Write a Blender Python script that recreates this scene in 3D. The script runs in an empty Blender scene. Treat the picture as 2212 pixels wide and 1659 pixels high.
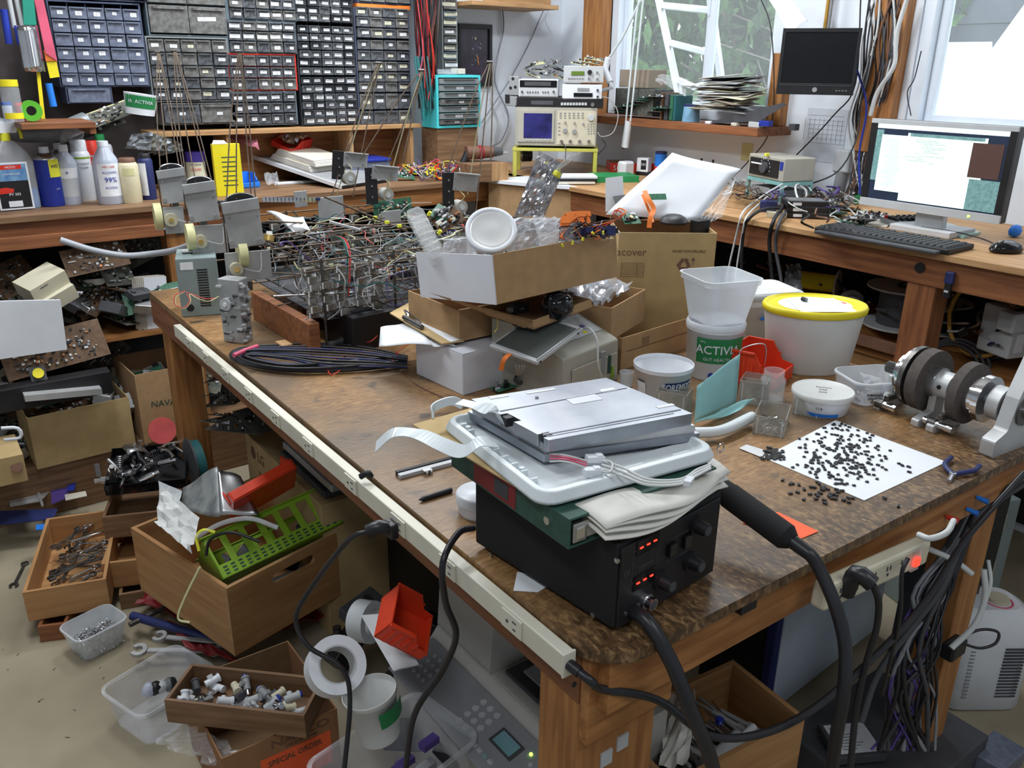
import bpy,bmesh,math,random
from mathutils import Vector,Matrix,Euler
SC=bpy.context.scene
COL=SC.collection
PI=math.pi
FPX=1821.8
CAM=Vector((0,0,1.60))
_p,_y,_r=.36119,.62965,-.011526
FWD=Vector((math.sin(_y)*math.cos(_p),math.cos(_y)*math.cos(_p),-math.sin(_p)))
_rt=Vector((math.cos(_y),-math.sin(_y),0));_dn=FWD.cross(_rt)
RGT=_rt*math.cos(_r)+_dn*math.sin(_r)
DWN=-_rt*math.sin(_r)+_dn*math.cos(_r)
cd=bpy.data.cameras.new('camera');co=bpy.data.objects.new('camera',cd);COL.objects.link(co)
cd.sensor_fit='HORIZONTAL';cd.sensor_width=36;cd.lens=36*FPX/2212;cd.clip_start=.02;cd.clip_end=200
m3=Matrix((RGT,-DWN,-FWD)).transposed()
co.matrix_world=Matrix.Translation(CAM)@m3.to_4x4()
SC.camera=co
w=bpy.data.worlds.new('overcast');SC.world=w;w.use_nodes=True
bg=w.node_tree.nodes['Background'];bg.inputs[0].default_value=(.84,.92,1.0,1);bg.inputs[1].default_value=3.6
def area(name,loc,sx,sy,power,col,rot=(0,0,0)):
 l=bpy.data.lights.new(name,'AREA');l.shape='RECTANGLE';l.size=sx;l.size_y=sy;l.energy=power;l.color=col
 o=bpy.data.objects.new(name,l);o.location=loc;o.rotation_euler=rot;COL.objects.link(o);return o
TUBES=[(.3,2.4),(2.0,1.9),(-.4,.2),(1.2,-.6),(1.6,3.1)]
TP=[27,28,15,11,36]
for(x,y),p in zip(TUBES,TP):
 area('fluorescent_light',(x,y,2.60),.25,1.2,p,(.93,.97,1.0),(0,0,PI/2 if x>1 else 0))
SC.view_settings.view_transform='Standard';SC.view_settings.look='None'
SC.view_settings.gamma=1;SC.view_settings.use_curve_mapping=False
SC.view_settings.exposure=0.0
def ray(u,v):return RGT*(u-1106)+DWN*(v-829.5)+FWD*FPX
def PZ(u,v,z):d=ray(u,v);return CAM+d*((z-CAM.z)/d.z)
def PX(u,v,x):d=ray(u,v);return CAM+d*((x-CAM.x)/d.x)
def PY(u,v,y):d=ray(u,v);return CAM+d*((y-CAM.y)/d.y)
def HZ(p,u,v):
 d=ray(u,v);a=Vector((p[0]-CAM.x,p[1]-CAM.y));b=Vector((d.x,d.y));return CAM.z+d.z*a.dot(b)/b.dot(b)
def DIST(p):return(Vector(p)-CAM).dot(FWD)
def PD(u,v,dist):return CAM+ray(u,v)*(dist/FPX)
def foot(z,pn,pl,pr):
 n,l,r=PZ(*pn,z),PZ(*pl,z),PZ(*pr,z)
 a=r-n;b=l-n
 ang=math.atan2(a.y,a.x);ang2=math.atan2(b.y,b.x)-PI/2
 d=(ang2-ang+PI)%(2*PI)-PI
 return n,ang+d/2,a.length,b.length
MATS={}
def mat(name,col,rough=.55,metal=0.,var=.10,scale=14.,bump=0.,col2=None,trans=0.,alpha=1.,emit=0.,st=(1,1,1),detail=3.,ior=1.45,thr=(.35,.65)):
 if name in MATS:return MATS[name]
 m=bpy.data.materials.new(name);m.use_nodes=True;nt=m.node_tree;b=nt.nodes['Principled BSDF']
 c=list(col)+[1]
 b.inputs['Roughness'].default_value=rough;b.inputs['Metallic'].default_value=metal;b.inputs['IOR'].default_value=ior
 if trans:b.inputs['Transmission Weight'].default_value=trans
 if alpha<1:b.inputs['Alpha'].default_value=alpha
 if emit:b.inputs['Emission Color'].default_value=c;b.inputs['Emission Strength'].default_value=emit
 tc=nt.nodes.new('ShaderNodeTexCoord');mp=nt.nodes.new('ShaderNodeMapping');mp.inputs['Scale'].default_value=st
 nt.links.new(tc.outputs['Object'],mp.inputs['Vector'])
 no=nt.nodes.new('ShaderNodeTexNoise');no.inputs['Scale'].default_value=scale;no.inputs['Detail'].default_value=detail
 nt.links.new(mp.outputs[0],no.inputs['Vector'])
 cr=nt.nodes.new('ShaderNodeValToRGB');cr.color_ramp.elements[0].position=thr[0];cr.color_ramp.elements[1].position=thr[1]
 if col2 is None:a=[x*(1-var)for x in col]+[1];d=[min(1,x*(1+var))for x in col]+[1]
 else:a=list(col2)+[1];d=c
 cr.color_ramp.elements[0].color=a;cr.color_ramp.elements[1].color=d
 nt.links.new(no.outputs['Fac'],cr.inputs[0]);nt.links.new(cr.outputs[0],b.inputs['Base Color'])
 if bump:
  bp=nt.nodes.new('ShaderNodeBump');bp.inputs['Strength'].default_value=bump;bp.inputs['Distance'].default_value=.004
  nt.links.new(no.outputs['Fac'],bp.inputs['Height']);nt.links.new(bp.outputs[0],b.inputs['Normal'])
 MATS[name]=m;return m
def wood(name,c1,c2,axis,rough=.55,s=9.):
 st=[7,7,7];st['xyz'.index(axis)]=.6
 return mat(name,c1,rough,0,col2=c2,scale=s,st=st,bump=.15,detail=5)
M={}
def D(k,*a,**kw):M[k]=mat(k,*a,**kw)
D('wall_white',(.74,.79,.86),.8,var=.03,scale=3)
D('ceiling_white',(.75,.76,.78),.9,var=.02)
D('vinyl',(.72,.78,.86),.4,var=.02)
D('concrete',(.37,.32,.225),.75,col2=(.25,.21,.145),scale=3.2,detail=8,bump=.12,thr=(.3,.7))
for ax in 'xyz':
 M['fir_'+ax]=wood('fir_'+ax,(.44,.20,.065),(.27,.105,.03),ax)
 M['redfir_'+ax]=wood('redfir_'+ax,(.30,.115,.045),(.17,.060,.024),ax)
 M['pine_'+ax]=wood('pine_'+ax,(.50,.30,.14),(.36,.19,.08),ax)
 M['ply_'+ax]=wood('ply_'+ax,(.50,.275,.115),(.38,.19,.075),ax,s=6)
 M['oldwood_'+ax]=wood('oldwood_'+ax,(.26,.15,.08),(.15,.08,.04),ax)
D('card',(.40,.25,.125),.85,var=.07,scale=30,bump=.05)
D('card2',(.46,.33,.16),.85,var=.06,scale=20)
D('card_in',(.25,.15,.08),.9,var=.08,scale=20)
D('white_card',(.66,.68,.74),.7,var=.03,scale=10)
D('paper',(.80,.83,.88),.8,var=.02)
D('oldpaper',(.62,.58,.50),.8,var=.08)
D('black',(.012,.012,.014),.45,var=.2)
D('black_gloss',(.008,.008,.010),.12,var=.1)
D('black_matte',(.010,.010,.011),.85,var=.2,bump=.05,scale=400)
D('rubber',(.018,.018,.022),.35,var=.2)
D('dark_grey',(.06,.062,.07),.6,var=.15)
D('grey',(.28,.29,.30),.5,var=.08)
D('light_grey',(.50,.52,.54),.5,var=.06)
D('grey_putty',(.40,.385,.33),.5,var=.05)
D('beige',(.56,.52,.40),.45,var=.05)
D('cream',(.64,.60,.46),.4,var=.05)
D('printer_grey',(.46,.45,.42),.5,var=.04)
D('panel_grey',(.27,.28,.30),.5,var=.04)
D('white_plastic',(.72,.75,.80),.35,var=.03)
D('lcd_white',(.66,.72,.75),.35,var=.03)
D('steel',(.55,.56,.58),.32,1.,var=.15,scale=20)
D('chrome',(.75,.76,.78),.14,1.,var=.1,scale=20)
D('alu',(.44,.46,.50),.38,1.,col2=(.30,.32,.37),scale=9,detail=5)
D('alu_matt',(.58,.59,.60),.5,.6,var=.08,scale=12)
D('zinc_plate',(.42,.43,.44),.45,.5,var=.10,scale=20)
D('dark_steel',(.13,.125,.12),.4,.8,var=.25,scale=30)
D('rusty_rod',(.13,.095,.07),.55,.5,var=.25,scale=40)
D('pcb_green',(.02,.11,.06),.5,col2=(.05,.17,.10),scale=120)
D('pcb_brown',(.16,.09,.045),.6,col2=(.10,.055,.03),scale=60)
D('pcb_dust',(.17,.17,.14),.8,col2=(.10,.11,.09),scale=60)
D('pcb_dark',(.05,.06,.06),.6,col2=(.12,.11,.09),scale=80)
D('copper',(.55,.25,.12),.35,1.)
D('gold',(.65,.45,.15),.35,.8)
D('red',(.62,.035,.02),.4)
D('red_bin',(.72,.055,.018),.35,var=.06)
D('dark_red',(.22,.015,.02),.5)
D('pink',(.65,.10,.18),.5)
D('orange',(.80,.20,.03),.5)
D('orange_bright',(.90,.13,.04),.6,var=.03)
D('yellow',(.78,.66,.02),.45,var=.05)
D('lemon',(.80,.80,.05),.5,var=.05)
D('yellow_stand',(.50,.48,.09),.5,var=.08)
D('pale_yellow',(.62,.60,.32),.55,var=.06)
D('lime',(.24,.42,.03),.35,var=.06)
D('green',(.02,.25,.08),.45)
D('dark_green',(.022,.07,.055),.6,var=.2,scale=40)
D('label_green',(.02,.22,.07),.5,var=.04)
D('turquoise',(.08,.62,.66),.4,var=.04)
D('teal',(.02,.12,.13),.5)
D('blue',(.02,.10,.50),.45)
D('bright_blue',(.02,.20,.75),.45)
D('navy',(.02,.03,.12),.45)
D('can_blue',(.02,.04,.33),.3)
D('purple',(.05,.03,.25),.5)
D('cab_navy',(.055,.07,.125),.5,var=.1)
D('cab_slate',(.12,.16,.19),.5,var=.1)
D('cab_grey',(.20,.22,.23),.5,var=.1)
D('cab_black',(.022,.025,.032),.5,var=.1)
D('drawer_blue',(.135,.155,.215),.3,var=.18,scale=60)
D('drawer_dark',(.075,.08,.09),.3,var=.45,scale=90)
D('drawer_smoke',(.16,.165,.16),.35,col2=(.09,.085,.08),scale=60)
D('tag_white',(.74,.76,.80),.7,var=.04,scale=60)
D('tag_cream',(.62,.60,.45),.7,var=.06)
D('clear',(.90,.93,.95),.08,trans=.0,alpha=.22,var=.02)
D('bag',(.80,.83,.88),.16,alpha=.28,var=.1,scale=20,bump=.6)
D('esd_bag',(.55,.56,.60),.16,.85,alpha=.72,var=.25,scale=24,bump=.5)
D('frosted',(.80,.84,.88),.35,alpha=.52,var=.03)
D('frosted2',(.72,.73,.72),.4,alpha=.86,var=.05,scale=6)
D('cyan_film',(.33,.66,.68),.3,alpha=.82,var=.05)
D('smoke_clear',(.42,.41,.37),.18,alpha=.42,var=.2,scale=30)
D('relay_smoke',(.22,.20,.17),.25,alpha=.55,var=.3,scale=60)
D('glass',(.80,.86,.88),.04,alpha=.20,var=.02)
D('pane_glass',(.80,.86,.88),.04,alpha=.15,var=.02)  # haze over the outdoor view put into the pale, part-opaque tint
D('water_blue',(.03,.16,.42),.3)
D('alcohol',(.55,.60,.72),.25,alpha=.75)
D('bottle_cream',(.62,.56,.38),.5,alpha=1,var=.08)
D('green_binder',(.030,.085,.065),.6,var=.14,scale=60,bump=.1)
D('fabric_white',(.74,.73,.68),.9,var=.06,scale=8)
D('screen_black',(.006,.006,.008),.25)
D('led_red',(1.,.02,.01),.5,emit=6.)
D('led_green',(.2,1.,.05),.5,emit=3.)
D('led_lime',(.5,1.,.1),.5,emit=3.)
D('lcd_grey',(.085,.10,.095),.4)
D('lid_metal',(.86,.87,.88),.3,.45,var=.03)  # bright lamp reflections put into a pale, half-metallic base colour
D('leaf',(.035,.09,.03),.8,col2=(.012,.035,.014),scale=30)
D('leaf2',(.075,.17,.045),.8,col2=(.03,.075,.022),scale=30)
D('bark',(.14,.12,.10),.9,var=.2)
D('tarp',(.92,.94,.98),.8,var=.02)
D('siding',(.10,.12,.15),.7,var=.1)
D('grass',(.16,.20,.10),.9,var=.2)
D('duct',(.22,.24,.26),.45,.3,var=.1)
D('grey_hose',(.36,.38,.42),.4,var=.05)
D('wire_grey',(.24,.25,.28),.5)
D('wire_white',(.56,.58,.58),.5)
D('wire_brown',(.16,.08,.05),.5)
D('wire_violet',(.10,.06,.28),.5)
D('salmon',(.60,.10,.10),.5)
D('pink_bag',(.60,.22,.28),.3,alpha=.65)
def rotz(a):return Matrix.Rotation(a,4,'Z')
def T(loc=(0,0,0),rx=0,ry=0,rz=0):return Matrix.Translation(Vector(loc))@Euler((rx,ry,rz)).to_matrix().to_4x4()
def smooth(pts,n=6):
 pts=[Vector(p)for p in pts]
 if len(pts)<3:return pts
 out=[]
 P=[2*pts[0]-pts[1]]+pts+[2*pts[-1]-pts[-2]]
 for i in range(1,len(P)-2):
  a,b,c,d=P[i-1:i+3]
  for k in range(n):
   t=k/n
   out.append(.5*((2*b)+(c-a)*t+(2*a-5*b+4*c-d)*t*t+(3*b-a-3*c+d)*t**3))
 out.append(pts[-1]);return out
def rrect(w,d,r,n=4,cx=0,cy=0):
 out=[]
 for(sx,sy,a0)in((1,1,0),(-1,1,PI/2),(-1,-1,PI),(1,-1,1.5*PI)):
  for k in range(n+1):
   a=a0+k*PI/2/n;out.append((cx+sx*(w/2-r)+r*math.cos(a),cy+sy*(d/2-r)+r*math.sin(a)))
 return out
def circ(r,n=20,cx=0,cy=0,ry=None):return[(cx+r*math.cos(2*PI*k/n),cy+(ry or r)*math.sin(2*PI*k/n))for k in range(n)]
class MB:
 def __init__(s):s.v=[];s.f=[];s.mi=[];s.mats=[];s.sm=[]
 def add(s,vs,fs,mat=None,X=None,sm=False):
  mat=mat or 'grey'
  if mat not in s.mats:s.mats.append(mat)
  k=s.mats.index(mat);o=len(s.v)
  s.v+=[(X@Vector(p))if X is not None else Vector(p)for p in vs]
  for f in fs:s.f.append([i+o for i in f]);s.mi.append(k);s.sm.append(sm)
  return s
 def box(s,c,d,mat=None,X=None,ch=0.):
  x,y,z=c;a,b,h=d[0]/2,d[1]/2,d[2]/2
  if ch>0:
   c_=min(ch,a*.9,b*.9,h*.9)
   L=[[(x+i*(a-e),y+j*(b-e2),z+zz)for(i,j,e,e2)in((-1,-1,c_,0),(1,-1,c_,0),(1,-1,0,c_),(1,1,0,c_),(1,1,c_,0),(-1,1,c_,0),(-1,1,0,c_),(-1,-1,0,c_))]for zz in(-h+c_,h-c_)]
   L0=[(x+i*(a-c_),y+j*(b-c_),z-h)for(i,j)in((-1,-1),(1,-1),(1,-1),(1,1),(1,1),(-1,1),(-1,1),(-1,-1))]
   L1=[(p[0],p[1],z+h)for p in L0]
   return s.loft([L0,L[0],L[1],L1],mat,X,cap=True,sm=False)
  vs=[(x-a,y-b,z-h),(x+a,y-b,z-h),(x+a,y+b,z-h),(x-a,y+b,z-h),(x-a,y-b,z+h),(x+a,y-b,z+h),(x+a,y+b,z+h),(x-a,y+b,z+h)]
  return s.add(vs,[(3,2,1,0),(4,5,6,7),(0,1,5,4),(1,2,6,5),(2,3,7,6),(3,0,4,7)],mat,X)
 def bx(s,x0,x1,y0,y1,z0,z1,mat=None,X=None,ch=0.):
  return s.box(((x0+x1)/2,(y0+y1)/2,(z0+z1)/2),(x1-x0,y1-y0,z1-z0),mat,X,ch)
 def loft(s,loops,mat=None,X=None,cap=True,sm=True,close=True):
  n=len(loops[0]);vs=[p for l in loops for p in l];fs=[]
  for i in range(len(loops)-1):
   for k in range(n if close else n-1):
    k2=(k+1)%n;fs.append((i*n+k,i*n+k2,(i+1)*n+k2,(i+1)*n+k))
  s.add(vs,fs,mat,X,sm)
  if cap:
   o=len(loops)-1
   s.add(loops[0],[tuple(range(n))[::-1]],mat,X);s.add(loops[-1],[tuple(range(n))],mat,X)
  return s
 def cyl(s,p0,p1,r0,r1=None,n=12,mat=None,X=None,cap=True,sm=True):
  r1=r0 if r1 is None else r1;p0=Vector(p0);p1=Vector(p1);ax=(p1-p0).normalized()
  u=ax.orthogonal().normalized();v=ax.cross(u)
  L=[[p+(u*math.cos(2*PI*k/n)+v*math.sin(2*PI*k/n))*r for k in range(n)]for p,r in((p0,r0),(p1,r1))]
  return s.loft(L,mat,X,cap,sm)
 def lathe(s,prof,n=24,mat=None,X=None,cap=False,ell=1.):
  return s.loft([[(r*math.cos(2*PI*k/n),ell*r*math.sin(2*PI*k/n),z)for k in range(n)]for r,z in prof],mat,X,cap)
 def tube(s,pts,r,n=6,mat=None,X=None,sub=5,cap=True):
  pts=smooth(pts,sub)if sub else[Vector(p)for p in pts]
  L=[];u=None
  for i,p in enumerate(pts):
   t=(pts[min(i+1,len(pts)-1)]-pts[max(i-1,0)])
   t=t.normalized()if t.length>1e-9 else Vector((0,0,1))
   u=t.orthogonal().normalized()if u is None else(u-t*u.dot(t)).normalized()
   v=t.cross(u)
   L.append([p+(u*math.cos(2*PI*k/n)+v*math.sin(2*PI*k/n))*r for k in range(n)])
  return s.loft(L,mat,X,cap)
 def prism(s,poly,z0,z1,mat=None,X=None):
  return s.loft([[(x,y,z0)for x,y in poly],[(x,y,z1)for x,y in poly]],mat,X,True,False)
 def grid(s,fn,nx,ny,mat=None,X=None,sm=True):
  vs=[fn(i/nx,j/ny)for j in range(ny+1)for i in range(nx+1)]
  fs=[(j*(nx+1)+i,j*(nx+1)+i+1,(j+1)*(nx+1)+i+1,(j+1)*(nx+1)+i)for j in range(ny)for i in range(nx)]
  return s.add(vs,fs,mat,X,sm)
 def tub(s,prof,t=.0012,mat=None,X=None,shape=None,n=24):
  sh=shape or(lambda w_,d_:circ(w_/2,n,ry=d_/2))
  out=[[(x,y,z)for x,y in sh(a,b)]for a,b,z in prof]
  inn=[[(x,y,max(z,prof[0][2]+t))for x,y in sh(a-2*t,b-2*t)]for a,b,z in reversed(prof)]
  return s.loft(out+inn,mat,X,True,True)
 def build(s,name,parent=None,bevel=0,solid=0,X=None,sharp=True):
  me=bpy.data.meshes.new(name)
  me.from_pydata([tuple((X@p)if X is not None else p)for p in s.v],[],s.f)
  for k in s.mats:me.materials.append(M[k])
  me.polygons.foreach_set('material_index',s.mi);me.polygons.foreach_set('use_smooth',s.sm);me.update()
  if any(s.sm):me.set_sharp_from_angle(angle=1.1)
  o=bpy.data.objects.new(name,me);COL.objects.link(o)
  if parent is not None:o.parent=parent
  if solid:
   md=o.modifiers.new('solid','SOLIDIFY');md.thickness=solid;md.offset=0
  if bevel:
   md=o.modifiers.new('bevel','BEVEL');md.width=bevel;md.segments=2;md.limit_method='ANGLE';md.angle_limit=.7
  return o
def tag(o,label,cat,group=None,kind=None):
 o['label']=label
 if cat:o['category']=cat
 if group:o['group']=group
 if kind:o['kind']=kind
 return o
def thing(name,label,cat,loc=(0,0,0),rz=0,group=None,rx=0,ry=0):
 o=bpy.data.objects.new(name,None);COL.objects.link(o);o.empty_display_size=.05
 o.location=loc;o.rotation_euler=(rx,ry,rz);return tag(o,label,cat,group)
def structure(o):o['kind']='structure';return o
def kids(o,K={}):
 return[c for c in bpy.data.objects if c.parent==o]
def copy_thing(root,loc,rz=0,label=None,rx=0,ry=0,group=None):
 r=root.copy();COL.objects.link(r);r.location=loc;r.rotation_euler=(rx,ry,rz)
 if label:r['label']=label
 if group:r['group']=group
 for c in kids(root):
  k=c.copy();COL.objects.link(k);k.parent=r
  for g in kids(c):
   h=g.copy();COL.objects.link(h);h.parent=k
 return r
def share(name,me,parent,loc=(0,0,0),rot=(0,0,0),sc=None,cols=None):
 o=bpy.data.objects.new(name,me);COL.objects.link(o);o.parent=parent;o.location=loc;o.rotation_euler=rot
 if sc:o.scale=sc
 return o
_fonts={}
def text(name,s,size,m,parent,X,align='CENTER',ext=.0003,sx=1.,bold=0.):
 c=bpy.data.curves.new(name,'FONT');c.body=s;c.size=size;c.extrude=ext;c.align_x=align;c.align_y='CENTER';c.resolution_u=2;c.offset=bold
 o=bpy.data.objects.new(name+'_curve',c);COL.objects.link(o)
 dg=bpy.context.evaluated_depsgraph_get();me=bpy.data.meshes.new_from_object(o.evaluated_get(dg));me.name=name
 bpy.data.objects.remove(o);bpy.data.curves.remove(c)
 me.transform(X@Matrix.Diagonal((sx,1,1,1)));me.materials.clear();me.materials.append(M[m])
 for p in me.polygons:p.material_index=0
 o=bpy.data.objects.new(name,me);COL.objects.link(o);o.parent=parent
 return o
def FR(x,y,z,tilt=0.):return Matrix.Translation((x,y,z))@Euler((PI/2,0,0)).to_matrix().to_4x4()@Matrix.Rotation(tilt,4,'Z')
def LF(x,y,z,tilt=0.):return Matrix.Translation((x,y,z))@Euler((PI/2,0,-PI/2)).to_matrix().to_4x4()@Matrix.Rotation(tilt,4,'Z')
def TOP(x,y,z,tilt=0.):return Matrix.Translation((x,y,z))@Matrix.Rotation(tilt,4,'Z')
R=random.Random(7)
class Fr:
 def __init__(s,loc,rz=0.,rx=0.,ry=0.):s.loc=Vector(loc);s.rz=rz;s.X=T(loc,rx,ry,rz);s.I=s.X.inverted();s.e=(rx,ry,rz)
 def at(s,u,v,x=None,y=None,z=None):
  c=s.I@CAM;d=s.I.to_3x3()@ray(u,v)
  t=(x-c.x)/d.x if x is not None else(y-c.y)/d.y if y is not None else(z-c.z)/d.z
  return c+d*t
 def thing(s,name,label,cat,group=None):
  o=thing(name,label,cat,s.loc,s.rz,group,s.e[0],s.e[1]);return o
def FT(z,pn,pl,pr):
 n,a,w_,d_=foot(z,pn,pl,pr);f=Fr(n,a);f.w=w_;f.d=d_;return f
class FM(Fr):
 def __init__(s,X):s.X=X;s.I=X.inverted();s.loc=X.to_translation();s.e_=X.to_euler();s.rz=s.e_.z;s.e=(s.e_.x,s.e_.y)
def F3(z,pn,pl,pr,zr=None):
 n=PZ(*pn,z);r=PZ(*pr,z if zr is None else zr);a=r-n;d=ray(*pl);t=(n-CAM).dot(a)/d.dot(a);l=CAM+d*t
 ex=a.normalized();ey=(l-n).normalized();ez=ex.cross(ey)
 X=Matrix((ex,ey,ez)).transposed().to_4x4();X.translation=n
 f=FM(X);f.w=a.length;f.d=(l-n).length;return f
def rad(px,p):return px/2*DIST(p)/FPX
def bend(o,r,zc,slope=0.,a0=0.):
 for v in o.data.vertices:
  x,y,z=v.co;rr_=r+slope*(z-zc)+y;a=a0+x/r
  v.co=(rr_*math.sin(a),-rr_*math.cos(a),z)
def wraptext(name,s,size,m,parent,r,z,a0,slope=0.,sx=1.,bold=0.,tilt=0.):
 o=text(name,s,size,m,parent,FR(0,0,z,tilt),sx=sx,bold=bold,ext=.0002)
 for v in o.data.vertices:v.co.y=.0008-v.co.y
 bend(o,r,z,slope,a0);return o
def wrappatch(name,m,parent,r,z0,z1,a0,a1,slope=0.,off=.0004,n=10):
 def fn(i,j):
  a=a0+(a1-a0)*i;z=z0+(z1-z0)*j;q=r+slope*(z-z0)+off;return(q*math.sin(a),-q*math.cos(a),z)
 return MB().grid(fn,n,2,m).build(name,parent)
def face_ang(p):
 return math.atan2(CAM.y-p[1],CAM.x-p[0])+PI/2
def obox(f,w_,d_,h,m,m_in,th=.003,name='carton',label='',cat='box',flaps=True):
 t=f.thing(name,label,cat)
 MB().bx(0,w_,0,th,0,h,m).build('front_panel',t);MB().bx(0,th,th,d_,0,h,m).build('side_panel',t)
 MB().bx(w_-th,w_,th,d_,0,h,m).build('side_panel',t);MB().bx(th,w_-th,d_-th,d_,0,h,m_in).build('back_panel',t)
 MB().bx(th,w_-th,th,d_-th,0,th,m_in).build('bottom',t);return t
def pcb(name,w_,d_,seed,label,cat='circuit board',base='pcb_green',X=None,group=None,parent=None,dense=1.):
 r_=random.Random(seed);m=MB();m.bx(0,w_,0,d_,0,.0016,base);n=int(dense*w_*d_/.00022)
 cols=['black','dark_grey','steel','light_grey','grey','tag_white','black','copper','dark_grey','grey','tag_cream']
 for i in range(n):
  x,y=r_.uniform(.1,.9)*w_,r_.uniform(.1,.9)*d_;k=r_.random()
  if k<.55:a,b,h=r_.uniform(.003,.014),r_.uniform(.003,.010),r_.uniform(.002,.009);m.box((x,y,.0016+h/2),(a,b,h),r_.choice(cols))
  elif k<.85:q=r_.uniform(.002,.005);h=r_.uniform(.004,.014);m.cyl((x,y,.0016),(x,y,.0016+h),q,n=8,mat=r_.choice(cols))
  else:m.box((x,y,.004),(r_.uniform(.01,.03),.004,.006),r_.choice(['black','white_plastic','dark_grey']))
 o=m.build(name,parent)
 if X is not None:o.matrix_world=X;o.matrix_basis=X
 if parent is None:tag(o,label,cat,group)
 return o
D('friction',(.085,.072,.066),.85,var=.12,scale=90,bump=.15)
D('psu',(.24,.30,.30),.5,.2,var=.06)
D('motor_cream',(.44,.41,.30),.5,var=.1)
D('motor_grey',(.38,.38,.34),.5,.3,var=.12)
D('pale_rod',(.26,.24,.15),.5,.2,var=.1)
D('poster_dark',(.018,.014,.022),.35,col2=(.05,.03,.06),scale=18)
D('scope_blue',(.035,.035,.20),.25,col2=(.012,.012,.06),scale=9)
D('lcd_green',(.12,.20,.03),.3)
D('label_blue',(.05,.16,.42),.4,col2=(.20,.38,.55),scale=30)
D('tape_green',(.10,.42,.03),.4)
D('handle_green',(.02,.28,.20),.4)
D('scr_white',(.72,.90,.88),.5,emit=.9,var=.02)
D('scr_pale',(.68,.90,.78),.5,emit=.85,var=.02)
D('scr_teal',(.16,.30,.30),.5,emit=.6,col2=(.06,.14,.15),scale=90,detail=6)
D('scr_blue',(.25,.5,.8),.5,emit=.5)
D('scr_brown',(.07,.035,.03),.5,emit=.5)
D('scr_dark',(.02,.03,.06),.3,emit=.3)
D('glass_green',(.45,.68,.62),.15,alpha=.8)
D('teal_pale',(.22,.46,.44),.5)
D('ochre',(.42,.24,.04),.6,var=.1)
D('card_dull',(.26,.21,.16),.8,var=.08)
D('light_blue',(.22,.42,.62),.4)
D('paper_dim',(.62,.67,.74),.8,var=.02)
D('shade_backing',(.055,.045,.045),.85,var=.2)  # dark tone of the shadow and clutter behind the left cabinets
D('raceway',(.66,.64,.54),.45,var=.06,scale=6)
D('led_switch',(1.,.04,.02),.4,emit=2.)
D('tower_blue',(.56,.64,.73),.45,col2=(.46,.54,.63),scale=5,detail=5)
D('lcd_blue',(.18,.36,.40),.35)
D('lcd_grey2',(.28,.42,.46),.35)
D('card_brown',(.30,.15,.07),.85,var=.06,scale=20)
D('alu_brushed',(.40,.42,.42),.5,.5,col2=(.20,.22,.23),scale=5,st=(6,6,.6))
D('maroon',(.10,.012,.02),.45)
WX,WY=3.15,3.90
XL,YB,CH=-2.4,-2.0,2.72
TZ=.88
BZ=1.1
def st(name,mb,**k):return structure(mb.build(name,**k))
st('floor',MB().bx(XL-.1,WX+.1,YB-.1,WY+.1,-.1,0,'concrete'))
st('ceiling',MB().bx(XL-.1,WX+.1,YB-.1,WY+.1,CH,CH+.1,'ceiling_white'))
st('wall_back',MB().bx(XL-.1,WX+.1,WY,WY+.1,0,CH,'wall_white'))
st('wall_left',MB().bx(XL-.1,XL,YB,WY,0,CH,'wall_white'))
st('wall_front',MB().bx(XL-.1,WX+.1,YB-.1,YB,0,CH,'wall_white'))
W1=(2.43,3.50,1.37,2.40);W2=(.45,1.83,1.37,2.40)
mb=MB()
for y0,y1 in((YB,W2[0]),(W2[1],W1[0]),(W1[1],WY)):mb.bx(WX,WX+.12,y0,y1,0,CH,'wall_white')
for q in(W1,W2):
 mb.bx(WX,WX+.12,q[0],q[1],0,q[2],'wall_white');mb.bx(WX,WX+.12,q[0],q[1],q[3],CH,'wall_white')
st('wall_right',mb)
def window(name,q,mull):
 y0,y1,z0,z1=q
 r=bpy.data.objects.new(name,None);COL.objects.link(r);r['kind']='structure';r.location=(WX,y0,z0)
 f=.045
 m=MB()
 h=z1-z0;L=y1-y0
 m.bx(.01,.10,0,f,0,h,'vinyl').bx(.01,.10,L-f,L,0,h,'vinyl').bx(.01,.10,f,L-f,0,f,'vinyl').bx(.01,.10,f,L-f,h-f,h,'vinyl')
 m.build('window_frame',r,bevel=.003)
 ys=[f]+mull+[L-f]
 for i in range(len(ys)-1):
  a,b=ys[i],ys[i+1];g=.03;xo=.03 if i==0 else .05
  s_=MB().bx(xo,xo+.03,a,a+g,f,h-f,'vinyl').bx(xo,xo+.03,b-g,b,f,h-f,'vinyl').bx(xo,xo+.03,a+g,b-g,f,f+g,'vinyl').bx(xo,xo+.03,a+g,b-g,h-f-g,h-f,'vinyl')
  s_=s_.build('sash',r,bevel=.002)
  MB().bx(xo+.012,xo+.016,a+g,b-g,f+g,h-f-g,'pane_glass').build('pane',s_)
 MB().bx(.022,.032,mull[0]-.006,mull[0]+.006,.45,.56,'vinyl').build('latch',r,bevel=.003)
window('window_1',W1,[.44]);window('window_2',W2,[.6])
st('trim_1',MB().bx(WX-.07,WX+.01,3.50,3.64,1.35,2.45,'fir_z'),bevel=.003)
st('trim_2',MB().bx(WX-.05,WX+.01,2.36,2.43,1.37,1.66,'fir_z'),bevel=.003)
st('trim_3',MB().bx(WX-.05,WX+.01,1.86,1.99,1.3,2.45,'fir_z'),bevel=.003)
st('trim_4',MB().bx(2.93,WX+.10,2.33,3.60,1.335,1.37,'redfir_y'),bevel=.003)
st('ground_outside',MB().bx(WX+.2,14,-8,14,-.1,0.0,'grass'))
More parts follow.
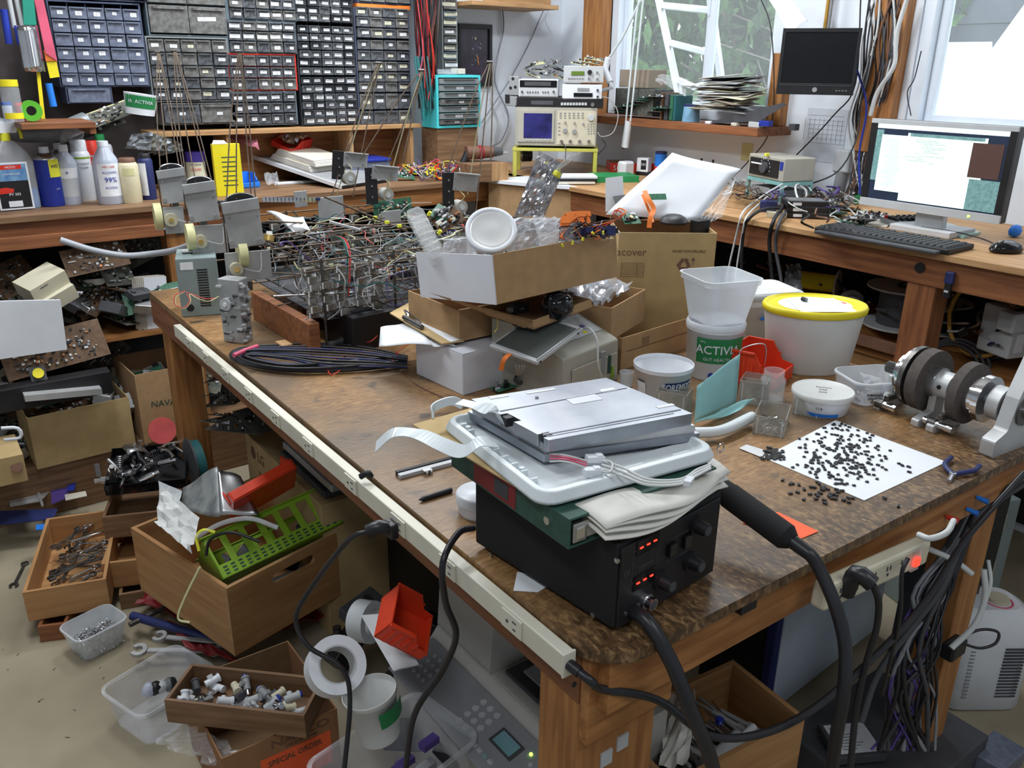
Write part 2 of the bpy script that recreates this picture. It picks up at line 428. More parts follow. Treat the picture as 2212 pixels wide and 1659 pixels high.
def bush(loc,rx,ry,rz,n,seed,label,mt):
 rr=random.Random(seed);t=thing('leafy_bush',label,'bush',loc)
 mb=MB()
 for i in range(n):
  a=rr.uniform(0,2*PI);b=math.acos(rr.uniform(-1,1));q=rr.uniform(.75,1.05)
  c=Vector((rx*q*math.sin(b)*math.cos(a),ry*q*math.sin(b)*math.sin(a),rz+rz*q*math.cos(b)))
  X=T(c,rr.uniform(0,6),rr.uniform(0,6),rr.uniform(0,6));s=rr.uniform(.06,.14)
  mb.add([(-s,0,0),(0,-s*.45,s*.1),(s,0,0),(0,s*.45,s*.1)],[(0,1,2,3)],rr.choice(mt),X)
 o=mb.build('foliage',t);o['kind']='stuff'
 br=MB()
 for i in range(14):
  a=rr.uniform(0,6.28);e=Vector((rx*.95*math.cos(a),ry*.95*math.sin(a),rz*rr.uniform(.8,1.9)))
  br.tube([(0,0,0),e*.5+Vector((rr.uniform(-.2,.2),rr.uniform(-.2,.2),.3)),e],.012,4,'bark')
 br.build('branches',t)
bush((7.2,7.4,0),1.9,2.0,1.9,5200,1,'dense dark green bush outside behind the window with the ladder, left half',['leaf','leaf','leaf2'])
bush((6.8,4.9,0),1.6,1.7,1.8,5200,2,'bright green bush outside the right pane of the first window',['leaf2','leaf','leaf2'])
bush((9.8,9.5,0),2.5,2.6,2.6,4200,3,'tall green tree crown far outside behind the bushes',['leaf','leaf2'])
bush((9.5,5.5,0),2.3,2.4,2.7,4200,4,'tall green shrub far outside behind the bright bush',['leaf','leaf2'])
rr=random.Random(9)
for k in range(7):
 p0=Vector((4.9+.1*k,3.0,.9+.16*k));p1=p0+Vector((.2,.9,.35));p2=p1+Vector((.1,.9,.1+.06*k))
 o=MB().tube([p0,p1,p2],.007,4,'bark').tube([p1,p1+Vector((.1,.3,.4))],.004,4,'bark').build('bare_twig')
 tag(o,'thin bare twig crossing the view outside the first window','twig','bare twigs outside the first window')
lt=thing('aluminium_ladder','aluminium step ladder leaning outside the first window','ladder',(0,0,0))
a0,a1=PX(1455,150,3.8),PX(1415,-40,3.8);b0,b1=PX(1560,190,3.8),PX(1530,-40,3.8)
MB().tube([a0+(a0-a1)*1.2,a1+(a1-a0)*.3],.022,4,'alu_matt',sub=0).build('rail',lt)
MB().tube([b0+(b0-b1)*1.2,b1+(b1-b0)*.3],.022,4,'alu_matt',sub=0).build('rail',lt)
for k in range(5):
 u=-.15+.42*k;p=a1.lerp(a0,u);q=b1.lerp(b0,u)
 MB().cyl(p,q,.02,n=6,mat='alu_matt').build('step',lt)
tg=thing('white_tarp_canopy','bright white tarpaulin canopy outside the second window','tarp',(0,0,0))
mb=MB();p=[PX(2070,205,5.2),PX(2212,10,5.2),PX(2300,-60,5.2),PX(2420,330,5.2),PX(2100,330,5.2)]
mb.loft([[q for q in p],[q+Vector((.03,0,0))for q in p]],'tarp',sm=False);mb.build('tarp_end',tg)
p=[PX(1985,92,5.6),PX(2140,90,5.6),PX(2140,330,5.6),PX(1950,330,5.6)]
MB().loft([p,[q+Vector((.02,0,0))for q in p]],'tarp',sm=False).build('tarp_side',tg)
mb=MB();a=PX(1960,88,6.2);b=PX(2330,70,6.2)
sh=thing('grey_shed','dark grey shed wall seen above the tarpaulin outside the second window','shed',(6.2,0,0))
for k in range(9):MB().bx(0+.01*(k%2),.1,-.6,3.4,1.1+k*.2,1.295+k*.2,'siding').build('siding_board',sh)
for i,(x,y)in enumerate(TUBES):
 f=thing('fluorescent_fixture','white twin tube fluorescent fixture on the ceiling','lamp',(x,y,2.64),PI/2 if x>1 else 0,'ceiling fluorescent fixtures')
 MB().bx(-.14,.14,-.62,.62,.04,.08,'white_plastic').build('housing',f)
 for s in(-1,1):MB().cyl((s*.06,-.6,.02),(s*.06,.6,.02),.014,n=8,mat='white_plastic').build('lamp_tube',f)
def leg_box(mb,x0,x1,y0,y1,z0,z1,m):return mb.bx(x0,x1,y0,y1,z0,z1,m)
X0,X1,Y0,Y1=.618,1.95,.64,2.93
m=bpy.data.materials.new('table_top');m.use_nodes=True;nt=m.node_tree;bs=nt.nodes['Principled BSDF'];bs.inputs['Roughness'].default_value=.42
tc=nt.nodes.new('ShaderNodeTexCoord')
def noise(s,d,st_=(1,1,1),dist=0):
 mp=nt.nodes.new('ShaderNodeMapping');mp.inputs['Scale'].default_value=st_;nt.links.new(tc.outputs['Object'],mp.inputs[0])
 n=nt.nodes.new('ShaderNodeTexNoise');n.inputs['Scale'].default_value=s;n.inputs['Detail'].default_value=d;n.inputs['Distortion'].default_value=dist;nt.links.new(mp.outputs[0],n.inputs['Vector']);return n
def ramp(src,els):
 r_=nt.nodes.new('ShaderNodeValToRGB');e=r_.color_ramp.elements
 while len(e)<len(els):e.new(.5)
 for k,(p,c)in enumerate(els):e[k].position=p;e[k].color=list(c)+[1]
 nt.links.new(src,r_.inputs[0]);return r_
def mix(f,a,b,mode='MIX'):
 x=nt.nodes.new('ShaderNodeMix');x.data_type='RGBA';x.blend_type=mode
 if isinstance(f,float):x.inputs[0].default_value=f
 else:nt.links.new(f,x.inputs[0])
 for s_,i in((a,6),(b,7)):
  if isinstance(s_,tuple):x.inputs[i].default_value=s_
  else:nt.links.new(s_,x.inputs[i])
 return x.outputs[2]
base=ramp(noise(40,6,(1,3.5,1),.4).outputs[0],[(.3,(.185,.092,.033)),(.55,(.32,.175,.068)),(.75,(.45,.27,.115))])
big=ramp(noise(2.3,6,dist=.6).outputs[0],[(.42,(0,0,0)),(.66,(1,1,1))])
c1=mix(big.outputs[0],base.outputs[0],(.135,.09,.052,1))
spots=ramp(noise(16,5,dist=.3).outputs[0],[(.60,(0,0,0)),(.70,(1,1,1))])
c2=mix(spots.outputs[0],c1,(.07,.048,.032,1))
sx=nt.nodes.new('ShaderNodeSeparateXYZ');nt.links.new(tc.outputs['Object'],sx.inputs[0])
mr=nt.nodes.new('ShaderNodeMapRange');mr.inputs[1].default_value=.95;mr.inputs[2].default_value=.68;nt.links.new(sx.outputs[1],mr.inputs[0])
mot=ramp(noise(55,5,(2.2,1,1),.8).outputs[0],[(.40,(.060,.034,.017)),(.54,(.14,.078,.036)),(.68,(.30,.19,.09))])
c3=mix(mr.outputs[0],c2,mot.outputs[0])
me_=nt.nodes.new('ShaderNodeMath');me_.operation='MULTIPLY';
nt.links.new(c3,bs.inputs['Base Color'])
bp=nt.nodes.new('ShaderNodeBump');bp.inputs['Strength'].default_value=.18;bp.inputs['Distance'].default_value=.003
nt.links.new(noise(60,5,(1,2,1)).outputs[0],bp.inputs['Height']);nt.links.new(bp.outputs[0],bs.inputs['Normal'])
M['table_top']=m
tb=thing('workbench_table','large worn wooden work table with stained brown top','table',(0,0,0))
pl=[]
c=.075
for k in range(7):a=PI+k*PI/2/6;pl.append((X0+c+c*math.cos(a),Y0+c+c*math.sin(a)))
pl+=[(X1,Y0),(X1,Y1),(X0+.012,Y1)]
MB().prism(pl,TZ-.018,TZ,'table_top').build('tabletop',tb,bevel=.003)
ap=MB().bx(X0+.03,X1-.01,Y0+.02,Y0+.058,TZ-.108,TZ-.018,'fir_x').build('apron',tb,bevel=.002)
MB().bx(X0+.012,X0+.05,Y0+.06,Y1,TZ-.108,TZ-.018,'redfir_y').build('apron',tb,bevel=.002)
MB().bx(X0+.05,X1-.01,Y1-.04,Y1,TZ-.108,TZ-.018,'fir_x').build('apron',tb)
MB().bx(X1-.04,X1-.005,Y0+.06,Y1-.04,TZ-.108,TZ-.018,'fir_y').build('apron',tb)
for nm,(lx,ly,a,b)in{'a':(.632,.70,.155,.09),'b':(1.725,.69,.09,.085),'c':(.64,2.78,.09,.09),'d':(1.82,2.80,.09,.09)}.items():
 MB().bx(lx,lx+a,ly,ly+b,0,TZ-.108 if nm!='a' else TZ-.108,'fir_z').build('leg',tb,bevel=.003)
MB().bx(.632,.80,.682,.70,TZ-.17,TZ-.018,'fir_x').build('corner_block',tb,bevel=.002)
for u,v in((1343,1601),(1308,1636)):
 p=PY(u,v,.70);MB().box((p.x,.6985,p.z),(.022,.003,.026),'light_grey').build('patch',tb)
MB().cyl(PY(1239,1478,.682),PY(1239,1478,.682)+Vector((0,-.002,0)),.004,n=8,mat='black').build('screw',tb)
bb=thing('back_bench','long wooden bench along the back wall under the drawer cabinets','workbench',(0,0,0))
yb=3.36
MB().bx(-.9,2.50,yb-.03,WY-.01,BZ-.022,BZ,'oldwood_x').build('bench_top',bb,bevel=.002)
MB().bx(-.9,.80,yb-.005,yb+.03,BZ-.085,BZ-.022,'redfir_x').build('front_board',bb,bevel=.002)
MB().bx(-.9,.80,yb-.03,yb-.0,BZ-.115,BZ-.07,'redfir_x').build('front_board',bb,bevel=.002)
MB().bx(1.10,2.50,yb-.005,yb+.03,BZ-.10,BZ-.022,'fir_x').build('front_board',bb,bevel=.002)
MB().bx(.80,1.10,yb-.005,yb+.03,BZ-.10,BZ-.022,'redfir_x').build('front_board',bb,bevel=.002)
for x in(-.85,.82,2.3):MB().bx(x,x+.085,yb+.03,yb+.12,0,BZ-.1,'fir_z').build('leg',bb)
MB().bx(-.9,.84,yb+.0,WY-.02,.60,.62,'fir_x').build('shelf',bb,bevel=.002)
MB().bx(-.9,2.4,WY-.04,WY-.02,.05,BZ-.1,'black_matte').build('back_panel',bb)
dk=thing('computer_desk','wooden desk along the right wall under the windows carrying the computer','desk',(0,0,0))
xd=2.46
MB().bx(xd-.02,WX-.005,.35,WY-.01,BZ-.02,BZ,'pine_y').build('desk_top',dk,bevel=.002)
MB().bx(xd+.0,xd+.04,.35,3.36,BZ-.105,BZ-.02,'redfir_y').build('apron',dk,bevel=.002)
MB().bx(xd+.005,xd+.09,1.245,1.335,0,BZ-.1,'redfir_z').build('leg',dk,bevel=.003)
MB().bx(xd+.04,xd+.12,3.2,3.29,0,BZ-.1,'redfir_z').build('leg',dk)
MB().cyl((xd-.004,1.30,BZ-.055),(xd+.002,1.30,BZ-.055),.016,n=16,mat='black').build('bolt_plug',dk)
MB().bx(xd+.10,WX-.02,.35,3.3,.70,.72,'fir_y').build('shelf',dk)
MB().bx(xd+.12,xd+.14,1.335,1.62,.40,.70,'ply_y').build('side_panel',dk)
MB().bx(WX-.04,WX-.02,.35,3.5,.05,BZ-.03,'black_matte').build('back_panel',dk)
F=FT(TZ,(1321,1371),(1020,1184),(1541,1243));F.w=.228;F.d=.292
H=.137
st_=F.thing('rework_station','black soldering rework station with red digit displays on the near table corner','rework station')
MB().box((F.w/2,F.d/2,H/2+.006),(F.w,F.d,H-.006),'black_matte').build('case',st_,bevel=.003)
MB().bx(.006,F.w-.006,-.004,.0,.008,H-.004,'black').build('front_panel',st_,bevel=.001)
for x in(.02,F.w-.02):
 for y in(.02,F.d-.02):MB().cyl((x,y,0),(x,y,.008),.009,mat='rubber').build('foot',st_)
def disp(u,v,n=3):
 p=F.at(u,v,y=-.004);q=MB().box((p.x,-.0045,p.z),(.046,.002,.022),'black_gloss');q=q.build('display',st_)
 m=MB()
 for k in range(3):m.box((p.x-.014+.014*k,-.006,p.z),(.0062,.001,.0018),'led_red')
 m.build('display_segments',q)
disp(1399,1174);disp(1391,1250)
for u,v in((1520,1142),(1506,1220),(1443,1262)):
 p=F.at(u,v,y=-.018)
 kb=MB().cyl((p.x,-.004,p.z),(p.x,-.009,p.z),.0155,mat='black').cyl((p.x,-.009,p.z),(p.x,-.026,p.z),.0115,.0095,n=16,mat='black').build('knob',st_,bevel=.001)
 MB().cyl((p.x,-.026,p.z),(p.x,-.027,p.z),.0075,mat='dark_grey').build('knob_cap',kb)
for u,v in((1450,1186),(1482,1168)):
 p=F.at(u,v,y=-.006);MB().box((p.x,-.007,p.z),(.015,.008,.020),'black_gloss').build('rocker_switch',st_,bevel=.001)
p=F.at(1400,1300,y=-.01)
MB().cyl((p.x,-.004,p.z),(p.x,-.010,p.z),.0115,n=20,mat='steel').cyl((p.x,-.010,p.z),(p.x,-.020,p.z),.0092,n=20,mat='chrome').cyl((p.x,-.0201,p.z),(p.x,-.0205,p.z),.0065,n=16,mat='dark_grey').build('socket',st_)
for u,v in((1333,1211),(1060,1198),(1281,1329)):
 p=F.at(u,v,x=0);MB().cyl((-.0015,p.y,p.z),(.001,p.y,p.z),.004,n=10,mat='steel').build('case_screw',st_)
for u,v in((1380,1307),(1352,1326),(1333,1211)):
 p=F.at(u,v,y=-.004);MB().cyl((p.x,-.0055,p.z),(p.x,-.003,p.z),.0032,n=10,mat='steel').build('panel_screw',st_)
p=F.at(1353,1240,y=-.004);text('mark','CE',.010,'dark_grey',st_,FR(p.x,-.0045,p.z))
p=F.at(1395,1220,y=-.004);text('mark','REWORK',.0075,'dark_grey',st_,FR(p.x,-.0045,p.z))
for(u,v,w_,h_)in((1392,1213,.05,.05),(1465,1178,.05,.034)):
 p=F.at(u,v,y=-.004);m=MB()
 for sx,sz,a,b in((0,1,w_,.0006),(0,-1,w_,.0006),(1,0,.0006,h_),(-1,0,.0006,h_)):m.box((p.x+sx*w_/2,-.0044,p.z+sz*h_/2),(a,.0006,b),'dark_grey')
 m.build('printed_frame',st_)
p=F.X@F.at(1368,1322,y=-.004)
pts=[p+Vector((.0,.01,0)),p,PD(1400,1345,DIST(p)-.02),PD(1450,1430,DIST(p)-.03),PD(1490,1530,DIST(p)-.02),PD(1535,1640,DIST(p)+.02),PD(1560,1760,DIST(p)+.08)]
tag(MB().tube(pts,.0105,10,'rubber',sub=8).build('hot_air_hose'),'thick black hose dropping from the front of the black station past the table edge','hose')
a=PZ(1575,1070,TZ+.085);b=PZ(1712,1170,TZ+.055)
hg=thing('hot_air_gun','black foam covered hot air gun handle lying behind the station over the orange note','tool')
dv=(b-a).normalized()
MB().cyl(a-dv*.03,a+dv*.0,.019,.020,n=20,mat='black_matte').cyl(a,b-dv*.012,.021,n=20,mat='black_matte').cyl(b-dv*.012,b,.021,.013,n=20,mat='black_matte').build('foam_grip',hg)
MB().cyl(b-dv*.004,b+dv*.03,.0115,.0105,n=16,mat='rubber').build('cable_boot',hg)
MB().cyl(a-dv*.10,a-dv*.03,.012,n=16,mat='steel').build('nozzle',hg)
c=b+dv*.03;dd=DIST(c)
MB().tube([c-dv*.01,c,PD(1768,1225,dd-.005),PD(1805,1310,dd-.02),PD(1826,1400,dd-.03),PD(1822,1500,dd-.03),PD(1805,1600,dd),PD(1790,1720,dd+.05)],.0100,10,'rubber',sub=8).build('air_hose',hg)
zb=TZ+H
Fb=FT(zb+.04,(1232,1130),(925,965),(1572,1012));Fb.loc.z=zb+.001;Fb=Fr(Fb.loc,-.02);W_,D_=.268,.292
bi=Fb.thing('ring_binder','dark green ring binder lying on the black station, red label on its spine','binder')
MB().bx(0,W_,0,D_,0,.0035,'green_binder').build('cover',bi,bevel=.001)
MB().bx(0,W_,0,D_,.041,.0445,'green_binder').build('cover',bi,bevel=.001)
MB().bx(-.002,.002,0,D_,.0,.0445,'green_binder').build('spine',bi,bevel=.001)
MB().bx(.03,W_-.01,.006,D_-.006,.005,.030,'oldpaper').build('paper_block',bi)
MB().bx(-.0028,-.002,.118,.225,.004,.040,'dark_red').build('spine_label',bi)
MB().bx(-.0034,-.0028,.135,.170,.010,.034,'dark_grey').build('label_window',bi)
MB().cyl((-.004,.045,.022),(.0,.045,.022),.006,n=14,mat='steel').build('rivet',bi)
MB().bx(.004,.026,-.003,.01,.008,.036,'steel').box((.015,-.004,.022),(.014,.003,.018),'chrome').build('ring_mechanism',bi,bevel=.002)
def cl(t,s,lay):
 u0=Vector((.034,-.030,0));u1=Vector((.305,.006,0))
 p=u0.lerp(u1,t);z=.047-.014*t+.006*math.sin(t*7+lay)-lay*.006
 q=Vector((-.006+.004*math.sin(9*t),.056+.008*math.sin(2.4*t)-.012*t,-.002));base=p+Vector((0,-.020*math.sin(PI*min(1,t*1.1)),0))
 return tuple(base+q*s+Vector((0,0,z-(1-s)**2*.012)))
cm=MB()
for lay in range(4):cm.grid(lambda a,b,l=lay:cl(a,b,l),20,5,'fabric_white')
clo=cm.build('folded_cloth',None,solid=.0025);clo.location=Fb.loc;clo.rotation_euler=(0,0,-.02)
tag(clo,'off white folded cloth hanging over the front end of the green binder','cloth')
ring=MB().tube([(0.0,0,0),(.006,0,.008),(.014,0,.006),(.014,0,-.004),(.004,0,-.006)],.0012,5,'chrome').build('wire_ring');ring.location=Fb.X@Vector((.300,.03,.052))
tag(ring,'small bent chrome wire ring at the far end of the folded cloth','ring')
zc=zb+.0465
Fc=FT(zc,(1110,1052),(925,930),(1180,1035));
cs=MB().bx(0,.20,0,.26,0,.003,'card2').build('cardboard_sheet',None,bevel=.001);cs.location=Fc.loc;cs.rotation_euler=(0,0,.04)
tag(cs,'thin tan cardboard sheet between the green binder and the white display frame','cardboard')
zz=zc+.004
Fz=FT(zz+.012,(1172,1082),(925,893),(1570,985));bw,bd=.305,.300
Fz=Fr((Fz.loc.x,Fz.loc.y,zz),-.10)
bz=Fz.thing('display_surround','white plastic display frame with rounded rim under the metal display module','display frame')
def ring_loop(x0,x1,y0,y1,r,z):return[(x,y,z)for x,y in rrect(x1-x0,y1-y0,r,5,(x0+x1)/2,(y0+y1)/2)]
L=[ring_loop(.0,bw,0,bd,.028,0),ring_loop(-.002,bw+.002,-.002,bd+.002,.028,.004),ring_loop(.004,bw-.004,.004,bd-.004,.026,.017),ring_loop(.012,bw-.012,.012,bd-.012,.020,.018),ring_loop(.016,bw-.016,.03,bd-.016,.012,.009),ring_loop(.026,bw-.022,.060,bd-.02,.010,.008),ring_loop(.026,bw-.022,.060,bd-.02,.010,.002)]
MB().loft(L,'lcd_white',sm=False).build('frame',bz,bevel=.0015)
m=MB()
for(x,y)in((.06,.020),(.15,.022),(.235,.022)):m.bx(x,x+.030,y,y+.003,.010,.0135,'lcd_white')
for k in range(9):m.bx(.014,.024,.05+k*.026,.053+k*.026,.009,.017,'lcd_white')
m.build('ribs',bz)
for k in range(3):MB().cyl((.02,.085+.08*k,.008),(.02,.085+.08*k,.018),.004,n=10,mat='lcd_white').build('screw_boss',bz)
Fm=Fr((Fz.loc.x,Fz.loc.y,zz),-.10)
zt=.052
q=[Fm.at(u,v,z=zt)for u,v in((1185,951),(1018,862),(1282,821),(1496,893))]
dm=thing('display_module','bright metal backed display module with stickers on top of the stack','display module',Fm.loc,Fm.rz)
b0=[Fm.at(u,v,z=.020)for u,v in((1175,985),(1010,890),(1290,850),(1512,938))]
def slab(mb,q4,z0,z1,m_,ch=0):return mb.prism([(p.x,p.y)for p in q4],z0,z1,m_)
slab(MB(),b0,.010,.022,'alu').build('lower_tray',dm,bevel=.001)
b1=[p+(Vector((sum(t.x for t in b0)/4,sum(t.y for t in b0)/4,0))-p)*.045 for p in b0]
slab(MB(),b1,.022,.034,'alu_matt').build('light_guide',dm)
n_,l_,f_,r_=q
ex=(r_-n_);ey=(l_-n_)
def pt(a,b):p=n_+ex*a+ey*b;return(p.x,p.y)
poly=[pt(0,0),pt(1,0),pt(1,1.0),pt(0,1.0),pt(0,.60),pt(.05,.60),pt(.05,.42),pt(0,.42),pt(0,.13),pt(.03,.13),pt(.03,.06),pt(0,.06)]
MB().prism(poly,.034,zt,'alu').build('back_cover',dm,bevel=.0012)
m=MB()
def ridge(a0,b0_,a1,b1_,w_=.0018):
 p0,p1=Vector((*pt(a0,b0_),zt)),Vector((*pt(a1,b1_),zt));m.cyl(p0,p1,w_,n=6,mat='alu')
ridge(.02,.10,.98,.10);ridge(.03,.66,.97,.70);ridge(.02,.06,.9,.06,.0012)
m.build('pressed_ridges',dm)
def stick(a,b,w_,h_,mt='tag_white'):
 p=pt(a,b);X=Matrix.Translation((p[0],p[1],zt+.0004))@rotz(math.atan2(ex.y,ex.x));MB().box((0,0,0),(w_,h_,.0006),mt,X).build('sticker',dm)
stick(.60,.62,.052,.026,'white_plastic');stick(.84,.72,.026,.014);stick(.17,.96,.03,.012);stick(.46,.93,.05,.006);stick(.95,.22,.03,.008)
MB().cyl((*pt(.36,.80),zt),(*pt(.36,.80),zt+.002),.003,n=10,mat='chrome').build('screw',dm)
for a,b in((.03,.10),(-.005,.52)):
 p=pt(a,b);MB().box((p[0]+.004,p[1],.046),(.012,.012,.014),'black').build('bracket',dm,bevel=.001)
def ribbon(name,pts,w_,m_,label,cat='cable',parent=None,th=.0006,side=None):
 P=smooth(pts,6);mb=MB();L=[]
 for i,p in enumerate(P):
  t=(P[min(i+1,len(P)-1)]-P[max(i-1,0)]).normalized()
  s=side if side is not None else t.cross(Vector((0,0,1)))
  s=(s-t*s.dot(t)).normalized();nn=s.cross(t)
  L.append([p-s*w_/2-nn*th,p+s*w_/2-nn*th,p+s*w_/2+nn*th,p-s*w_/2+nn*th])
 mb.loft(L,m_,sm=False)
 o=mb.build(name,parent)
 if label:tag(o,label,cat)
 return o
zz0=zz+.03
P0=lambda u,v,z:PZ(u,v,z)
ribbon('ribbon_cable',[P0(1068,955,zz+.030),P0(1035,955,zz+.045),P0(1000,975,zz+.03),P0(955,960,zz+.02),P0(905,938,zz+.015),P0(850,935,zz+.01),P0(812,965,zz-.02)],.022,'lcd_white','white flat ribbon cable snaking out to the left of the display stack',side=Vector((.35,.9,0.15)))
ribbon('ribbon_cable',[P0(992,868,zz+.056),P0(1035,878,zz+.058),P0(1070,890,zz+.062),P0(1082,910,zz+.045)],.020,'lcd_white','short curled white ribbon cable at the far left corner of the metal display module',side=Vector((.2,1,0)))
ribbon('plastic_clip',[P0(935,905,zz+.02),P0(938,880,zz+.035),P0(975,866,zz+.04),P0(1000,875,zz+.03)],.014,'lcd_white','white plastic clip strip on the far left corner of the display frame','clip',side=Vector((0,0,1)),th=.0015)
pk=[P0(1188,985,zz+.028),P0(1230,990,zz+.034),P0(1270,998,zz+.026)]
for i,(mt,dv_)in enumerate((('pink',0),('pink',6),('wire_white',12),('wire_white',-5))):
 tag(MB().tube([P0(1188,985+dv_,zz+.026),P0(1225,988+dv_*.8,zz+.036),P0(1268,1000+dv_,zz+.026)],.0012,5,mt).build('backlight_lead'),['pink lead nearest the module leaving the metal display module','lower pink lead leaving the metal display module','lowest white lead leaving the metal display module','topmost white lead leaving the metal display module'][i],'wire')
for i,(u,v)in enumerate(((1285,990),(1280,1018))):
 p=P0(u,v,zz+.022);o=MB().box((0,0,0),(.026,.013,.009),'white_plastic').box((.006,0,.005),(.010,.010,.003),'white_plastic').build('plug',None,bevel=.001);o.location=p;o.rotation_euler=(0,.1,-.3)
 tag(o,['upper white nylon plug on the display frame','lower white nylon plug on the display frame'][i],'plug')
for i,dv_ in enumerate((0,9,18)):
 tag(MB().tube([P0(1300,995+dv_,zz+.022),P0(1345,1010+dv_,zz+.024),P0(1400,1035+dv_*.7,zz+.022),P0(1470,1035+dv_*.6,zz+.022),P0(1505,1015+dv_*.7,zz+.022),P0(1535,1003+dv_*.5,zz+.022)],.0019,6,'wire_white').build('white_lead'),['uppermost','middle','lowest'][i]+' of the three white leads looping over the front rim of the display frame','wire')
tag(MB().tube([P0(1298,1018,zz+.02),P0(1318,1020,zz+.03),P0(1322,1000,zz+.028),P0(1300,992,zz+.02)],.0016,6,'wire_white').build('white_loop'),'small white wire loop joining the two nylon plugs','wire')
p=P0(1488,1040,zz+.022);o=MB().box((0,0,0),(.022,.010,.008),'white_plastic').build('plug',None,bevel=.001);o.location=p;o.rotation_euler=(0,.1,.5);tag(o,'white nylon plug dangling over the rim edge near the green binder','plug')
p=PZ(993,1108,TZ)
pk_=thing('white_puck','round white plastic container half hidden behind the black station','container',PZ(1035,1105,TZ))
MB().lathe([(.001,0),(.034,0),(.036,.004),(.036,.020),(.040,.022),(.040,.036),(.037,.040),(.001,.041)],32,'white_plastic').build('body',pk_)
a,b=PZ(905,1080,TZ+.005),PZ(975,1058,TZ+.005);d_=(b-a)
pn=thing('black_pen','black pen lying left of the white puck','pen')
MB().cyl(a,a+d_*.12,.001,.0045,n=10,mat='black').build('tip',pn);MB().cyl(a+d_*.12,b,.0045,.005,n=10,mat='black').build('barrel',pn)
Fg=FT(TZ,(865,1036),(850,1022),(985,1003));
rl=thing('metal_rail','grey metal rail with black strip and wire clip lying behind the pen','rail',Fg.loc,Fg.rz)
MB().bx(0,.135,0,.012,0,.008,'light_grey').build('rail',rl,bevel=.001);MB().bx(0,.135,.013,.021,0,.010,'black').build('brush_strip',rl);MB().bx(.045,.062,-.010,.004,.007,.009,'zinc_plate').bx(.048,.051,-.014,-.006,.0,.008,'zinc_plate').bx(.057,.060,-.014,-.006,.0,.008,'zinc_plate').build('clip',rl)
p=[PZ(u,v,TZ+.001)for u,v in((1117,1236),(1109,1276),(1162,1279),(1190,1262),(1150,1240))]
tag(MB().prism([(a.x,a.y)for a in p],TZ+.0005,TZ+.0015,'paper').build('paper_scrap'),'white paper corner sticking out from under the left side of the black station','paper')
p=[PZ(u,v,TZ+.001)for u,v in((1604,1130),(1680,1106),(1768,1148),(1720,1168))]
tag(MB().prism([(a.x,a.y)for a in p],TZ+.0005,TZ+.0015,'orange_bright').build('orange_note'),'orange paper note lying under the hot air handle','note')
f=FT(TZ,(1000,855),(892,807),(1084,841));f=Fr(f.loc,.08)
wb=f.thing('white_carton','closed plain white carton standing on the table under the clipboard','box')
MB().bx(0,.20,0,.19,0,.100,'white_card').build('body',wb,bevel=.002)
MB().bx(.198,.2005,.01,.185,.01,.094,'white_card').build('end_flap',wb)
MB().bx(0,.20,0,.19,.1005,.102,'white_card').build('lid',wb)
WBX=f.X
zc=TZ+.104
q=[PZ(u,v,zc)for u,v in((822,697),(888,668),(1010,745),(930,744))]
def sheet4(name,q,m_,label,cat='paper',th=.0008,wav=.004,nx=8,ny=8,seed=1,drop=None,parent=None):
 r_=random.Random(seed);ph=r_.uniform(0,6)
 def fn(a,b):
  p=q[0].lerp(q[1],a).lerp(q[3].lerp(q[2],a),b);z=wav*math.sin(a*5+ph)*math.sin(b*4+ph)
  if drop:z-=drop(a,b)
  return(p.x,p.y,p.z+z)
 o=MB().grid(fn,nx,ny,m_).build(name,parent,solid=th)
 if label:tag(o,label,cat)
 return o
q0=[PZ(u,v,zc+.002)for u,v in((818,735),(868,668),(985,745),(945,742))]
sheet4('loose_papers',[PZ(870,690,zc),PZ(900,672,zc),PZ(985,750,zc),PZ(932,745,zc)],'paper','white papers stacked under the clipboard on the white carton')
sheet4('handwritten_sheet',[PZ(822,700,zc+.004),PZ(888,690,zc+.004),PZ(935,745,zc+.004),PZ(818,736,zc-.02)],'paper','white handwritten sheet drooping off the left side of the white carton',drop=lambda a,b:.012*(1-a),seed=3)
cb=thing('clipboard','brown clipboard with black metal clip on the white carton','clipboard',PZ(842,678,zc+.008))
a,b,c,d=[p-PZ(842,678,zc+.008)for p in(PZ(842,678,zc+.008),PZ(885,655,zc+.008),PZ(1003,738,zc+.008),PZ(955,745,zc+.008))]
MB().prism([(p.x,p.y)for p in(a,b,c,d)],0,.003,'card2').build('board',cb,bevel=.001)
e,g=[PZ(u,v,zc+.012)-PZ(842,678,zc+.008)for u,v in((873,690),(912,712))]
MB().cyl(e+Vector((0,0,.006)),g+Vector((0,0,.006)),.006,n=10,mat='dark_steel').build('clip',cb)
MB().tube([e+Vector((.01,.005,.010)),e+Vector((.02,.03,.014)),g+Vector((.01,.03,.012)),g+Vector((0,.01,.008))],.0022,6,'dark_steel').build('clip_lever',cb)
MB().prism([(p.x,p.y)for p in(a.lerp(c,.15)+Vector((.02,.01,0)),b.lerp(c,.1),c.lerp(b,.03),d.lerp(c,.4))],.0031,.0040,'paper').build('paper',cb)
f=F3(zc+.006,(993,738),(889,672),(1103,712));f=FM(f.X);
mbx=obox(Fr(f.loc,.03),.26,.23,.075,'card','card_in',name='brown_carton',label='open brown cardboard box on top of the clipboard, under the big shallow box')
f=FT(TZ,(1210,868),(1077,835),(1323,834));f=Fr(PZ(1212,872,TZ),.22)
W_,D_=.215,.215
ins=f.thing('bench_meter','beige grey instrument case with sloping control panel behind the display stack','instrument')
pr=[(-.005,0),(D_,0),(D_,.165),(D_-.03,.168),(.0,.105)]
m=MB().loft([[(0,y,z)for y,z in pr],[(W_,y,z)for y,z in pr]],'grey_putty',sm=False);m.build('case',ins,bevel=.004)
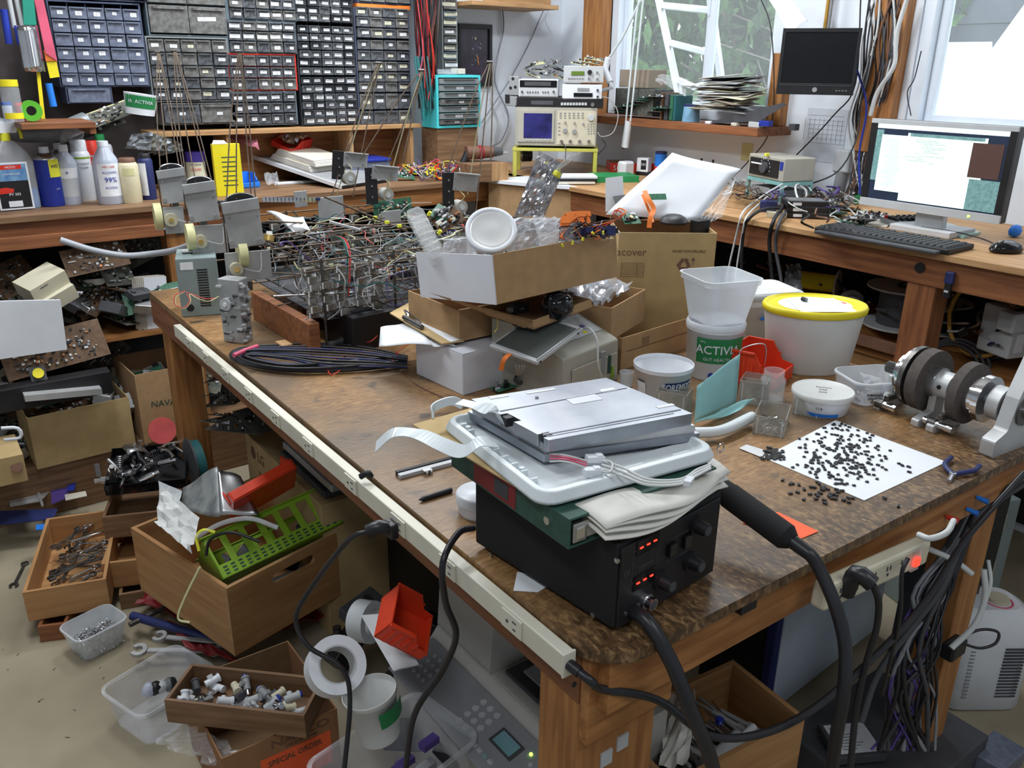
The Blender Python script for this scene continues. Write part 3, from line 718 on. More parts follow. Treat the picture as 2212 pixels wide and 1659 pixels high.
MB().bx(-.001,.0,.02,.17,.02,.07,'grey_putty').build('side_recess',ins)
MB().bx(.03,W_-.01,-.007,-.004,.015,.075,'grey_putty').build('front_cover',ins,bevel=.002)
MB().bx(W_-.075,W_-.058,-.008,-.002,.035,.090,'grey').build('grille_slot',ins);MB().bx(W_-.0,W_+.002,.05,.15,.03,.05,'blue').build('blue_tape',ins)
sl=math.atan2(.063,D_-.03);XP=Matrix.Translation((0,0,.106))@Matrix.Rotation(sl,4,'X')
MB().bx(.07,W_-.008,.045,.195,0,.0022,'light_grey',XP).build('control_panel',ins,bevel=.001)
for k in range(4):
 MB().cyl(XP@Vector((.115+.018*k,.115+.01*k,.002)),XP@Vector((.115+.018*k,.115+.01*k,.005)),.006,n=14,mat='dark_grey').build('button',ins)
for k in range(5):MB().cyl(XP@Vector((.10+.018*k,.165,.002)),XP@Vector((.10+.018*k,.165,.004)),.003,n=10,mat='grey').build('indicator',ins)
MB().cyl(XP@Vector((.165,.075,.0022)),XP@Vector((.165,.075,.003)),.008,n=18,mat='wire_violet').build('round_sticker',ins)
MB().cyl(XP@Vector((.150,.055,.0022)),XP@Vector((.150,.055,.003)),.006,n=18,mat='yellow').build('round_sticker',ins)
MB().box((W_-.03,-.010,.030),(.006,.004,.03),'lime').build('green_tab',ins)
MB().bx(W_-.048,W_-.036,-.009,-.004,.03,.075,'dark_green').build('side_label',ins)
p=[PZ(1255,712,TZ+.15),PZ(1272,708,TZ+.17),PZ(1290,735,TZ+.15),PZ(1292,785,TZ+.10),PZ(1300,815,TZ+.06)]
tag(MB().tube(p,.0022,6,'wire_white').build('white_lead'),'white lead hanging down the front of the beige instrument','wire')
f=F3(TZ+.118,(1161,789),(1058,752),(1260,715),TZ+.158)
lc=f.thing('lcd_glass_panel','loose grey lcd glass panel lying on the beige instrument','display')
MB().bx(0,f.w,0,f.d,0,.008,'light_grey').build('frame',lc,bevel=.001)
MB().bx(.012,f.w-.012,.010,f.d-.008,.0082,.010,'lcd_grey').build('glass',lc,bevel=.0006)
MB().bx(.004,f.w-.004,.002,.006,.0075,.0105,'steel').build('edge_clip',lc)
for x in(.01,f.w-.02):MB().cyl((x,-.002,.004),(x,.002,.004),.003,n=8,mat='dark_steel').build('pin',lc)
fx=f.X@Vector((.03,f.d*.75,.0));d0=DIST(fx)
ribbon('orange_flex',[PD(1112,762,d0-.02),PD(1100,766,d0-.04),PD(1088,778,d0-.05),PD(1082,800,d0-.04)],.010,'orange','orange flex ribbon hanging from the lower left of the loose lcd glass panel',side=Vector((.8,-.6,0)))
for i,(u,v)in enumerate(((1115,790),(1122,791),(1128,790),(1134,788))):
 a=PD(u,v,d0-.02);b=PZ(1118+i*1.5,812,TZ+.035);tag(MB().tube([a,a.lerp(b,.5)+Vector((0,0,-.006)),b],.0014,5,'wire_white').build('white_lead'),'thin white lead dropping from the loose lcd panel into the ferrite ring','wire','white leads in the ferrite ring')
o=MB().loft([[(.009*math.cos(a)+.0,.009*math.sin(a),0)for a in[k*PI/8 for k in range(16)]],[(.012*math.cos(a),.012*math.sin(a),0)for a in[k*PI/8 for k in range(16)]],[(.012*math.cos(a),.012*math.sin(a),.010)for a in[k*PI/8 for k in range(16)]],[(.009*math.cos(a),.009*math.sin(a),.010)for a in[k*PI/8 for k in range(16)]],[(.009*math.cos(a),.009*math.sin(a),0)for a in[k*PI/8 for k in range(16)]]],'dark_grey',cap=False).build('ferrite_ring');o.location=PZ(1118,824,TZ+.022);o.rotation_euler=(.5,.2,0)
tag(o,'dark ferrite ring with white leads through it, standing on the green inverter board','ferrite')
pcb('inverter_board',.075,.035,5,'small green inverter board lying in front of the beige instrument',X=Matrix.Translation(PZ(1078,848,TZ+.008))@rotz(.15))
f=F3(TZ+.168,(1153,713),(1044,682),(1272,668),TZ+.185)
tr=f.thing('shallow_tray','shallow grey brown cardboard tray holding the black headphones','tray')
w_,d_=f.w+.01,.17
MB().bx(0,w_,0,d_,0,.003,'card_in').build('bottom',tr)
for nm,a in(('front_panel',(0,w_,0,.003)),('side_panel',(0,.003,.003,d_)),('side_panel',(w_-.003,w_,.003,d_))):MB().bx(a[0],a[1],a[2],a[3],0,.022,'card').build(nm,tr)
a=PD(927,632,DIST(f.loc)+.02);b=f.X@Vector((0,.0,.02));c_=f.X@Vector((0,.03,.0))
MB().add([a,b,c_,c_+Vector((0,0,-.002)),b+Vector((0,0,-.002))],[(0,1,2),(0,3,4)],'card').build('long_flap',tr).matrix_parent_inverse=f.I
X0_=f.X
def headphone():
 p=f.X@f.at(1205,660,z=.03)
 hp=thing('headphones','black glossy padded headphones lying in the shallow tray','headphones',p,.3)
 MB().lathe([(.001,-.03),(.030,-.028),(.041,-.014),(.043,.004),(.036,.020),(.020,.030),(.001,.033)],24,'black_gloss',T((0,0,0),.5,.2,0),ell=.8).build('ear_cup',hp)
 MB().lathe([(.001,-.02),(.026,-.018),(.032,0),(.026,.015),(.001,.02)],24,'black',T((.045,.03,.0),.4,.3,0)).build('ear_cup',hp)
 MB().tube([(-.03,.0,.01),(-.01,.02,.035),(.02,.03,.04),(.05,.035,.02)],.007,8,'black_gloss').build('headband',hp)
 for k in range(4):MB().tube([(-.04,-.02+.006*k,-.02),(-.042,-.005,.01+.005*k),(-.01,-.03+.01*k,.03),(.03,-.02,.012*k-.01)],.0022,5,'black_gloss').build('coiled_cable',hp)
headphone()
p=f.at(1120,676,z=.003);o=MB().box((0,0,.012),(.042,.026,.022),'dark_grey').box((-.027,0,.012),(.012,.012,.010),'light_grey').box((.0,-.0132,.013),(.012,.0006,.002),'tag_white').build('power_adapter',None,bevel=.003);o.location=f.X@p;o.rotation_euler=(0,0,.1)
tag(o,'small dark grey power adapter in the shallow tray left of the headphones','adapter')
tag(MB().tube([f.X@f.at(u,v,z=.024)for u,v in((1048,672),(1062,668),(1072,680),(1075,705),(1068,718))],.0008,5,'yellow').build('yellow_wire'),'thin yellow wire hanging over the left edge of the shallow tray','wire')
f=F3(TZ+.245,(1073,658),(911,641),(1335,598),TZ+.245);BW,BD,BH=f.w,.30,.0
h=HZ(f.loc,1073,561)-f.loc.z
h=.105
BB=f;print('bigbox',BW,f.d,h,[math.degrees(x)for x in f.X.to_euler()])
bd=f.d
bb_=f.thing('shallow_carton','large shallow cardboard box with white left end, full of electronics','box')
MB().bx(0,BW,0,.003,0,h,'card').build('long_side',bb_)
MB().bx(-.003,0,0,bd,0,h,'white_card').build('white_end',bb_)
MB().bx(-.0032,.0,-.001,.004,0,h,'white_card').build('corner_fold',bb_)
MB().bx(BW-.003,BW,.003,bd,0,h,'card').build('far_end',bb_)
MB().bx(0,BW,bd-.003,bd,0,h,'card_in').build('long_side',bb_)
MB().bx(0,BW,.003,bd-.003,0,.003,'card_in').build('bottom',bb_)
dB=DIST(f.X@Vector((BW*.3,bd*.5,h)))
def P_(u,v,dz=0.):return PD(u,v,dB+dz)
Rc=random.Random(21)
for k in range(9):
 c_=Vector((.09+.035*k,Rc.uniform(.10,bd-.10),Rc.uniform(.05,.075)))
 pcb('loose_board',Rc.uniform(.05,.08),Rc.uniform(.04,.06),40+k,'small loose circuit board heaped inside the big shallow box',base=Rc.choice(['pcb_green','pcb_dark','navy','pcb_green']),X=f.X@T(c_,Rc.uniform(-.5,.5),Rc.uniform(-.5,.5),Rc.uniform(0,3)),group='boards heaped in the big shallow box')
lp=P_(1061,496,-.03);back=(lp-CAM).normalized()
ax=(Vector((-.40,-.62,.66))).normalized()
Z=ax;Xv=Z.orthogonal().normalized();Yv=Z.cross(Xv);XM=Matrix((Xv,Yv,Z)).transposed().to_4x4();XM.translation=lp
jr=thing('glass_jar','glass jar lying tilted in the big shallow box, white rimmed metal lid','jar')
jr.matrix_world=XM;jr.matrix_basis=XM
rl_=rad(112,lp)
MB().lathe([(rl_*.98,-.012),(rl_,-.006),(rl_,.001),(rl_*.97,.003),(rl_*.84,.003),(rl_*.80,.0005)],40,'white_plastic').build('lid_rim',jr)
MB().lathe([(.0005,.0022),(rl_*.3,.0015),(rl_*.70,.0005),(rl_*.76,.0018),(rl_*.80,.0012),(rl_*.82,.0005)],40,'lid_metal').build('lid_disc',jr)
MB().lathe([(rl_*.93,-.010),(rl_*.93,-.02),(rl_*1.0,-.03),(rl_*1.02,-.085),(rl_*.9,-.095),(.001,-.096)],32,'glass').build('glass_body',jr)
Rj=random.Random(4);m=MB()
for k in range(14):m.box((Rj.uniform(-.02,.02),Rj.uniform(-.02,.02),Rj.uniform(-.085,-.05)),(Rj.uniform(.004,.012),.005,.004),Rj.choice(['black','dark_grey','wire_brown','white_plastic']),T((0,0,0),Rj.uniform(0,.4),0,Rj.uniform(0,3)))
o=m.build('small_parts',jr);o['kind']='stuff'
def crumple(name,q,m_,label,seed,amp=.008,nx=12,ny=10,th=.0,cat='bag',puff=0.):
 r_=random.Random(seed);N={}
 nrm=(q[1]-q[0]).cross(q[3]-q[0]).normalized()
 def fn(a,b):
  k=(round(a*nx),round(b*ny));r2=N.setdefault(k,r_.uniform(-1,1));p=q[0].lerp(q[1],a).lerp(q[3].lerp(q[2],a),b)
  return p+nrm*(amp*r2+puff*math.sin(PI*a)*math.sin(PI*b))
 mb_=MB().grid(fn,nx,ny,m_,sm=False)
 if puff:mb_.grid(lambda a,b:fn(a,b)-nrm*(2*puff*math.sin(PI*a)*math.sin(PI*b)+.001),nx,ny,m_,sm=False)
 o=mb_.build(name,None,solid=th);return tag(o,label,cat)if label else o
crumple('esd_bag',[P_(1110,470,.10),P_(1150,468,.10),P_(1213,352,.06),P_(1165,325,.06)],'esd_bag','tall crumpled silvery antistatic bag standing up from the back of the big shallow box',1,.006,8,16,.0005)
crumple('esd_bag',[P_(1150,470,.09),P_(1175,470,.09),P_(1216,372,.05),P_(1190,350,.06)],'esd_bag','second silvery antistatic bag leaning against the tall one behind the jar',2,.006,8,14,.0005)
for i in range(3):tag(MB().tube([P_(1195,375,.05),P_(1215+6*i,352,.04),P_(1236+10*i,334-3*i,.03)],.0012,5,'wire_white').build('cable_tie'),['leftmost','middle','rightmost'][i]+' of the three white wire ends sticking up beside the antistatic bags','wire')
o=MB().box((0,0,0),(.022,.012,.012),'lemon').build('yellow_tag',None,bevel=.002);o.location=P_(1203,376,.04);o.rotation_euler=(.3,.4,.5);tag(o,'lime yellow tag clipped on top of the antistatic bags','tag')
crumple('clear_bag',[P_(1095,545,-.03),P_(1200,540,-.03),P_(1215,470,.0),P_(1110,470,.0)],'bag','crumpled clear plastic bag right behind the tilted jar',3,.008,12,10,puff=.03)
crumple('pink_clear_bag',[P_(1165,530,-.02),P_(1255,522,-.02),P_(1245,480,.03),P_(1150,462,.03)],'bag','pale pink clear bag full of leads beside the orange robot parts',4,.008,12,10,puff=.03)
crumple('clear_bag',[P_(955,548,-.03),P_(1030,552,-.03),P_(1030,520,.02),P_(960,515,.02)],'bag','clear bag between the clear clamshell and the tilted jar',5,.007,10,8,puff=.02)
X=Matrix.Translation(P_(948,560,-.03));a=P_(893,455,.03)-P_(948,560,-.03)
ct=thing('clear_clamshell','clear moulded plastic tray leaning over the left end of the big shallow box','tray',P_(948,562,-.04))
L_=a.length;ez=a.normalized();ex_=(P_(1000,560,-.03)-P_(948,560,-.03)).normalized();ex_=(ex_-ez*ex_.dot(ez)).normalized();ey_=ez.cross(ex_)
XC=Matrix((ex_,ey_,ez)).transposed().to_4x4()
MB().loft([[XC@Vector((x,y,z))for x,y in rrect(.040*s,.030*s,.006)]for z,s in((0,.8),(.01,1),(L_*.9,1.05),(L_,.8))],'clear').build('shell',ct)
for k in range(7):MB().box((0,0,0),(.030,.034,.006),'clear',XC@Matrix.Translation((0,0,.02+k*L_*.11))).build('moulded_rib',ct)
fb=[('pcb_brown',955,505,.07,.05,.7,'brown circuit board with yellow capacitors behind the clear clamshell'),('pcb_green',950,478,.05,.03,.5,'small green circuit board standing on the brown board'),('pcb_green',985,482,.035,.03,.3,'second small green board left of the tilted jar')]
for i,(b_,u,v,w_,d_,rx,lb)in enumerate(fb):pcb('loose_board',w_,d_,70+i,lb,base=b_,X=Matrix.Translation(P_(u,v,.0+.01*i))@T((0,0,0),rx,-.4,.5*i),dense=1.6)
for i,(u,v)in enumerate(((925,465),(947,505))):
 o=MB().cyl((0,0,0),(0,0,.010),.0042,n=10,mat='lemon').build('yellow_capacitor');o.location=P_(u,v,-.02);o.rotation_euler=(.5,.4,0);tag(o,['upper','lower'][i]+' bright yellow capacitor beside the brown board in the big shallow box','capacitor')
op=thing('orange_bracket','orange plastic robot bracket with holes on top of the big shallow box','bracket',P_(1208,492,-.02),-.5,None,.9)
MB().prism([(0,0),(.006,.026),(.03,.03),(.036,.024),(.04,.032),(.07,.036),(.074,.012),(.06,0),(.052,.014),(.03,.012),(.02,0)],0,.004,'orange').build('plate',op,bevel=.001)
MB().prism([(0,.0),(.01,.024),(.03,.03),(.07,.03),(.072,.018),(.04,.015),(.02,0)],.018,.022,'orange').build('plate',op,bevel=.001)
for x in(.012,.035,.062):MB().cyl((x,.02,0),(x,.02,.022),.003,n=8,mat='orange').build('spacer',op)
cw=[('red','black','navy','black','wire_brown','orange','pale_yellow')][0]
nm={'red':'red','black':'black','navy':'dark blue','yellow':'yellow','wire_brown':'brown','orange':'orange','pale_yellow':'pale yellow'}
for k in range(26):
 r_=Rc;c_=r_.choice(cw);u=r_.uniform(1200,1320);v=r_.uniform(485,520)
 pts=[P_(u,v,r_.uniform(-.04,.04))]
 for j in range(3):u+=r_.uniform(-18,26);v+=r_.uniform(-18,16);pts.append(P_(min(u,1340),min(max(v,468),515),r_.uniform(-.05,.05)))
 tag(MB().tube(pts,.0014,5,c_).build('servo_lead'),nm[c_]+' servo lead tangled at the right end of the big shallow box','wire',nm[c_]+' servo leads in the big shallow box')
for k,(c_,u,v)in enumerate((('red',1345,462),('orange',1352,458),('wire_brown',1340,470))):
 tag(MB().tube([P_(1260,505-8*k,0),P_(1300,490-6*k,-.01),P_(1330,475,-.02),P_(u,v,-.02),P_(u-15,v-8,0),P_(u-22,v+3,0)],.0018,5,c_).build('servo_lead'),['red','orange','brown'][k]+' lead looping up highest at the right end of the big shallow box','wire')
for k in range(7):
 o=MB().box((0,0,0),(.022,.012,.020),'navy').box((0,0,.013),(.012,.010,.006),'black').cyl((.005,0,.016),(.005,0,.020),.003,n=8,mat='white_plastic').build('servo');o.location=P_(1218+17*k,505+Rc.uniform(-10,10),.0+Rc.uniform(-.02,.02));o.rotation_euler=(Rc.uniform(0,2),Rc.uniform(0,2),Rc.uniform(0,3))
 tag(o,'small dark blue servo motor in the right half of the big shallow box','servo','servos in the big shallow box')
for k in range(5):
 o=MB().box((0,0,0),(.008,.004,.004),'lemon').build('yellow_plug');o.location=P_(1215+22*k,528-6*k+Rc.uniform(-8,4),-.04);o.rotation_euler=(Rc.uniform(0,2),Rc.uniform(0,2),0);tag(o,'tiny bright yellow plug along the long rim of the big shallow box','plug','yellow plugs in the big shallow box')
f=Fr(PZ(1340,800,TZ),.12)
obox(f,.33,.20,.085,'card','card_in',name='brown_carton',label='low brown cardboard box behind the white Foremost tub')
m=MB().bx(.02,.30,-.0008,0,.045,.047,'wire_brown').bx(.08,.11,-.0008,0,.05,.07,'card_in').build('print',None)
m.matrix_basis=f.X;tag(m,'dark brown printed marks on the front of the low brown cardboard box','print')
f=Fr(PZ(1318,738,TZ+.086),.42)
oc=obox(f,.22,.20,.085,'card','card_in',name='brown_carton',label='open brown carton full of shiny bags, between the instrument and the tall Discover carton')
q=[f.X@Vector(p)for p in((.02,.05,.08),(.20,.03,.09),(.19,.17,.11),(.01,.17,.10))]
crumple('silver_bag',q,'esd_bag','shiny crumpled silver bag filling the open brown carton',8,.012,12,10,.0005)
crumple('clear_bag',[p+Vector((0,0,.012))for p in q],'bag','clear crumpled bag on top of the silver bag in the open brown carton',9,.014,12,10)
f=Fr(PZ(1440,775,TZ),.10);dh=HZ(f.loc,1428,505)-TZ
f=Fr(PZ(1385,770,TZ)+Vector((.05,.13,0)),-.62)
p0=f.at(1330,500,y=0);
f.w=.235;dh=HZ(f.loc,1335,500)-TZ
dc=f.thing('discover_carton','tall open brown carton printed Discover with recycling marks and junk in its top','box')
e0=f.at(1332,600,y=0).x;e1=f.at(1540,600,y=0).x;z1=f.at(1430,503,y=0).z;zb_=0
th=.003
MB().bx(e0,e1,0,th,0,z1,'card2').build('front_panel',dc);MB().bx(e0,e0+th,th,.2,0,z1,'card2').build('side_panel',dc);MB().bx(e1-th,e1,th,.2,0,z1,'card2').build('side_panel',dc)
MB().bx(e0,e1,.2,.203,0,z1,'card_in').build('back_panel',dc);MB().bx(e0,e1,th,.2,.0,.003,'card_in').build('bottom',dc)
MB().bx(e0,e1,th,.2,z1-.05,z1-.047,'card_in').build('inner_flap',dc)
p=f.at(1353,545,y=0);text('lettering','Discover',.030,'wire_brown',dc,FR(p.x,-.0006,p.z))
p=f.at(1488,543,y=0);text('lettering','SEALED NON-SPILLABLE',.0105,'pcb_brown',dc,FR(p.x,-.0006,p.z),sx=.8)
p=f.at(1366,583,y=0);m=MB()
for k in range(8):m.box((p.x,-.0005,p.z+.019-.0054*k),(.062,.0006,.0008),'wire_brown')
for x in(-.031,.012,.031):m.box((p.x+x,-.0005,p.z),(.0008,.0006,.039),'wire_brown')
m.build('printed_table',dc)
p=f.at(1477,572,y=0);m=MB()
for k in range(3):
 a=2*PI*k/3+PI/2
 for s,e in((0,.62),):
  c0=Vector((.020*math.cos(a),0,.020*math.sin(a)));c1=Vector((.020*math.cos(a+2.0),0,.020*math.sin(a+2.0)))
  q0,q1=c0.lerp(c1,.12),c0.lerp(c1,.72);dd=(q1-q0).normalized();nn=Vector((-dd.z,0,dd.x))
  B=Vector((p.x,-.0006,p.z))
  m.add([B+q0-nn*.0045,B+q0+nn*.0045,B+q1+nn*.0045,B+q1+nn*.008,B+q1+dd*.008,B+q1-nn*.008,B+q1-nn*.0045],[(0,1,2,3,4,5,6)],'wire_brown')
m.build('recycling_mark',dc)
m=MB();p=f.at(1497,566,y=0)
m.box((p.x,-.0006,p.z-.003),(.002,.0006,.014),'wire_brown').add([(p.x-.006,-.0008,p.z+.004),(p.x+.006,-.0008,p.z+.004),(p.x,-.0008,p.z+.013)],[(0,1,2)],'wire_brown');m.build('arrow_mark',dc)
dD=DIST(f.X@Vector(((e0+e1)/2,.10,z1)))
def Q_(u,v,dz=0.):return PD(u,v,dD+dz)
sheet4('white_sheet',[Q_(1308,465,.0),Q_(1452,328,.05),Q_(1600,368,.07),Q_(1500,478,.0)],'paper','large blank white sheet of card rising from the Discover carton',cat='paper',th=.001,wav=.006,seed=5)
tag(MB().prism([(0,0),(.055,.01),(.05,.10),(.0,.095)],0,.001,'paper').build('white_card'),'small white card leaning behind the large white sheet at its left','card').matrix_basis=Matrix.Translation(Q_(1308,458,.05))@T((0,0,0),1.35,0,-.5)
crumple('esd_bag',[Q_(1500,490,-.01),Q_(1560,470,.0),Q_(1590,385,.06),Q_(1540,420,.04)],'bag','clear crumpled bag on the right of the large white sheet',12,.006,8,8)
X=Matrix.Translation(Q_(1345,480,.0))@T((0,0,0),.75,-.1,-.35)
pcb('black_panel_board',.17,.09,91,'black framed board standing in the Discover carton in front of the white sheet',base='black',X=X,dense=.4)
pcb('green_strip_board',.055,.018,92,'green strip board lying against the large white sheet',X=Matrix.Translation(Q_(1400,432,-.01))@T((0,0,0),.9,0,-.4),dense=.2)
pcb('green_board',.05,.04,93,'green circuit board at the left corner of the Discover carton',X=Matrix.Translation(Q_(1350,485,-.03))@T((0,0,0),.6,0,-.3))
ribbon('orange_flex',[Q_(1392,412,-.02),Q_(1402,432,-.035),Q_(1412,452,-.04),Q_(1405,470,-.05),Q_(1402,492,-.05)],.013,'orange','curled orange flex ribbon sticking up from the Discover carton',side=Vector((.8,-.55,.1)))
ribbon('orange_flex',[Q_(1388,420,-.0),Q_(1396,440,-.01),Q_(1404,460,-.01),Q_(1410,480,-.03)],.008,'orange','narrower orange flex ribbon behind the curled one in the Discover carton',side=Vector((.8,-.55,.1)))
m=MB().lathe([(.001,.02),(.02,.018),(.034,.010),(.040,0),(.036,-.006)],20,'black').build('black_cover');m.location=Q_(1455,478,-.01);tag(m,'domed black plastic cover in the Discover carton','cover')
o=MB().box((0,0,0),(.05,.03,.04),'black').build('black_relay',None,bevel=.002);o.location=Q_(1512,490,-.01);tag(o,'black box at the right corner of the Discover carton','box')
def tub_thing(name,u,v,wpx,vtop,label,mt,z=TZ,taper=.88,rim=True,cat='tub',n=32,wall=.0012,wtop=None):
 p=PZ(u,v,z);rt_=rad(wtop or wpx,p);h=HZ(p,u,vtop)-z
 t=thing(name,label,cat,p,face_ang(p));r0=rt_*taper
 pr=[(2*r0*.97,2*r0*.97,0),(2*r0,2*r0,.003),(2*rt_*.97,2*rt_*.97,h-.010),(2*rt_,2*rt_,h-.009),(2*rt_,2*rt_,h)]
 MB().tub(pr,wall,mt,n=n).build('body',t)
 t['h']=0;del t['h']
 return t,r0,rt_,h
t,r0,r1,h=tub_thing('yogurt_tub',1428,862,128,783,'empty white Foremost tub with a dark blue label','white_plastic',taper=.80)
print('foremost',r0,r1,h);sl=(r1-r0)/h
wrappatch('label_patch','navy',t,r0+sl*.02,.02,h*.70,.10,1.25,sl);wraptext('lettering','FOREMOST',.022,'tag_white',t,r0+sl*h*.5+.0008,h*.56,.66,sl,sx=.75,bold=.0003)
wraptext('lettering','FAT FREE',.009,'tag_white',t,r0+sl*h*.3+.0008,h*.36,.62,sl,sx=.8)
wrappatch('barcode_patch','tag_white',t,r0+sl*.02,.014,h*.62,-1.05,-.62,sl)
m=MB()
for k in range(9):
 z=.018+k*.005;q=r0+sl*z+.001
 m.grid(lambda i,j:((q+sl*.002*j)*math.sin(-1.02+.36*i),-(q+sl*.002*j)*math.cos(-1.02+.36*i),z+.0022*j),4,1,'dark_grey')
m.build('barcode',t)
t,r0,r1,h=tub_thing('yogurt_tub',1536,806,122,698,'white and green Activia yogurt tub standing under the square clear tub','white_plastic',taper=.90)
sl=(r1-r0)/h;print('activia',r0,r1,h)
wrappatch('label_patch','label_green',t,r0+sl*h*.35,h*.36,h*.84,-.62,1.3,sl)
wraptext('lettering','ACTIVIA',.030,'tag_white',t,r0+sl*h*.62+.0008,h*.62,.18,sl,bold=.0003)
wraptext('lettering','GUT HEALTH',.011,'tag_white',t,r0+sl*h*.45+.0008,h*.44,.15,sl)
wraptext('lettering','650 g',.006,'tag_white',t,r0+sl*h*.8+.0008,h*.78,-.38,sl)
MB().cyl((0,-r0-.0002,h*.12),(0,-r0-.0012,h*.12),.0075,n=20,mat='can_blue').build('blue_dot',t)
MB().lathe([(r1*1.02,h-.004),(r1*1.03,h+.004),(r1*1.0,h+.010),(r1*.96,h+.012),(r1*.93,h+.011)],32,'frosted').build('rim',t)
AP=t.location.copy();AH=h
p=Vector((AP.x,AP.y,TZ+AH+.012));t=thing('square_tub','square clear plastic tub stacked on the Activia tub','tub',p,-.30)
wt=rad(160,p)*2*.84;ht=HZ(p,1540,592)-p.z;print('sqtub',wt,ht)
L=[[(x,y,z)for x,y in rrect(wt*s,wt*s,wt*.14*s+.004,5)]for s,z in((.70,0),(.72,.003),(.93,ht-.016),(.99,ht-.014),(1.0,ht-.002),(1.03,ht))]
Li=[[(x,y,z)for x,y in rrect(wt*s,wt*s,wt*.14*s+.003,5)]for s,z in((.975,ht),(.92,ht-.016),(.715,.004))]
MB().loft(L+Li,'frosted',cap=True).build('body',t)
f=Fr(PZ(1600,740,TZ),-.35);t=f.thing('lidded_food_box','translucent food box with white lid and blue clip behind the clear tub','food box')
w_=.19;d_=.16;h=.115
MB().loft([[(x,y,z)for x,y in rrect(w_*s,d_*s,.02,4,w_/2,d_/2)]for s,z in((.86,0),(.97,h*.85),(1.0,h*.86),(1.0,h))],'frosted2').build('body',t)
MB().loft([[(x,y,z)for x,y in rrect(w_*s,d_*s,.022,4,w_/2,d_/2)]for s,z in((1.02,h),(1.05,h+.004),(1.05,h+.014),(1.0,h+.018))],'light_grey').build('lid',t)
MB().loft([[(x,y,z)for x,y in rrect(w_*.93,d_*.93,.018,4,w_/2,d_/2)]for z in(h+.0181,h+.020)],'white_plastic').build('lid_panel',t)
MB().bx(.05,.13,-.012,-.002,h*.55,h*.62,'bright_blue').build('clip',t,bevel=.003)
p=PZ(1742,790,TZ);h=HZ(p,1752,672)-TZ;rx=rad(200,p);print('bucket',rx,h)
h=.158
t=thing('oval_bucket','big oval white bucket with a bright yellow lid, paper and pen on top','bucket',p,-.62)
el=.80
MB().lathe([(.001,0),(rx*.84,0),(rx*.87,.004),(rx*1.02,h-.02),(rx*1.03,h-.002)],40,'frosted2',ell=el).build('body',t)
MB().lathe([(rx*1.04,h-.008),(rx*1.08,h-.006),(rx*1.09,h+.004),(rx*1.06,h+.010),(rx*1.02,h+.011),(rx*.98,h+.006),(rx*.95,h+.0055),(.001,h+.0055)],40,'yellow',ell=el).build('lid',t)
MB().prism(circ(rx*.76,32,ry=rx*.76*el),h+.0058,h+.0064,'tag_white').build('lid_label',t)
MB().prism([(-.02,.03),(.06,.05),(.085,.01),(.05,.0)],h+.0065,h+.007,'orange_bright').build('lid_print',t)
MB().prism([(x*rx*.5,y*rx*.5)for x,y in((-1.0,-1.3),(1.35,-1.25),(1.1,.9),(-1.0,.75))],h+.0075,h+.0085,'paper').build('paper',t)
LP=t
pe=Fr(Vector((p.x,p.y,TZ+h+.014)),-.62);o=thing('clear_pen','clear ballpoint pen lying on the paper on the yellow bucket lid','pen',pe.X@Vector((-.01,-.005,0)),1.4)
MB().cyl((-.03,0,0),(.02,0,0),.005,n=8,mat='glass').build('barrel',o);MB().cyl((.02,0,0),(.035,0,0),.0055,n=8,mat='black').build('cap',o)
f=Fr(PZ(1715,835,TZ),-.5)
def red_bin(f,w_,d_,h,label,col='red_bin',name='parts_bin',th=.0025):
 t=f.thing(name,label,'bin')
 MB().bx(0,w_,0,d_,0,th,col).build('bottom',t)
 MB().bx(0,w_,d_-th,d_,th,h,col).build('back_wall',t)
 MB().bx(th,w_-th,-.004,th,th,h*.40,col).build('front_lip',t,bevel=.002)
 for x in(0,w_-th):
  pr=[(0,0),(d_,0),(d_,h),(d_*.45,h),(d_*.22,h*.5),(-.003,h*.42)]
  MB().loft([[(x,y,z)for y,z in pr],[(x+th,y,z)for y,z in pr]],col,sm=False).build('side_wall',t,bevel=.0008)
  s=-1 if x==0 else 1;xx=x if s<0 else x+th
  m=MB()
  for k in range(4):m.box((xx+s*.0015,d_*(.3+.17*k),h*.45),(.003,.006,h*.8 if k>1 else h*.5),col)
  m.build('side_ribs',t)
  MB().box((xx+s*.002,d_*.72,h-.003),(.006,d_*.55,.006),col).build('side_rim',t,bevel=.001)
 return t
a=PZ(1592,790,TZ);red_bin(Fr(PZ(1668,846,TZ),.30),.125,.12,.085,'bright red plastic parts bin standing in front of the yellow lidded bucket')
f=Fr(PZ(1880,858,TZ),-.42);w_=.155;d_=.125;h=.058
t=f.thing('spacers_tub','clear rectangular tub with a handwritten THREADED SPACERS label','tub')
def rt(w_,d_,h,r_,m_,t,wall=.0015,base=.85):
 L=[[(x,y,z)for x,y in rrect(w_*s,d_*s,r_*s,5)]for s,z in((base,0),(base+.02,.002),(.965,h-.007),(.995,h-.006),(1.0,h-.001),(.985,h))]
 Li=[[(x,y,z)for x,y in rrect(w_*s-2*wall,d_*s-2*wall,r_*s-wall,5)]for s,z in((.96,h),(.945,h-.008),(base+.01,.003))]
 return MB().loft(L+Li,m_,cap=True).build('body',t)
rt(w_,d_,h,.03,'frosted',t);
MB().add([(-.055,-.0585,.014),(-.012,-.0592,.012),(-.012,-.0608,.038),(-.055,-.0604,.040)],[(0,1,2,3)],'tag_white').build('label_card',t)
text('lettering','THREADED\nSPACERS',.0085,'black',t,FR(-.034,-.0612,.026,-.05))
Rt=random.Random(6);m=MB()
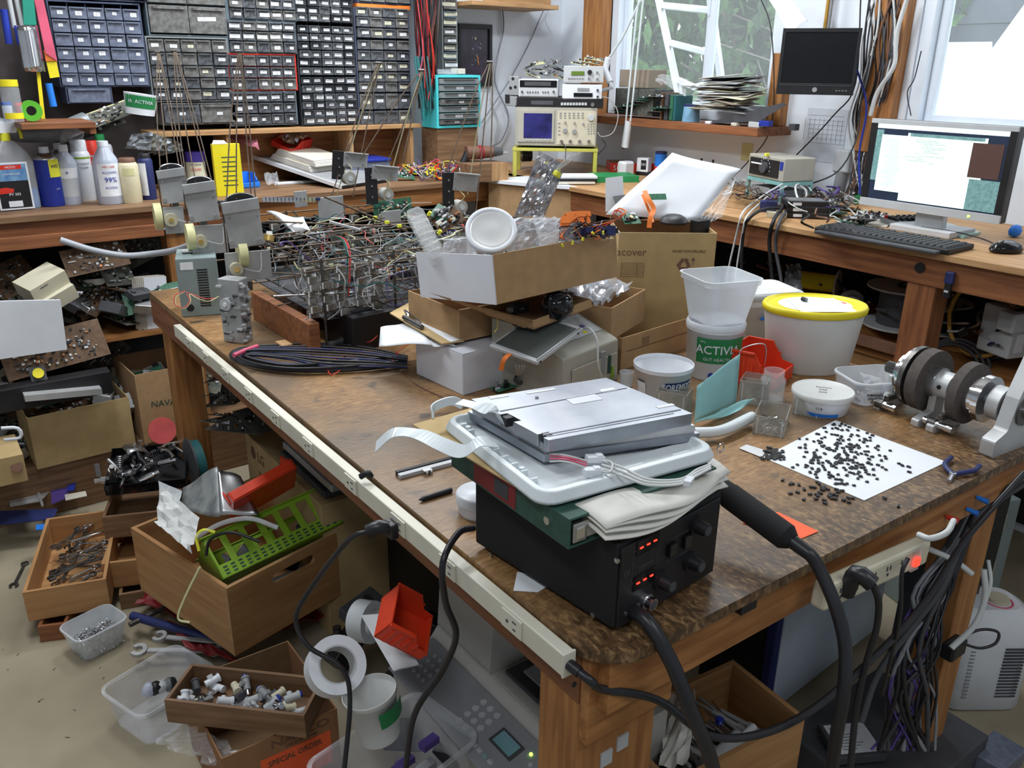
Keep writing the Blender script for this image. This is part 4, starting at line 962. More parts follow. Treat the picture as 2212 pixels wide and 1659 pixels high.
for k in range(90):m.cyl((0,0,0),(0,0,Rt.uniform(.006,.014)),.0025,n=6,mat=Rt.choice(['steel','alu_matt','blue','white_plastic','dark_steel']),X=T((Rt.uniform(-.05,.05),Rt.uniform(-.038,.038),Rt.uniform(.004,.012)),Rt.uniform(0,3),Rt.uniform(0,3),0))
o=m.build('spacers',t);o['kind']='stuff'
crumple('small_bag',[f.X@Vector(q)for q in((-.01,.0,.02),(.05,.0,.02),(.05,.04,.03),(-.01,.045,.05))],'bag','small clear bag with blue caps inside the spacers tub',31,.003,6,6)
p=PZ(1772,885,TZ);r1=rad(130,p);h=HZ(p,1775,840)-TZ;h=.05
t=thing('round_lid_tub','round white deli tub with handwritten lid beside the glass jar','tub',p,face_ang(p))
MB().lathe([(.001,0),(r1*.80,0),(r1*.83,.003),(r1*.95,h-.012)],32,'white_plastic').build('body',t)
MB().lathe([(r1*.97,h-.014),(r1,h-.012),(r1,h-.002),(r1*.96,h),(r1*.88,h-.003),(.001,h-.003)],32,'frosted2').build('lid',t)
for k,s in enumerate(('Resistors','SMD','0603')):text('lettering',s,.009,'grey',t,TOP(.0,.018-.016*k,h-.0022,.1))
wrappatch('blue_print','bright_blue',t,r1*.85,.004,.012,-.5,.7,.3)
wraptext('lettering','113',.010,'dark_grey',t,r1*.90,.024,-.05,.3)
p=PZ(1665,865,TZ);r1=rad(52,p);h=.075
t=thing('small_glass_jar','small empty clear glass jar between the red bin and the round tub','jar',p)
MB().lathe([(.001,0),(r1,.001),(r1*1.02,.006),(r1*1.02,h*.72),(r1*.82,h*.82),(r1*.82,h*.86),(r1*.86,h*.88),(r1*.82,h*.92),(r1*.84,h),(r1*.76,h),(r1*.76,h*.8),(r1*.95,h*.7),(r1*.95,.008),(.001,.007)],28,'glass').build('body',t)
p=PZ(1352,832,TZ);t=thing('small_cup','small cloudy plastic cup left of the Foremost tub','cup',p);MB().tub([(.030,.030,0),(.034,.034,.035)],.001,'frosted').build('body',t)
for i,(u,v,lb)in enumerate(((1590,830,'bent grey wire frame standing behind the cyan film sheet'),(1655,800,'small bent wire bail behind the clear glass jar'))):
 p=PZ(u,v,TZ);s=1 if i==0 else .4
 o=MB().tube([p+Vector(q)*s for q in((0,0,.01),(.0,.0,.07),(.01,0,.09),(.05,-.02,.10),(.06,-.03,.085),(.06,-.03,.02))],.0018,6,'steel').build('bent_wire');tag(o,lb,'wire')
q=[PZ(1496,912,TZ+.012),PZ(1590,890,TZ+.012),PZ(1614,775,TZ+.02)+Vector((-.015,-.03,.07)),PZ(1524,845,TZ+.02)+Vector((-.01,-.02,.06))]
p0,p1=PZ(1500,915,TZ+.01),PZ(1590,873,TZ+.01)
q=[p0,p1,Vector((p1.x,p1.y,0))+Vector((.02,.02,HZ(p1,1612,775))),Vector((p0.x,p0.y,0))+Vector((.015,.015,HZ(p0,1527,842)))]
sheet4('cyan_film',q,'cyan_film','pale cyan plastic film standing upright behind the display stack',cat='film',wav=.002)
sheet4('cyan_film',[PZ(1497,918,TZ+.012),PZ(1600,885,TZ+.02),PZ(1628,862,TZ+.025),PZ(1560,880,TZ+.03)],'cyan_film','crumpled pale cyan film lying flat at the foot of the upright film',cat='film',wav=.005,seed=8)
m=MB().tube([PZ(1500,935,TZ+.02),PZ(1560,930,TZ+.02),PZ(1625,900,TZ+.02)],.012,8,'lcd_white').build('white_profile');tag(m,'white plastic profile lying behind the display frame at its right','profile')
def comp_box(f,w_,d_,h,label,nx,fill=True,seed=0):
 t=f.thing('compartment_box',label,'organizer');th=.0022
 MB().bx(0,w_,0,d_,0,th,'smoke_clear').build('bottom',t)
 for a in((0,w_,0,th),(0,w_,d_-th,d_)):MB().bx(*a,th,h,'smoke_clear').build('wall',t)
 for a in((0,th,th,d_-th),(w_-th,w_,th,d_-th)):MB().bx(*a,th,h,'smoke_clear').build('wall',t)
 for k in range(1,nx):MB().bx(w_*k/nx,w_*k/nx+th*.7,th,d_-th,th,h*.95,'smoke_clear').build('divider',t)
 for x in(-.002,w_):MB().bx(x,x+.002,.005,.008,.0,h*.9,'clear').bx(x,x+.002,d_-.01,d_-.007,0,h*.9,'clear').build('dovetail_rails',t)
 if fill:
  r_=random.Random(seed);m=MB()
  for k in range(170):m.box((0,0,0),(r_.uniform(.003,.007),.003,.002),r_.choice(['dark_grey','black','steel','grey','black','alu_matt']),T((r_.uniform(.006,w_-.006),r_.uniform(.006,d_-.006),r_.uniform(.004,.012)),r_.uniform(0,3),r_.uniform(0,3),r_.uniform(0,3)))
  o=m.build('tiny_parts',t);o['kind']='stuff'
 return t
comp_box(Fr(PZ(1693,948,TZ),.53),.095,.065,.042,'nearest smoky clear compartment box with tiny dark parts beside the chip paper',1,True,1)
comp_box(Fr(PZ(1770,905,TZ),.45),.060,.06,.040,'empty smoky clear compartment box right of the filled one',2,False)
comp_box(Fr(PZ(1480,905,TZ),.5),.055,.07,.055,'smoky clear compartment box behind the display module, left of the cyan film',2,False)
comp_box(Fr(PZ(1650,880,TZ),.5),.07,.06,.055,'tall smoky clear compartment box between the cyan film and the glass jar',2,True,5)
p=[PZ(u,v,TZ+.001)for u,v in((1805,908),(2045,998),(1867,1081),(1648,988))]
tag(MB().prism([(a.x,a.y)for a in p],TZ+.0004,TZ+.0014,'paper').build('chip_paper'),'white sheet of paper scattered with small black chips on the table','paper')
Rq=random.Random(5);cen=PZ(1815,985,TZ);
def chip_mesh(k):
 m=MB();s=(.0045,.0035)if k==0 else(.006,.004)
 m.box((0,0,.0014),(*s,.0018),'black')
 for y in(-1,1):
  for x in(-1,0,1):m.box((x*s[0]*.32,y*s[1]*.62,.0006),(.0006,s[1]*.3,.0004),'steel')
 o=m.build('chip');me=o.data;me.transform(Matrix.Scale(1.25,4));bpy.data.objects.remove(o);return me
CM=[chip_mesh(0),chip_mesh(1)]
def inside(pt_,poly):
 s=0
 for i in range(4):
  a,b=poly[i],poly[(i+1)%4];c_=(b.x-a.x)*(pt_.y-a.y)-(b.y-a.y)*(pt_.x-a.x)
  s+=1 if c_>0 else-1
 return abs(s)==4
nchip=0;tries=0
while nchip<235 and tries<5000:
 tries+=1
 u=Rq.gauss(1812,58);v=Rq.gauss(985,42)
 pt_=PZ(u,v,TZ)
 if not inside(pt_,p):continue
 o=bpy.data.objects.new('chip',CM[Rq.random()<.3]);COL.objects.link(o);o.location=(pt_.x,pt_.y,TZ+.0015);o.rotation_euler=(0,0,Rq.uniform(0,3));tag(o,'tiny black chip scattered on the white sheet of paper','chip','black chips on the white paper');nchip+=1
for i in range(48):
 u,v=Rq.gauss(1790,42),Rq.gauss(1066,14);u+=(v-1066)*1.2;pt_=PZ(u,v,TZ)
 if inside(pt_,p):continue
 o=bpy.data.objects.new('chip',CM[1]);COL.objects.link(o);o.location=(pt_.x,pt_.y,TZ+.0005);o.rotation_euler=(0,0,Rq.uniform(0,3));tag(o,'tiny dark chip lying on the bare table in front of the white paper','chip','dark chips on the bare table top')
fs=Fr(PZ(1598,972,TZ),-.15)
tag(MB().prism([(a.x,a.y)for a in(PZ(1596,970,TZ),PZ(1612,962,TZ),PZ(1655,975,TZ),PZ(1645,990,TZ))],TZ+.0014,TZ+.0022,'alu_matt').build('steel_scale'),'small thin metal plate at the left corner of the chip paper','plate')
m=MB()
for i in range(26):
 pt_=PZ(Rq.gauss(1672,15),Rq.gauss(985,9),TZ+.0016);o=bpy.data.objects.new('chip',CM[1]);COL.objects.link(o);o.location=pt_;o.rotation_euler=(0,0,Rq.uniform(0,3));o.scale=(1.5,1.3,1);tag(o,'dark chip in the dense heap at the left corner of the paper','chip','heap of dark chips at the left paper corner')
pp=thing('pliers','small pliers with dark purple handles open beside the chip paper','pliers')
j=PZ(2058,1025,TZ+.006);tip=PZ(2050,1040,TZ+.004)
MB().cyl(j+Vector((0,0,-.004)),j+Vector((0,0,.004)),.006,n=14,mat='steel').build('pivot',pp)
MB().tube([j,tip],.004,8,'steel',sub=0).build('jaw',pp)
MB().tube([j,j.lerp(tip,1)+Vector((.004,.003,0))],.0035,8,'steel',sub=0).build('jaw',pp)
MB().tube([j,PZ(2044,1010,TZ+.007),PZ(2042,1000,TZ+.008),PZ(2055,988,TZ+.008)],.0048,8,'navy').build('handle',pp)
MB().tube([j,PZ(2085,1020,TZ+.007),PZ(2105,1016,TZ+.008),PZ(2116,1006,TZ+.008)],.0048,8,'navy').build('handle',pp)
a0=PZ(1945,800,TZ+.085);a1=PZ(2212,888,TZ+.085)
ax=(a1-a0).normalized();fa=Fr(Vector((a0.x,a0.y,TZ)),math.atan2(ax.y,ax.x));La=(a1-a0).length
print('crank',La)
sa=thing('shaft_assembly','heavy machined aluminium assembly with two dark friction discs on one shaft','machine part',fa.loc,fa.rz)
za=.085
def disc(x0,x1,r,m_,nm,n=36):return MB().cyl((x0,0,za),(x1,0,za),r,n=n,mat=m_).build(nm,sa,bevel=.0015)
s_=La/.30
disc(-.03*s_,.30*s_,.010,'steel','shaft');
m=MB()
for k in range(14):
 a=2*PI*k/14;m.box((-.018,.011*math.cos(a),za+.011*math.sin(a)),(.028,.004,.004),'dark_steel')
m.build('spline',sa)
disc(.012*s_,.030*s_,.045,'chrome','hub');disc(.030*s_,.040*s_,.062,'chrome','flange');disc(.040*s_,.052*s_,.068,'dark_steel','pressure_plate')
disc(.062*s_,.090*s_,.069,'friction','friction_disc');disc(.09*s_,.108*s_,.035,'steel','hub')
disc(.108*s_,.140*s_,.030,'alu_matt','collar')
p=fa.at(2065,815,x=.125*s_)
MB().cyl((.122*s_,-.029,za+.002),(.122*s_,-.0305,za+.002),.005,n=12,mat='black').build('set_screw',sa)
disc(.145*s_,.160*s_,.034,'chrome','hub');disc(.163*s_,.185*s_,.066,'friction','friction_disc');disc(.185*s_,.21*s_,.044,'chrome','hub')
disc(.21*s_,.225*s_,.050,'chrome','flange');disc(.235*s_,.262*s_,.036,'alu_matt','hub')
def bracket(x0,x1,y0,top,foot_,m_='alu_matt'):
 pr=[(-foot_,0),(.030,0),(.030,top),(-.022,top),(-.022,top*.45),(-foot_,.016)]
 MB().loft([[(x0,y,z)for y,z in pr],[(x1,y,z)for y,z in pr]],m_,sm=False).build('bracket',sa,bevel=.003)
bracket(-.012*s_,.004*s_,0,.075,.060);bracket(.098*s_,.116*s_,0,.062,.072);bracket(.136*s_,.154*s_,0,.062,.072)
pr=[(-.082,0),(.06,0),(.06,.10),(.035,.20),(.010,.20),(-.028,.115),(-.045,.05),(-.082,.035)]
MB().loft([[(.27*s_,y,z)for y,z in pr],[(.30*s_,y,z)for y,z in pr]],'alu_matt',sm=False).build('end_plate',sa,bevel=.004)
MB().cyl((.262*s_,-.0,za),(.305*s_,-.0,za),.030,n=24,mat='dark_steel').build('bearing',sa);MB().cyl((.304*s_,-.0,za),(.310*s_,-.0,za),.014,n=18,mat='chrome').build('shaft_end',sa)
for x0,x1 in((-.02,.045),(.118,.19)):
 MB().cyl((x0*s_,-.055,.016),(x1*s_,-.055,.016),.0085,n=16,mat='chrome').build('cross_pin',sa);MB().cyl(((x0+.012)*s_,-.055,.016),((x0+.03)*s_,-.055,.016),.011,n=16,mat='dark_steel').build('roller',sa)
 MB().box(((x0+.04)*s_,-.022,.036),(.012,.085,.014),'dark_steel',T((0,0,0),0,0,0)).build('link_arm',sa,bevel=.003)
f=Fr(PZ(394,686,TZ),-.30)
h=HZ(f.loc,391,546)-TZ;print('psu h',h)
W_=.114;D_=.15;h=.178
ps=f.thing('power_supply','grey green metal power supply box with slotted front standing at the far table corner','power supply')
MB().bx(0,W_,0,D_,0,h,'psu').build('case',ps,bevel=.003)
m=MB()
for k in range(15):m.bx(.056,.086,-.0006,.002,.030+k*.0078,.0345+k*.0078,'black')
o=m.build('vent_slots',ps)
MB().cyl((.026,.001,.028),(.026,-.0008,.028),.011,n=20,mat='black').build('round_hole',ps)
MB().bx(.012,.048,-.001,.0,h-.034,h-.012,'tag_white').build('label',ps)
MB().tube([(.018,-.004,.082),(-.01,-.02,.075),(-.014,-.03,.050),(.01,-.035,.040),(.028,-.03,.058),(.022,-.02,.08),(.045,-.02,.07),(.075,-.03,.060),(.10,-.02,.058)],.0015,5,'salmon').tube([(.018,-.004,.080),(-.008,-.02,.070),(-.010,-.03,.046),(.012,-.035,.037),(.030,-.03,.055),(.030,-.02,.075),(.05,-.025,.062),(.08,-.03,.052),(.11,-.02,.062)],.0015,5,'pale_yellow').build('leads',ps)
p=PY(340,690,2.96);q=PY(318,702,3.38);f=Fr((q.x,q.y,.622),.1,0,.06);hq=q.z-.622+.02
t=f.thing('card_stack','stack of white cards with a plus mark leaning behind the far table corner','card')
for k in range(7):MB().bx(-.006*k,.085-.004*k,.004*k,.004*k+.0025,-.004*(k%3),.165+hq+.004*(k%2),'oldpaper' if k else 'paper').build('card',t)
text('plus_mark','+',.028,'dark_grey',t,FR(.052,-.0006,.125+hq))
f=Fr(PZ(527,744,TZ),.62);h=.178
hs=f.thing('metal_casting','upright ribbed grey metal casting standing before the wooden base of the machine','machine part')
MB().bx(0,.045,.0,.065,0,h,'zinc_plate').build('block',hs,bevel=.003)
m=MB();r_=random.Random(3)
for k in range(30):m.box((r_.choice([-.002,.02,-.002]),r_.uniform(.004,.06),.01+h*.92*k/30),(.008,r_.uniform(.006,.02),.005),r_.choice(['grey','dark_grey','light_grey','zinc_plate']))
for k in range(22):m.box((r_.uniform(.004,.04),-.003,.01+h*.92*k/22),(r_.uniform(.006,.018),.008,.005),r_.choice(['grey','dark_grey','light_grey']))
o=m.build('cast_ribs',hs);o['kind']='stuff'
MB().cyl((-.003,.04,h*.62),(-.010,.04,h*.62),.017,n=20,mat='light_grey').cyl((-.010,.04,h*.62),(-.013,.04,h*.62),.006,n=12,mat='tag_white').build('round_boss',hs)
mc=thing('wire_machine','large dusty machine of metal rods, relays and tangled wires on wooden blocks','machine',(0,0,0))
def part(nm,mb,bevel=0,stuff=False):
 o=mb.build(nm,mc,bevel=bevel)
 if stuff:o['kind']='stuff'
 return o
pA,pB=PZ(548,690,TZ),PZ(672,768,TZ);dAB=(pB-pA).normalized();ang=math.atan2(dAB.y,dAB.x);Lb=(pB-pA).length
hb=.085
X=Matrix.Translation((pA.x,pA.y,TZ))@rotz(ang);part('wooden_rail',MB().bx(0,Lb,0,.03,0,hb,'redfir_x',X),.002)
X=Matrix.Translation(PZ(655,700,TZ))@rotz(.1);part('wooden_rail',MB().bx(0,.5,0,.03,0,.05,'oldwood_x',X),.002)
part('wooden_block',MB().bx(0,.05,0,.03,0,.02,'pine_x',Matrix.Translation(PZ(595,752,TZ))@rotz(ang)),.002)
f=Fr(PZ(765,762,TZ),.08)
m=MB().bx(0,.15,0,.16,0,.095,'black',f.X);part('black_housing',m,.003)
m=MB().bx(-.02,.12,.04,.16,.095,.105,'dark_grey',f.X);part('housing_plate',m,.002)
part('thick_cable',MB().tube([PZ(755,655,TZ+.10),PZ(762,690,TZ+.08),PZ(752,725,TZ+.03),PZ(715,745,TZ+.012),PZ(660,752,TZ+.010)],.010,8,'dark_grey'))
x0,x1,y0,y1=.86,1.50,2.02,2.78;zf=TZ+.10
levels=(.11,.165,.22,.245)
m=MB()
for z in levels:
 for y in(y0,y0+.2,y0+.4,y1):part('frame_rod',MB().cyl((x0-.05,y,TZ+z),(x1+.05,y,TZ+z),.0028,n=6,mat='rusty_rod'))
for z in(.11,.22):
 for x in(x0,x0+.16,x0+.32,x0+.48,x1):part('frame_rod',MB().cyl((x,y0-.03,TZ+z+.004),(x,y1+.03,TZ+z+.004),.003,n=6,mat='dark_steel'))
for x in(x0,x0+.21,x0+.42,x1):
 for y in(y0,y1):part('post',MB().cyl((x,y,TZ+.0),(x,y,TZ+.25),.004,n=6,mat='dark_steel'))
part('floor_plate',MB().bx(x0,x1,y0,y1-.1,TZ+.085,TZ+.089,'dark_grey'))
Rm=random.Random(12)
def relay(x,y,z,s=1.):
 m=MB();m.box((x,y,z),(.022*s,.026,.016),'relay_smoke').box((x,y,z),(.012,.016,.012),Rm.choice(['dark_grey','pcb_dust','wire_brown','light_grey'])).box((x-.013,y-.014,z),(.003,.003,.016),'tag_white').box((x+.013,y-.013,z),(.0015,.003,.016),'steel')
 return part('relay',m)
for gx in(x0-.03,x0+.01,x0+.05,x0+.10,x0+.15,x0+.30,x0+.36,x0+.40,x0+.48,x0+.56,x0+.60):
 for k in range(7):relay(gx+Rm.uniform(-.003,.003),y0+Rm.uniform(-.01,.02),TZ+.105+.019*k)
for gx in(x0+.03,x0+.11,x0+.2,x0+.3,x0+.42,x0+.5):
 for gy in(y0+.15,y0+.33,y0+.5,y0+.66):relay(gx+Rm.uniform(-.02,.02),gy+Rm.uniform(-.02,.02),TZ+.215+Rm.uniform(-.02,.012),1.1)
for k in range(24):
 pcb('circuit_board',Rm.uniform(.07,.15),Rm.uniform(.05,.09),200+k,'',base=Rm.choice(['pcb_dust','pcb_dark','pcb_dust','pcb_dark','pcb_dust','pcb_green']),parent=mc,dense=.9).matrix_basis=T((Rm.uniform(x0-.01,x1-.12),Rm.uniform(y0+.03,y1-.08),TZ+Rm.uniform(.12,.22)),Rm.uniform(-.3,.3)+(1.3 if k%3==0 else 0),Rm.uniform(-.2,.2),Rm.uniform(-.3,.3))
wc=['wire_grey','dark_grey','wire_grey','wire_white','wire_brown','salmon','wire_violet','pale_yellow','teal','grey','black']
for k in range(190):
 cx_,cy_=Rm.uniform(x0,x1+.02),y0+Rm.uniform(-.05,.25)if k<90 else Rm.uniform(y0,y1)
 z=TZ+Rm.uniform(.10,.24)if k<90 else TZ+Rm.uniform(.19,.27)
 pts=[Vector((cx_,cy_,z))];d=Vector((Rm.uniform(-1,1),Rm.uniform(-.5,.5),Rm.uniform(-.6,.6)))
 for j in range(5):
  d=(d+Vector((Rm.uniform(-.8,.8),Rm.uniform(-.6,.6),Rm.uniform(-.8,.7)))).normalized();q=pts[-1]+d*Rm.uniform(.025,.05)
  q.z=min(max(q.z,TZ+.06),TZ+.27);q.x=min(max(q.x,x0-.05),x1+.05);q.y=max(q.y,y0-.06);pts.append(q)
 part('wire',MB().tube(pts,Rm.choice([.0012,.0016,.002]),4,Rm.choice(wc),sub=4))
for k in range(40):
 c_=Vector((x0+.10+.50*Rm.random(),y0-.03-.02*Rm.random(),TZ+.14+.06*Rm.random()));r_=Rm.uniform(.02,.045)
 part('wire_loop',MB().tube([c_+Vector((r_*math.cos(a),.01*math.sin(3*a),r_*1.2*math.sin(a)))for a in[Rm.uniform(0,.5)+i*PI/4 for i in range(7)]],.0013,4,Rm.choice(['wire_grey','wire_grey','dark_grey','wire_violet','wire_white']),sub=4))
for k,c_ in enumerate(('pcb_green','teal','grey','red','salmon')):
 a=PD(735+k*2.2,515,2.30);part('ribbon_strand',MB().tube([a+Vector((-.03,.03,.01)),a,PD(748+k*2.2,545,2.28),PD(748+k*2,600,2.28),PD(747+k*1.6,640,2.29)],.0014,4,c_))
for(u0,v0,u1,v1,d_)in((465,440,497,437,2.6),(568,432,690,426,2.75)):
 a,b=PD(u0,v0,d_),PD(u1,v1,d_);L_=(b-a).length;an=math.atan2((b-a).y,(b-a).x);X=Matrix.Translation(a)@rotz(an)
 part('comb_bar',MB().bx(0,L_,0,.012,0,.008,'navy',X));n_=int(L_/.0125)
 for k in range(n_):part('comb_key',MB().bx(k*.0125,k*.0125+.010,-.006,.002,-.006,.010,'chrome',X))
for(a,b)in(((575,478),(900,492)),((600,515),(905,480)),((575,520),(760,590)),((620,505),(830,470)),((700,425),(880,500)),((575,560),(700,540)),((590,590),(860,600)),((600,660),(740,635))):
 part('diagonal_rod',MB().cyl(PD(*a,2.35),PD(*b,2.6),.0026,n=6,mat='rusty_rod'))
sheet4('curved_sheet',[PD(575,460,2.42),PD(655,466,2.42),PD(672,505,2.36),PD(640,500,2.38)],'alu_matt',None,wav=.01,parent=mc)
for(u,v,w_,h_,d_)in((715,450,62,50,2.80),(845,470,50,30,2.75),(650,430,30,34,2.8)):
 p=PD(u,v,d_);s=d_/FPX;part('bracket_plate',MB().box((0,0,0),(w_*s,.003,h_*s),'zinc_plate',Matrix.Translation(p)@rotz(.1)),.001)
part('coil',MB().cyl(PD(580,520,2.25),PD(582,508,2.25),.014,n=16,mat='gold').cyl(PD(582,508,2.25),PD(582,500,2.25),.008,n=12,mat='tag_white'))
part('white_arm',MB().box((0,0,0),(.09,.012,.006),'light_grey',Matrix.Translation(PD(745,488,2.45))@T((0,0,0),0,.3,-.4)))
for(u,v)in((810,470),(836,480),(863,488)):part('yellow_connector',MB().box((0,0,0),(.012,.008,.008),'lemon',Matrix.Translation(PD(u,v,2.5))))
part('thin_rail',MB().cyl(PD(590,640,2.25),PD(905,625,2.5),.0025,n=6,mat='steel'))
def tower_left(apex,pc,pw,ph,lc,lw,lh,mot,spool,d,label):
 s=d/FPX;c=PD(*pc,d);t=thing('string_tower',label,'machine tower',c,-.15)
 X=Matrix.Identity(4);fr=Fr(c,-.15)
 def lo(u,v,dz=0):return fr.I@PD(u,v,d+dz)
 MB().box((0,0,0),(pw*s,.003,ph*s),'zinc_plate',T((0,0,0),0,-.06,0)).build('upper_plate',t,bevel=.001)
 m=MB().box((.0,-.008,ph*s*.47),(pw*s*1.04,.010,ph*s*.26),'zinc_plate',T((0,0,0),0,-.10,0));m.build('top_bracket',t,bevel=.001)
 pts=[(pw*s*.42*math.cos(a),.012,ph*s*.55+pw*s*.20*math.sin(a))for a in[PI*k/12 for k in range(13)]]
 MB().loft([[(p[0],.010,p[2])for p in pts],[(p[0],.020,p[2])for p in pts]],'black',sm=False).build('black_disc',t)
 MB().tube([(p[0],.015,p[2]+.002)for p in pts],.0022,5,'steel',sub=0).build('disc_rim',t)
 for sx in(-.40,.40):
  MB().cyl((sx*pw*s,-.002,-ph*s*.38),(sx*pw*s,-.010,-ph*s*.38),.0065,n=10,mat='steel').build('corner_bolt',t)
  MB().cyl((sx*pw*s,-.002,ph*s*.20),(sx*pw*s,-.005,ph*s*.20),.003,n=8,mat='chrome').build('small_screw',t)
 l=lo(*lc,.01);MB().box((l.x,.012,l.z),(lw*s,.003,lh*s),'zinc_plate').build('lower_plate',t,bevel=.001)
 q=lo(*mot,0);mo=MB().cyl((q.x,.010,q.z),(q.x,-.010,q.z),.0175*s/.00125,n=22,mat='motor_cream').build('motor',t,bevel=.001);MB().cyl((q.x,-.0102,q.z),(q.x,-.014,q.z),.0075,n=10,mat='gold').build('motor_shaft',mo)
 MB().tube([(q.x+.02,-.004,q.z),(q.x+.05,-.008,q.z-.01),(q.x+.065,-.008,q.z-.005),(q.x+.07,0,q.z+.04)],.0014,4,'wire_white').build('motor_lead',t)
 sp=lo(*spool,.035);MB().cyl((sp.x-.003,sp.y,sp.z),(sp.x+.020,sp.y,sp.z),.036*s/.00125,n=26,mat='pale_yellow').build('spool',t,bevel=.002)
 for k,(du,dv)in enumerate(((-.30,-1.5),(-.10,-1.55))):MB().cyl((du*pw*s*1.7,.03,ph*s*.5),(du*pw*s*1.7,.03,-ph*s*1.35),.0022,n=6,mat='rusty_rod').build('guide_rod',t)
 MB().box((-pw*s*.36,.03,-ph*s*1.36),(pw*s*.9,.03,.004),'light_grey').build('rod_base',t)
 MB().box((0,.020,-ph*s*.5),(.02,.006,ph*s*2.2),'dark_steel').build('spine',t)
 apx=lo(*apex)
 for k,(bx_,bz_)in enumerate(((-.40,.55),(-.12,.6),(.30,.55),(.42,.5))):MB().tube([apx+Vector((0.002*k,0,0)),apx.lerp(Vector((bx_*pw*s,.01,bz_*ph*s)),.5)+Vector((.004*(k-1.5),0,0)),(bx_*pw*s,.01,bz_*ph*s)],.0019,5,'rusty_rod').build('long_rod',t)
 MB().cyl(apx+Vector((-.008,0,0)),apx+Vector((.008,0,0)),.004,n=8,mat='dark_steel').build('apex_clamp',t)
 return t
tower_left((515,112),(527,487),74,92,(545,582),98,64,(515,586),(516,548),2.28,'nearest string tower of the left row, tall rods, standing over the upright casting')
tower_left((375,110),(437,440),64,76,(458,524),76,64,(437,526),(405,512),2.50,'middle string tower of the left row, standing over the power supply')
tower_left((340,113),(376,405),56,66,(380,480),42,58,(372,478),(335,468),2.72,'farthest string tower of the left row, its spool at the bench edge')
def tower_right(apex,pc,pw,ph,col,colh,mot,d,label,feet):
 s=d/FPX;c=PD(*pc,d);fr=Fr(c,-.25);t=thing('string_tower',label,'machine tower',c,-.25)
 def lo(u,v,dz=0):return fr.I@PD(u,v,d+dz)
 MB().box((0,0,0),(pw*s,.003,ph*s),'zinc_plate',T((0,0,0),0,.12,0)).build('top_plate',t,bevel=.001)
 MB().box((.004,-.010,ph*s*.5),(pw*s*.9,.018,.003),'zinc_plate',T((0,0,0),0,.12,0)).build('top_flange',t)
 for sx,sz in((-.38,.25),(.3,-.3),(-.38,-.3)):MB().cyl((sx*pw*s,-.001,sz*ph*s),(sx*pw*s,-.006,sz*ph*s),.0035,n=8,mat='steel').build('plate_screw',t)
 l=lo(*col);MB().box((l.x,.006,l.z),(26*s,.006,colh*s),'black',T((0,0,0),0,.10 if col[0]<790 else 0,0)).build('black_column',t,bevel=.001)
 for k in(-.3,0,.3):MB().cyl((l.x,.003,l.z+k*colh*s),(l.x,-.002,l.z+k*colh*s),.003,n=8,mat='steel').build('column_screw',t)
 q=lo(*mot,0);mo=MB().cyl((q.x-.004,.024,q.z),(q.x+.004,-.010,q.z),.021*s/.0015,n=22,mat='motor_grey').build('motor',t,bevel=.002);MB().cyl((q.x+.004,-.0102,q.z),(q.x+.004,-.013,q.z),.009,n=14,mat='light_grey').build('motor_cap',mo)
 apx=lo(*apex)
 for k,(u,v)in enumerate(feet):
  e=lo(u,v,.01*k);MB().tube([apx+Vector((.003*k,0,0)),apx.lerp(e,.35)+Vector((.006*(k-1.5),0,0)),e],.0022,5,'pale_rod' if k%3==1 else 'rusty_rod').build('long_rod',t)
 MB().cyl(apx+Vector((-.01,0,0)),apx+Vector((.01,0,0)),.0045,n=8,mat='dark_steel').build('apex_clamp',t)
 MB().tube([(q.x,-.01,q.z+.02),(q.x+.01,-.015,q.z+.035),(q.x,0,q.z+.05)],.0012,4,'pale_yellow').build('motor_lead',t)
 return t
tower_right((817,136),(768,346),52,30,(731,360),60,(755,386),2.95,'leftmost string tower of the back row, short plate and grey motor',[(716,425),(728,420),(762,425),(752,325)])
tower_right((910,152),(832,374),58,30,(803,402),78,(839,423),2.82,'middle string tower of the back row with splayed rods',[(778,345),(830,430),(866,365),(838,350)])
tower_right((1057,134),(1006,394),56,38,(967,412),78,(999,449),2.72,'rightmost string tower of the back row, beside the clear clamshell',[(962,380),(1010,420),(1028,460),(1060,350)])
for k in range(9):
 r_=random.Random(50+k);z=TZ+.006+.004*(k%4)
 pts=[PZ(880,770+3*k,z),PZ(800,752+5*k,z+.01),PZ(700,742+6*k,z+.008),PZ(600+4*k,745+4*k,z+.01),PZ(520+4*k,752+2*k,z+.006),PZ(498+5*k,770,z),PZ(540+6*k,790-k,z),PZ(640,802-2*k,z),PZ(760,800-3*k,z),PZ(860,790-3*k,z)]
 tag(MB().tube(pts,.0028 if k%3 else .0036,6,['black','dark_grey','navy'][k%3]).build('power_cable'),'dark cable of the coiled bundle lying in front of the machine','cable','coiled bundle of dark cables')
tag(MB().tube([PZ(505,768,TZ+.022),PZ(530,757,TZ+.024),PZ(556,748,TZ+.022)],.0062,8,'pink').build('pink_tape'),'pink tape wrapped round the left bend of the dark cable bundle','tape')
for i,pts in enumerate(([(885,655),(845,690),(805,735),(780,738)],[(735,800),(715,810),(708,790),(730,775),(800,760)],[(860,760),(855,790),(848,770),(880,745)])):
 tag(MB().tube([PZ(u,v,TZ+.012+.05*(i==0)*(1-j/3))for j,(u,v)in enumerate(pts)],.0012,5,'red').build('red_wire'),['thin red wire dropping from the brown carton to the table','thin red wire curl on the cable bundle','short red wire beside the white carton'][i],'wire')
tag(MB().tube([PZ(u,v,TZ+.003)for u,v in((870,800),(900,830),(950,855),(1010,880))],.0012,5,'wire_brown').build('brown_wire'),'thin brown wire on the table in front of the white carton','wire')
YC=3.735;KD={}
Rb=random.Random(77)
def zat(u,v,y=YC):return PY(u,v,y).z
def xat(u,v,y=YC):return PY(u,v,y).x
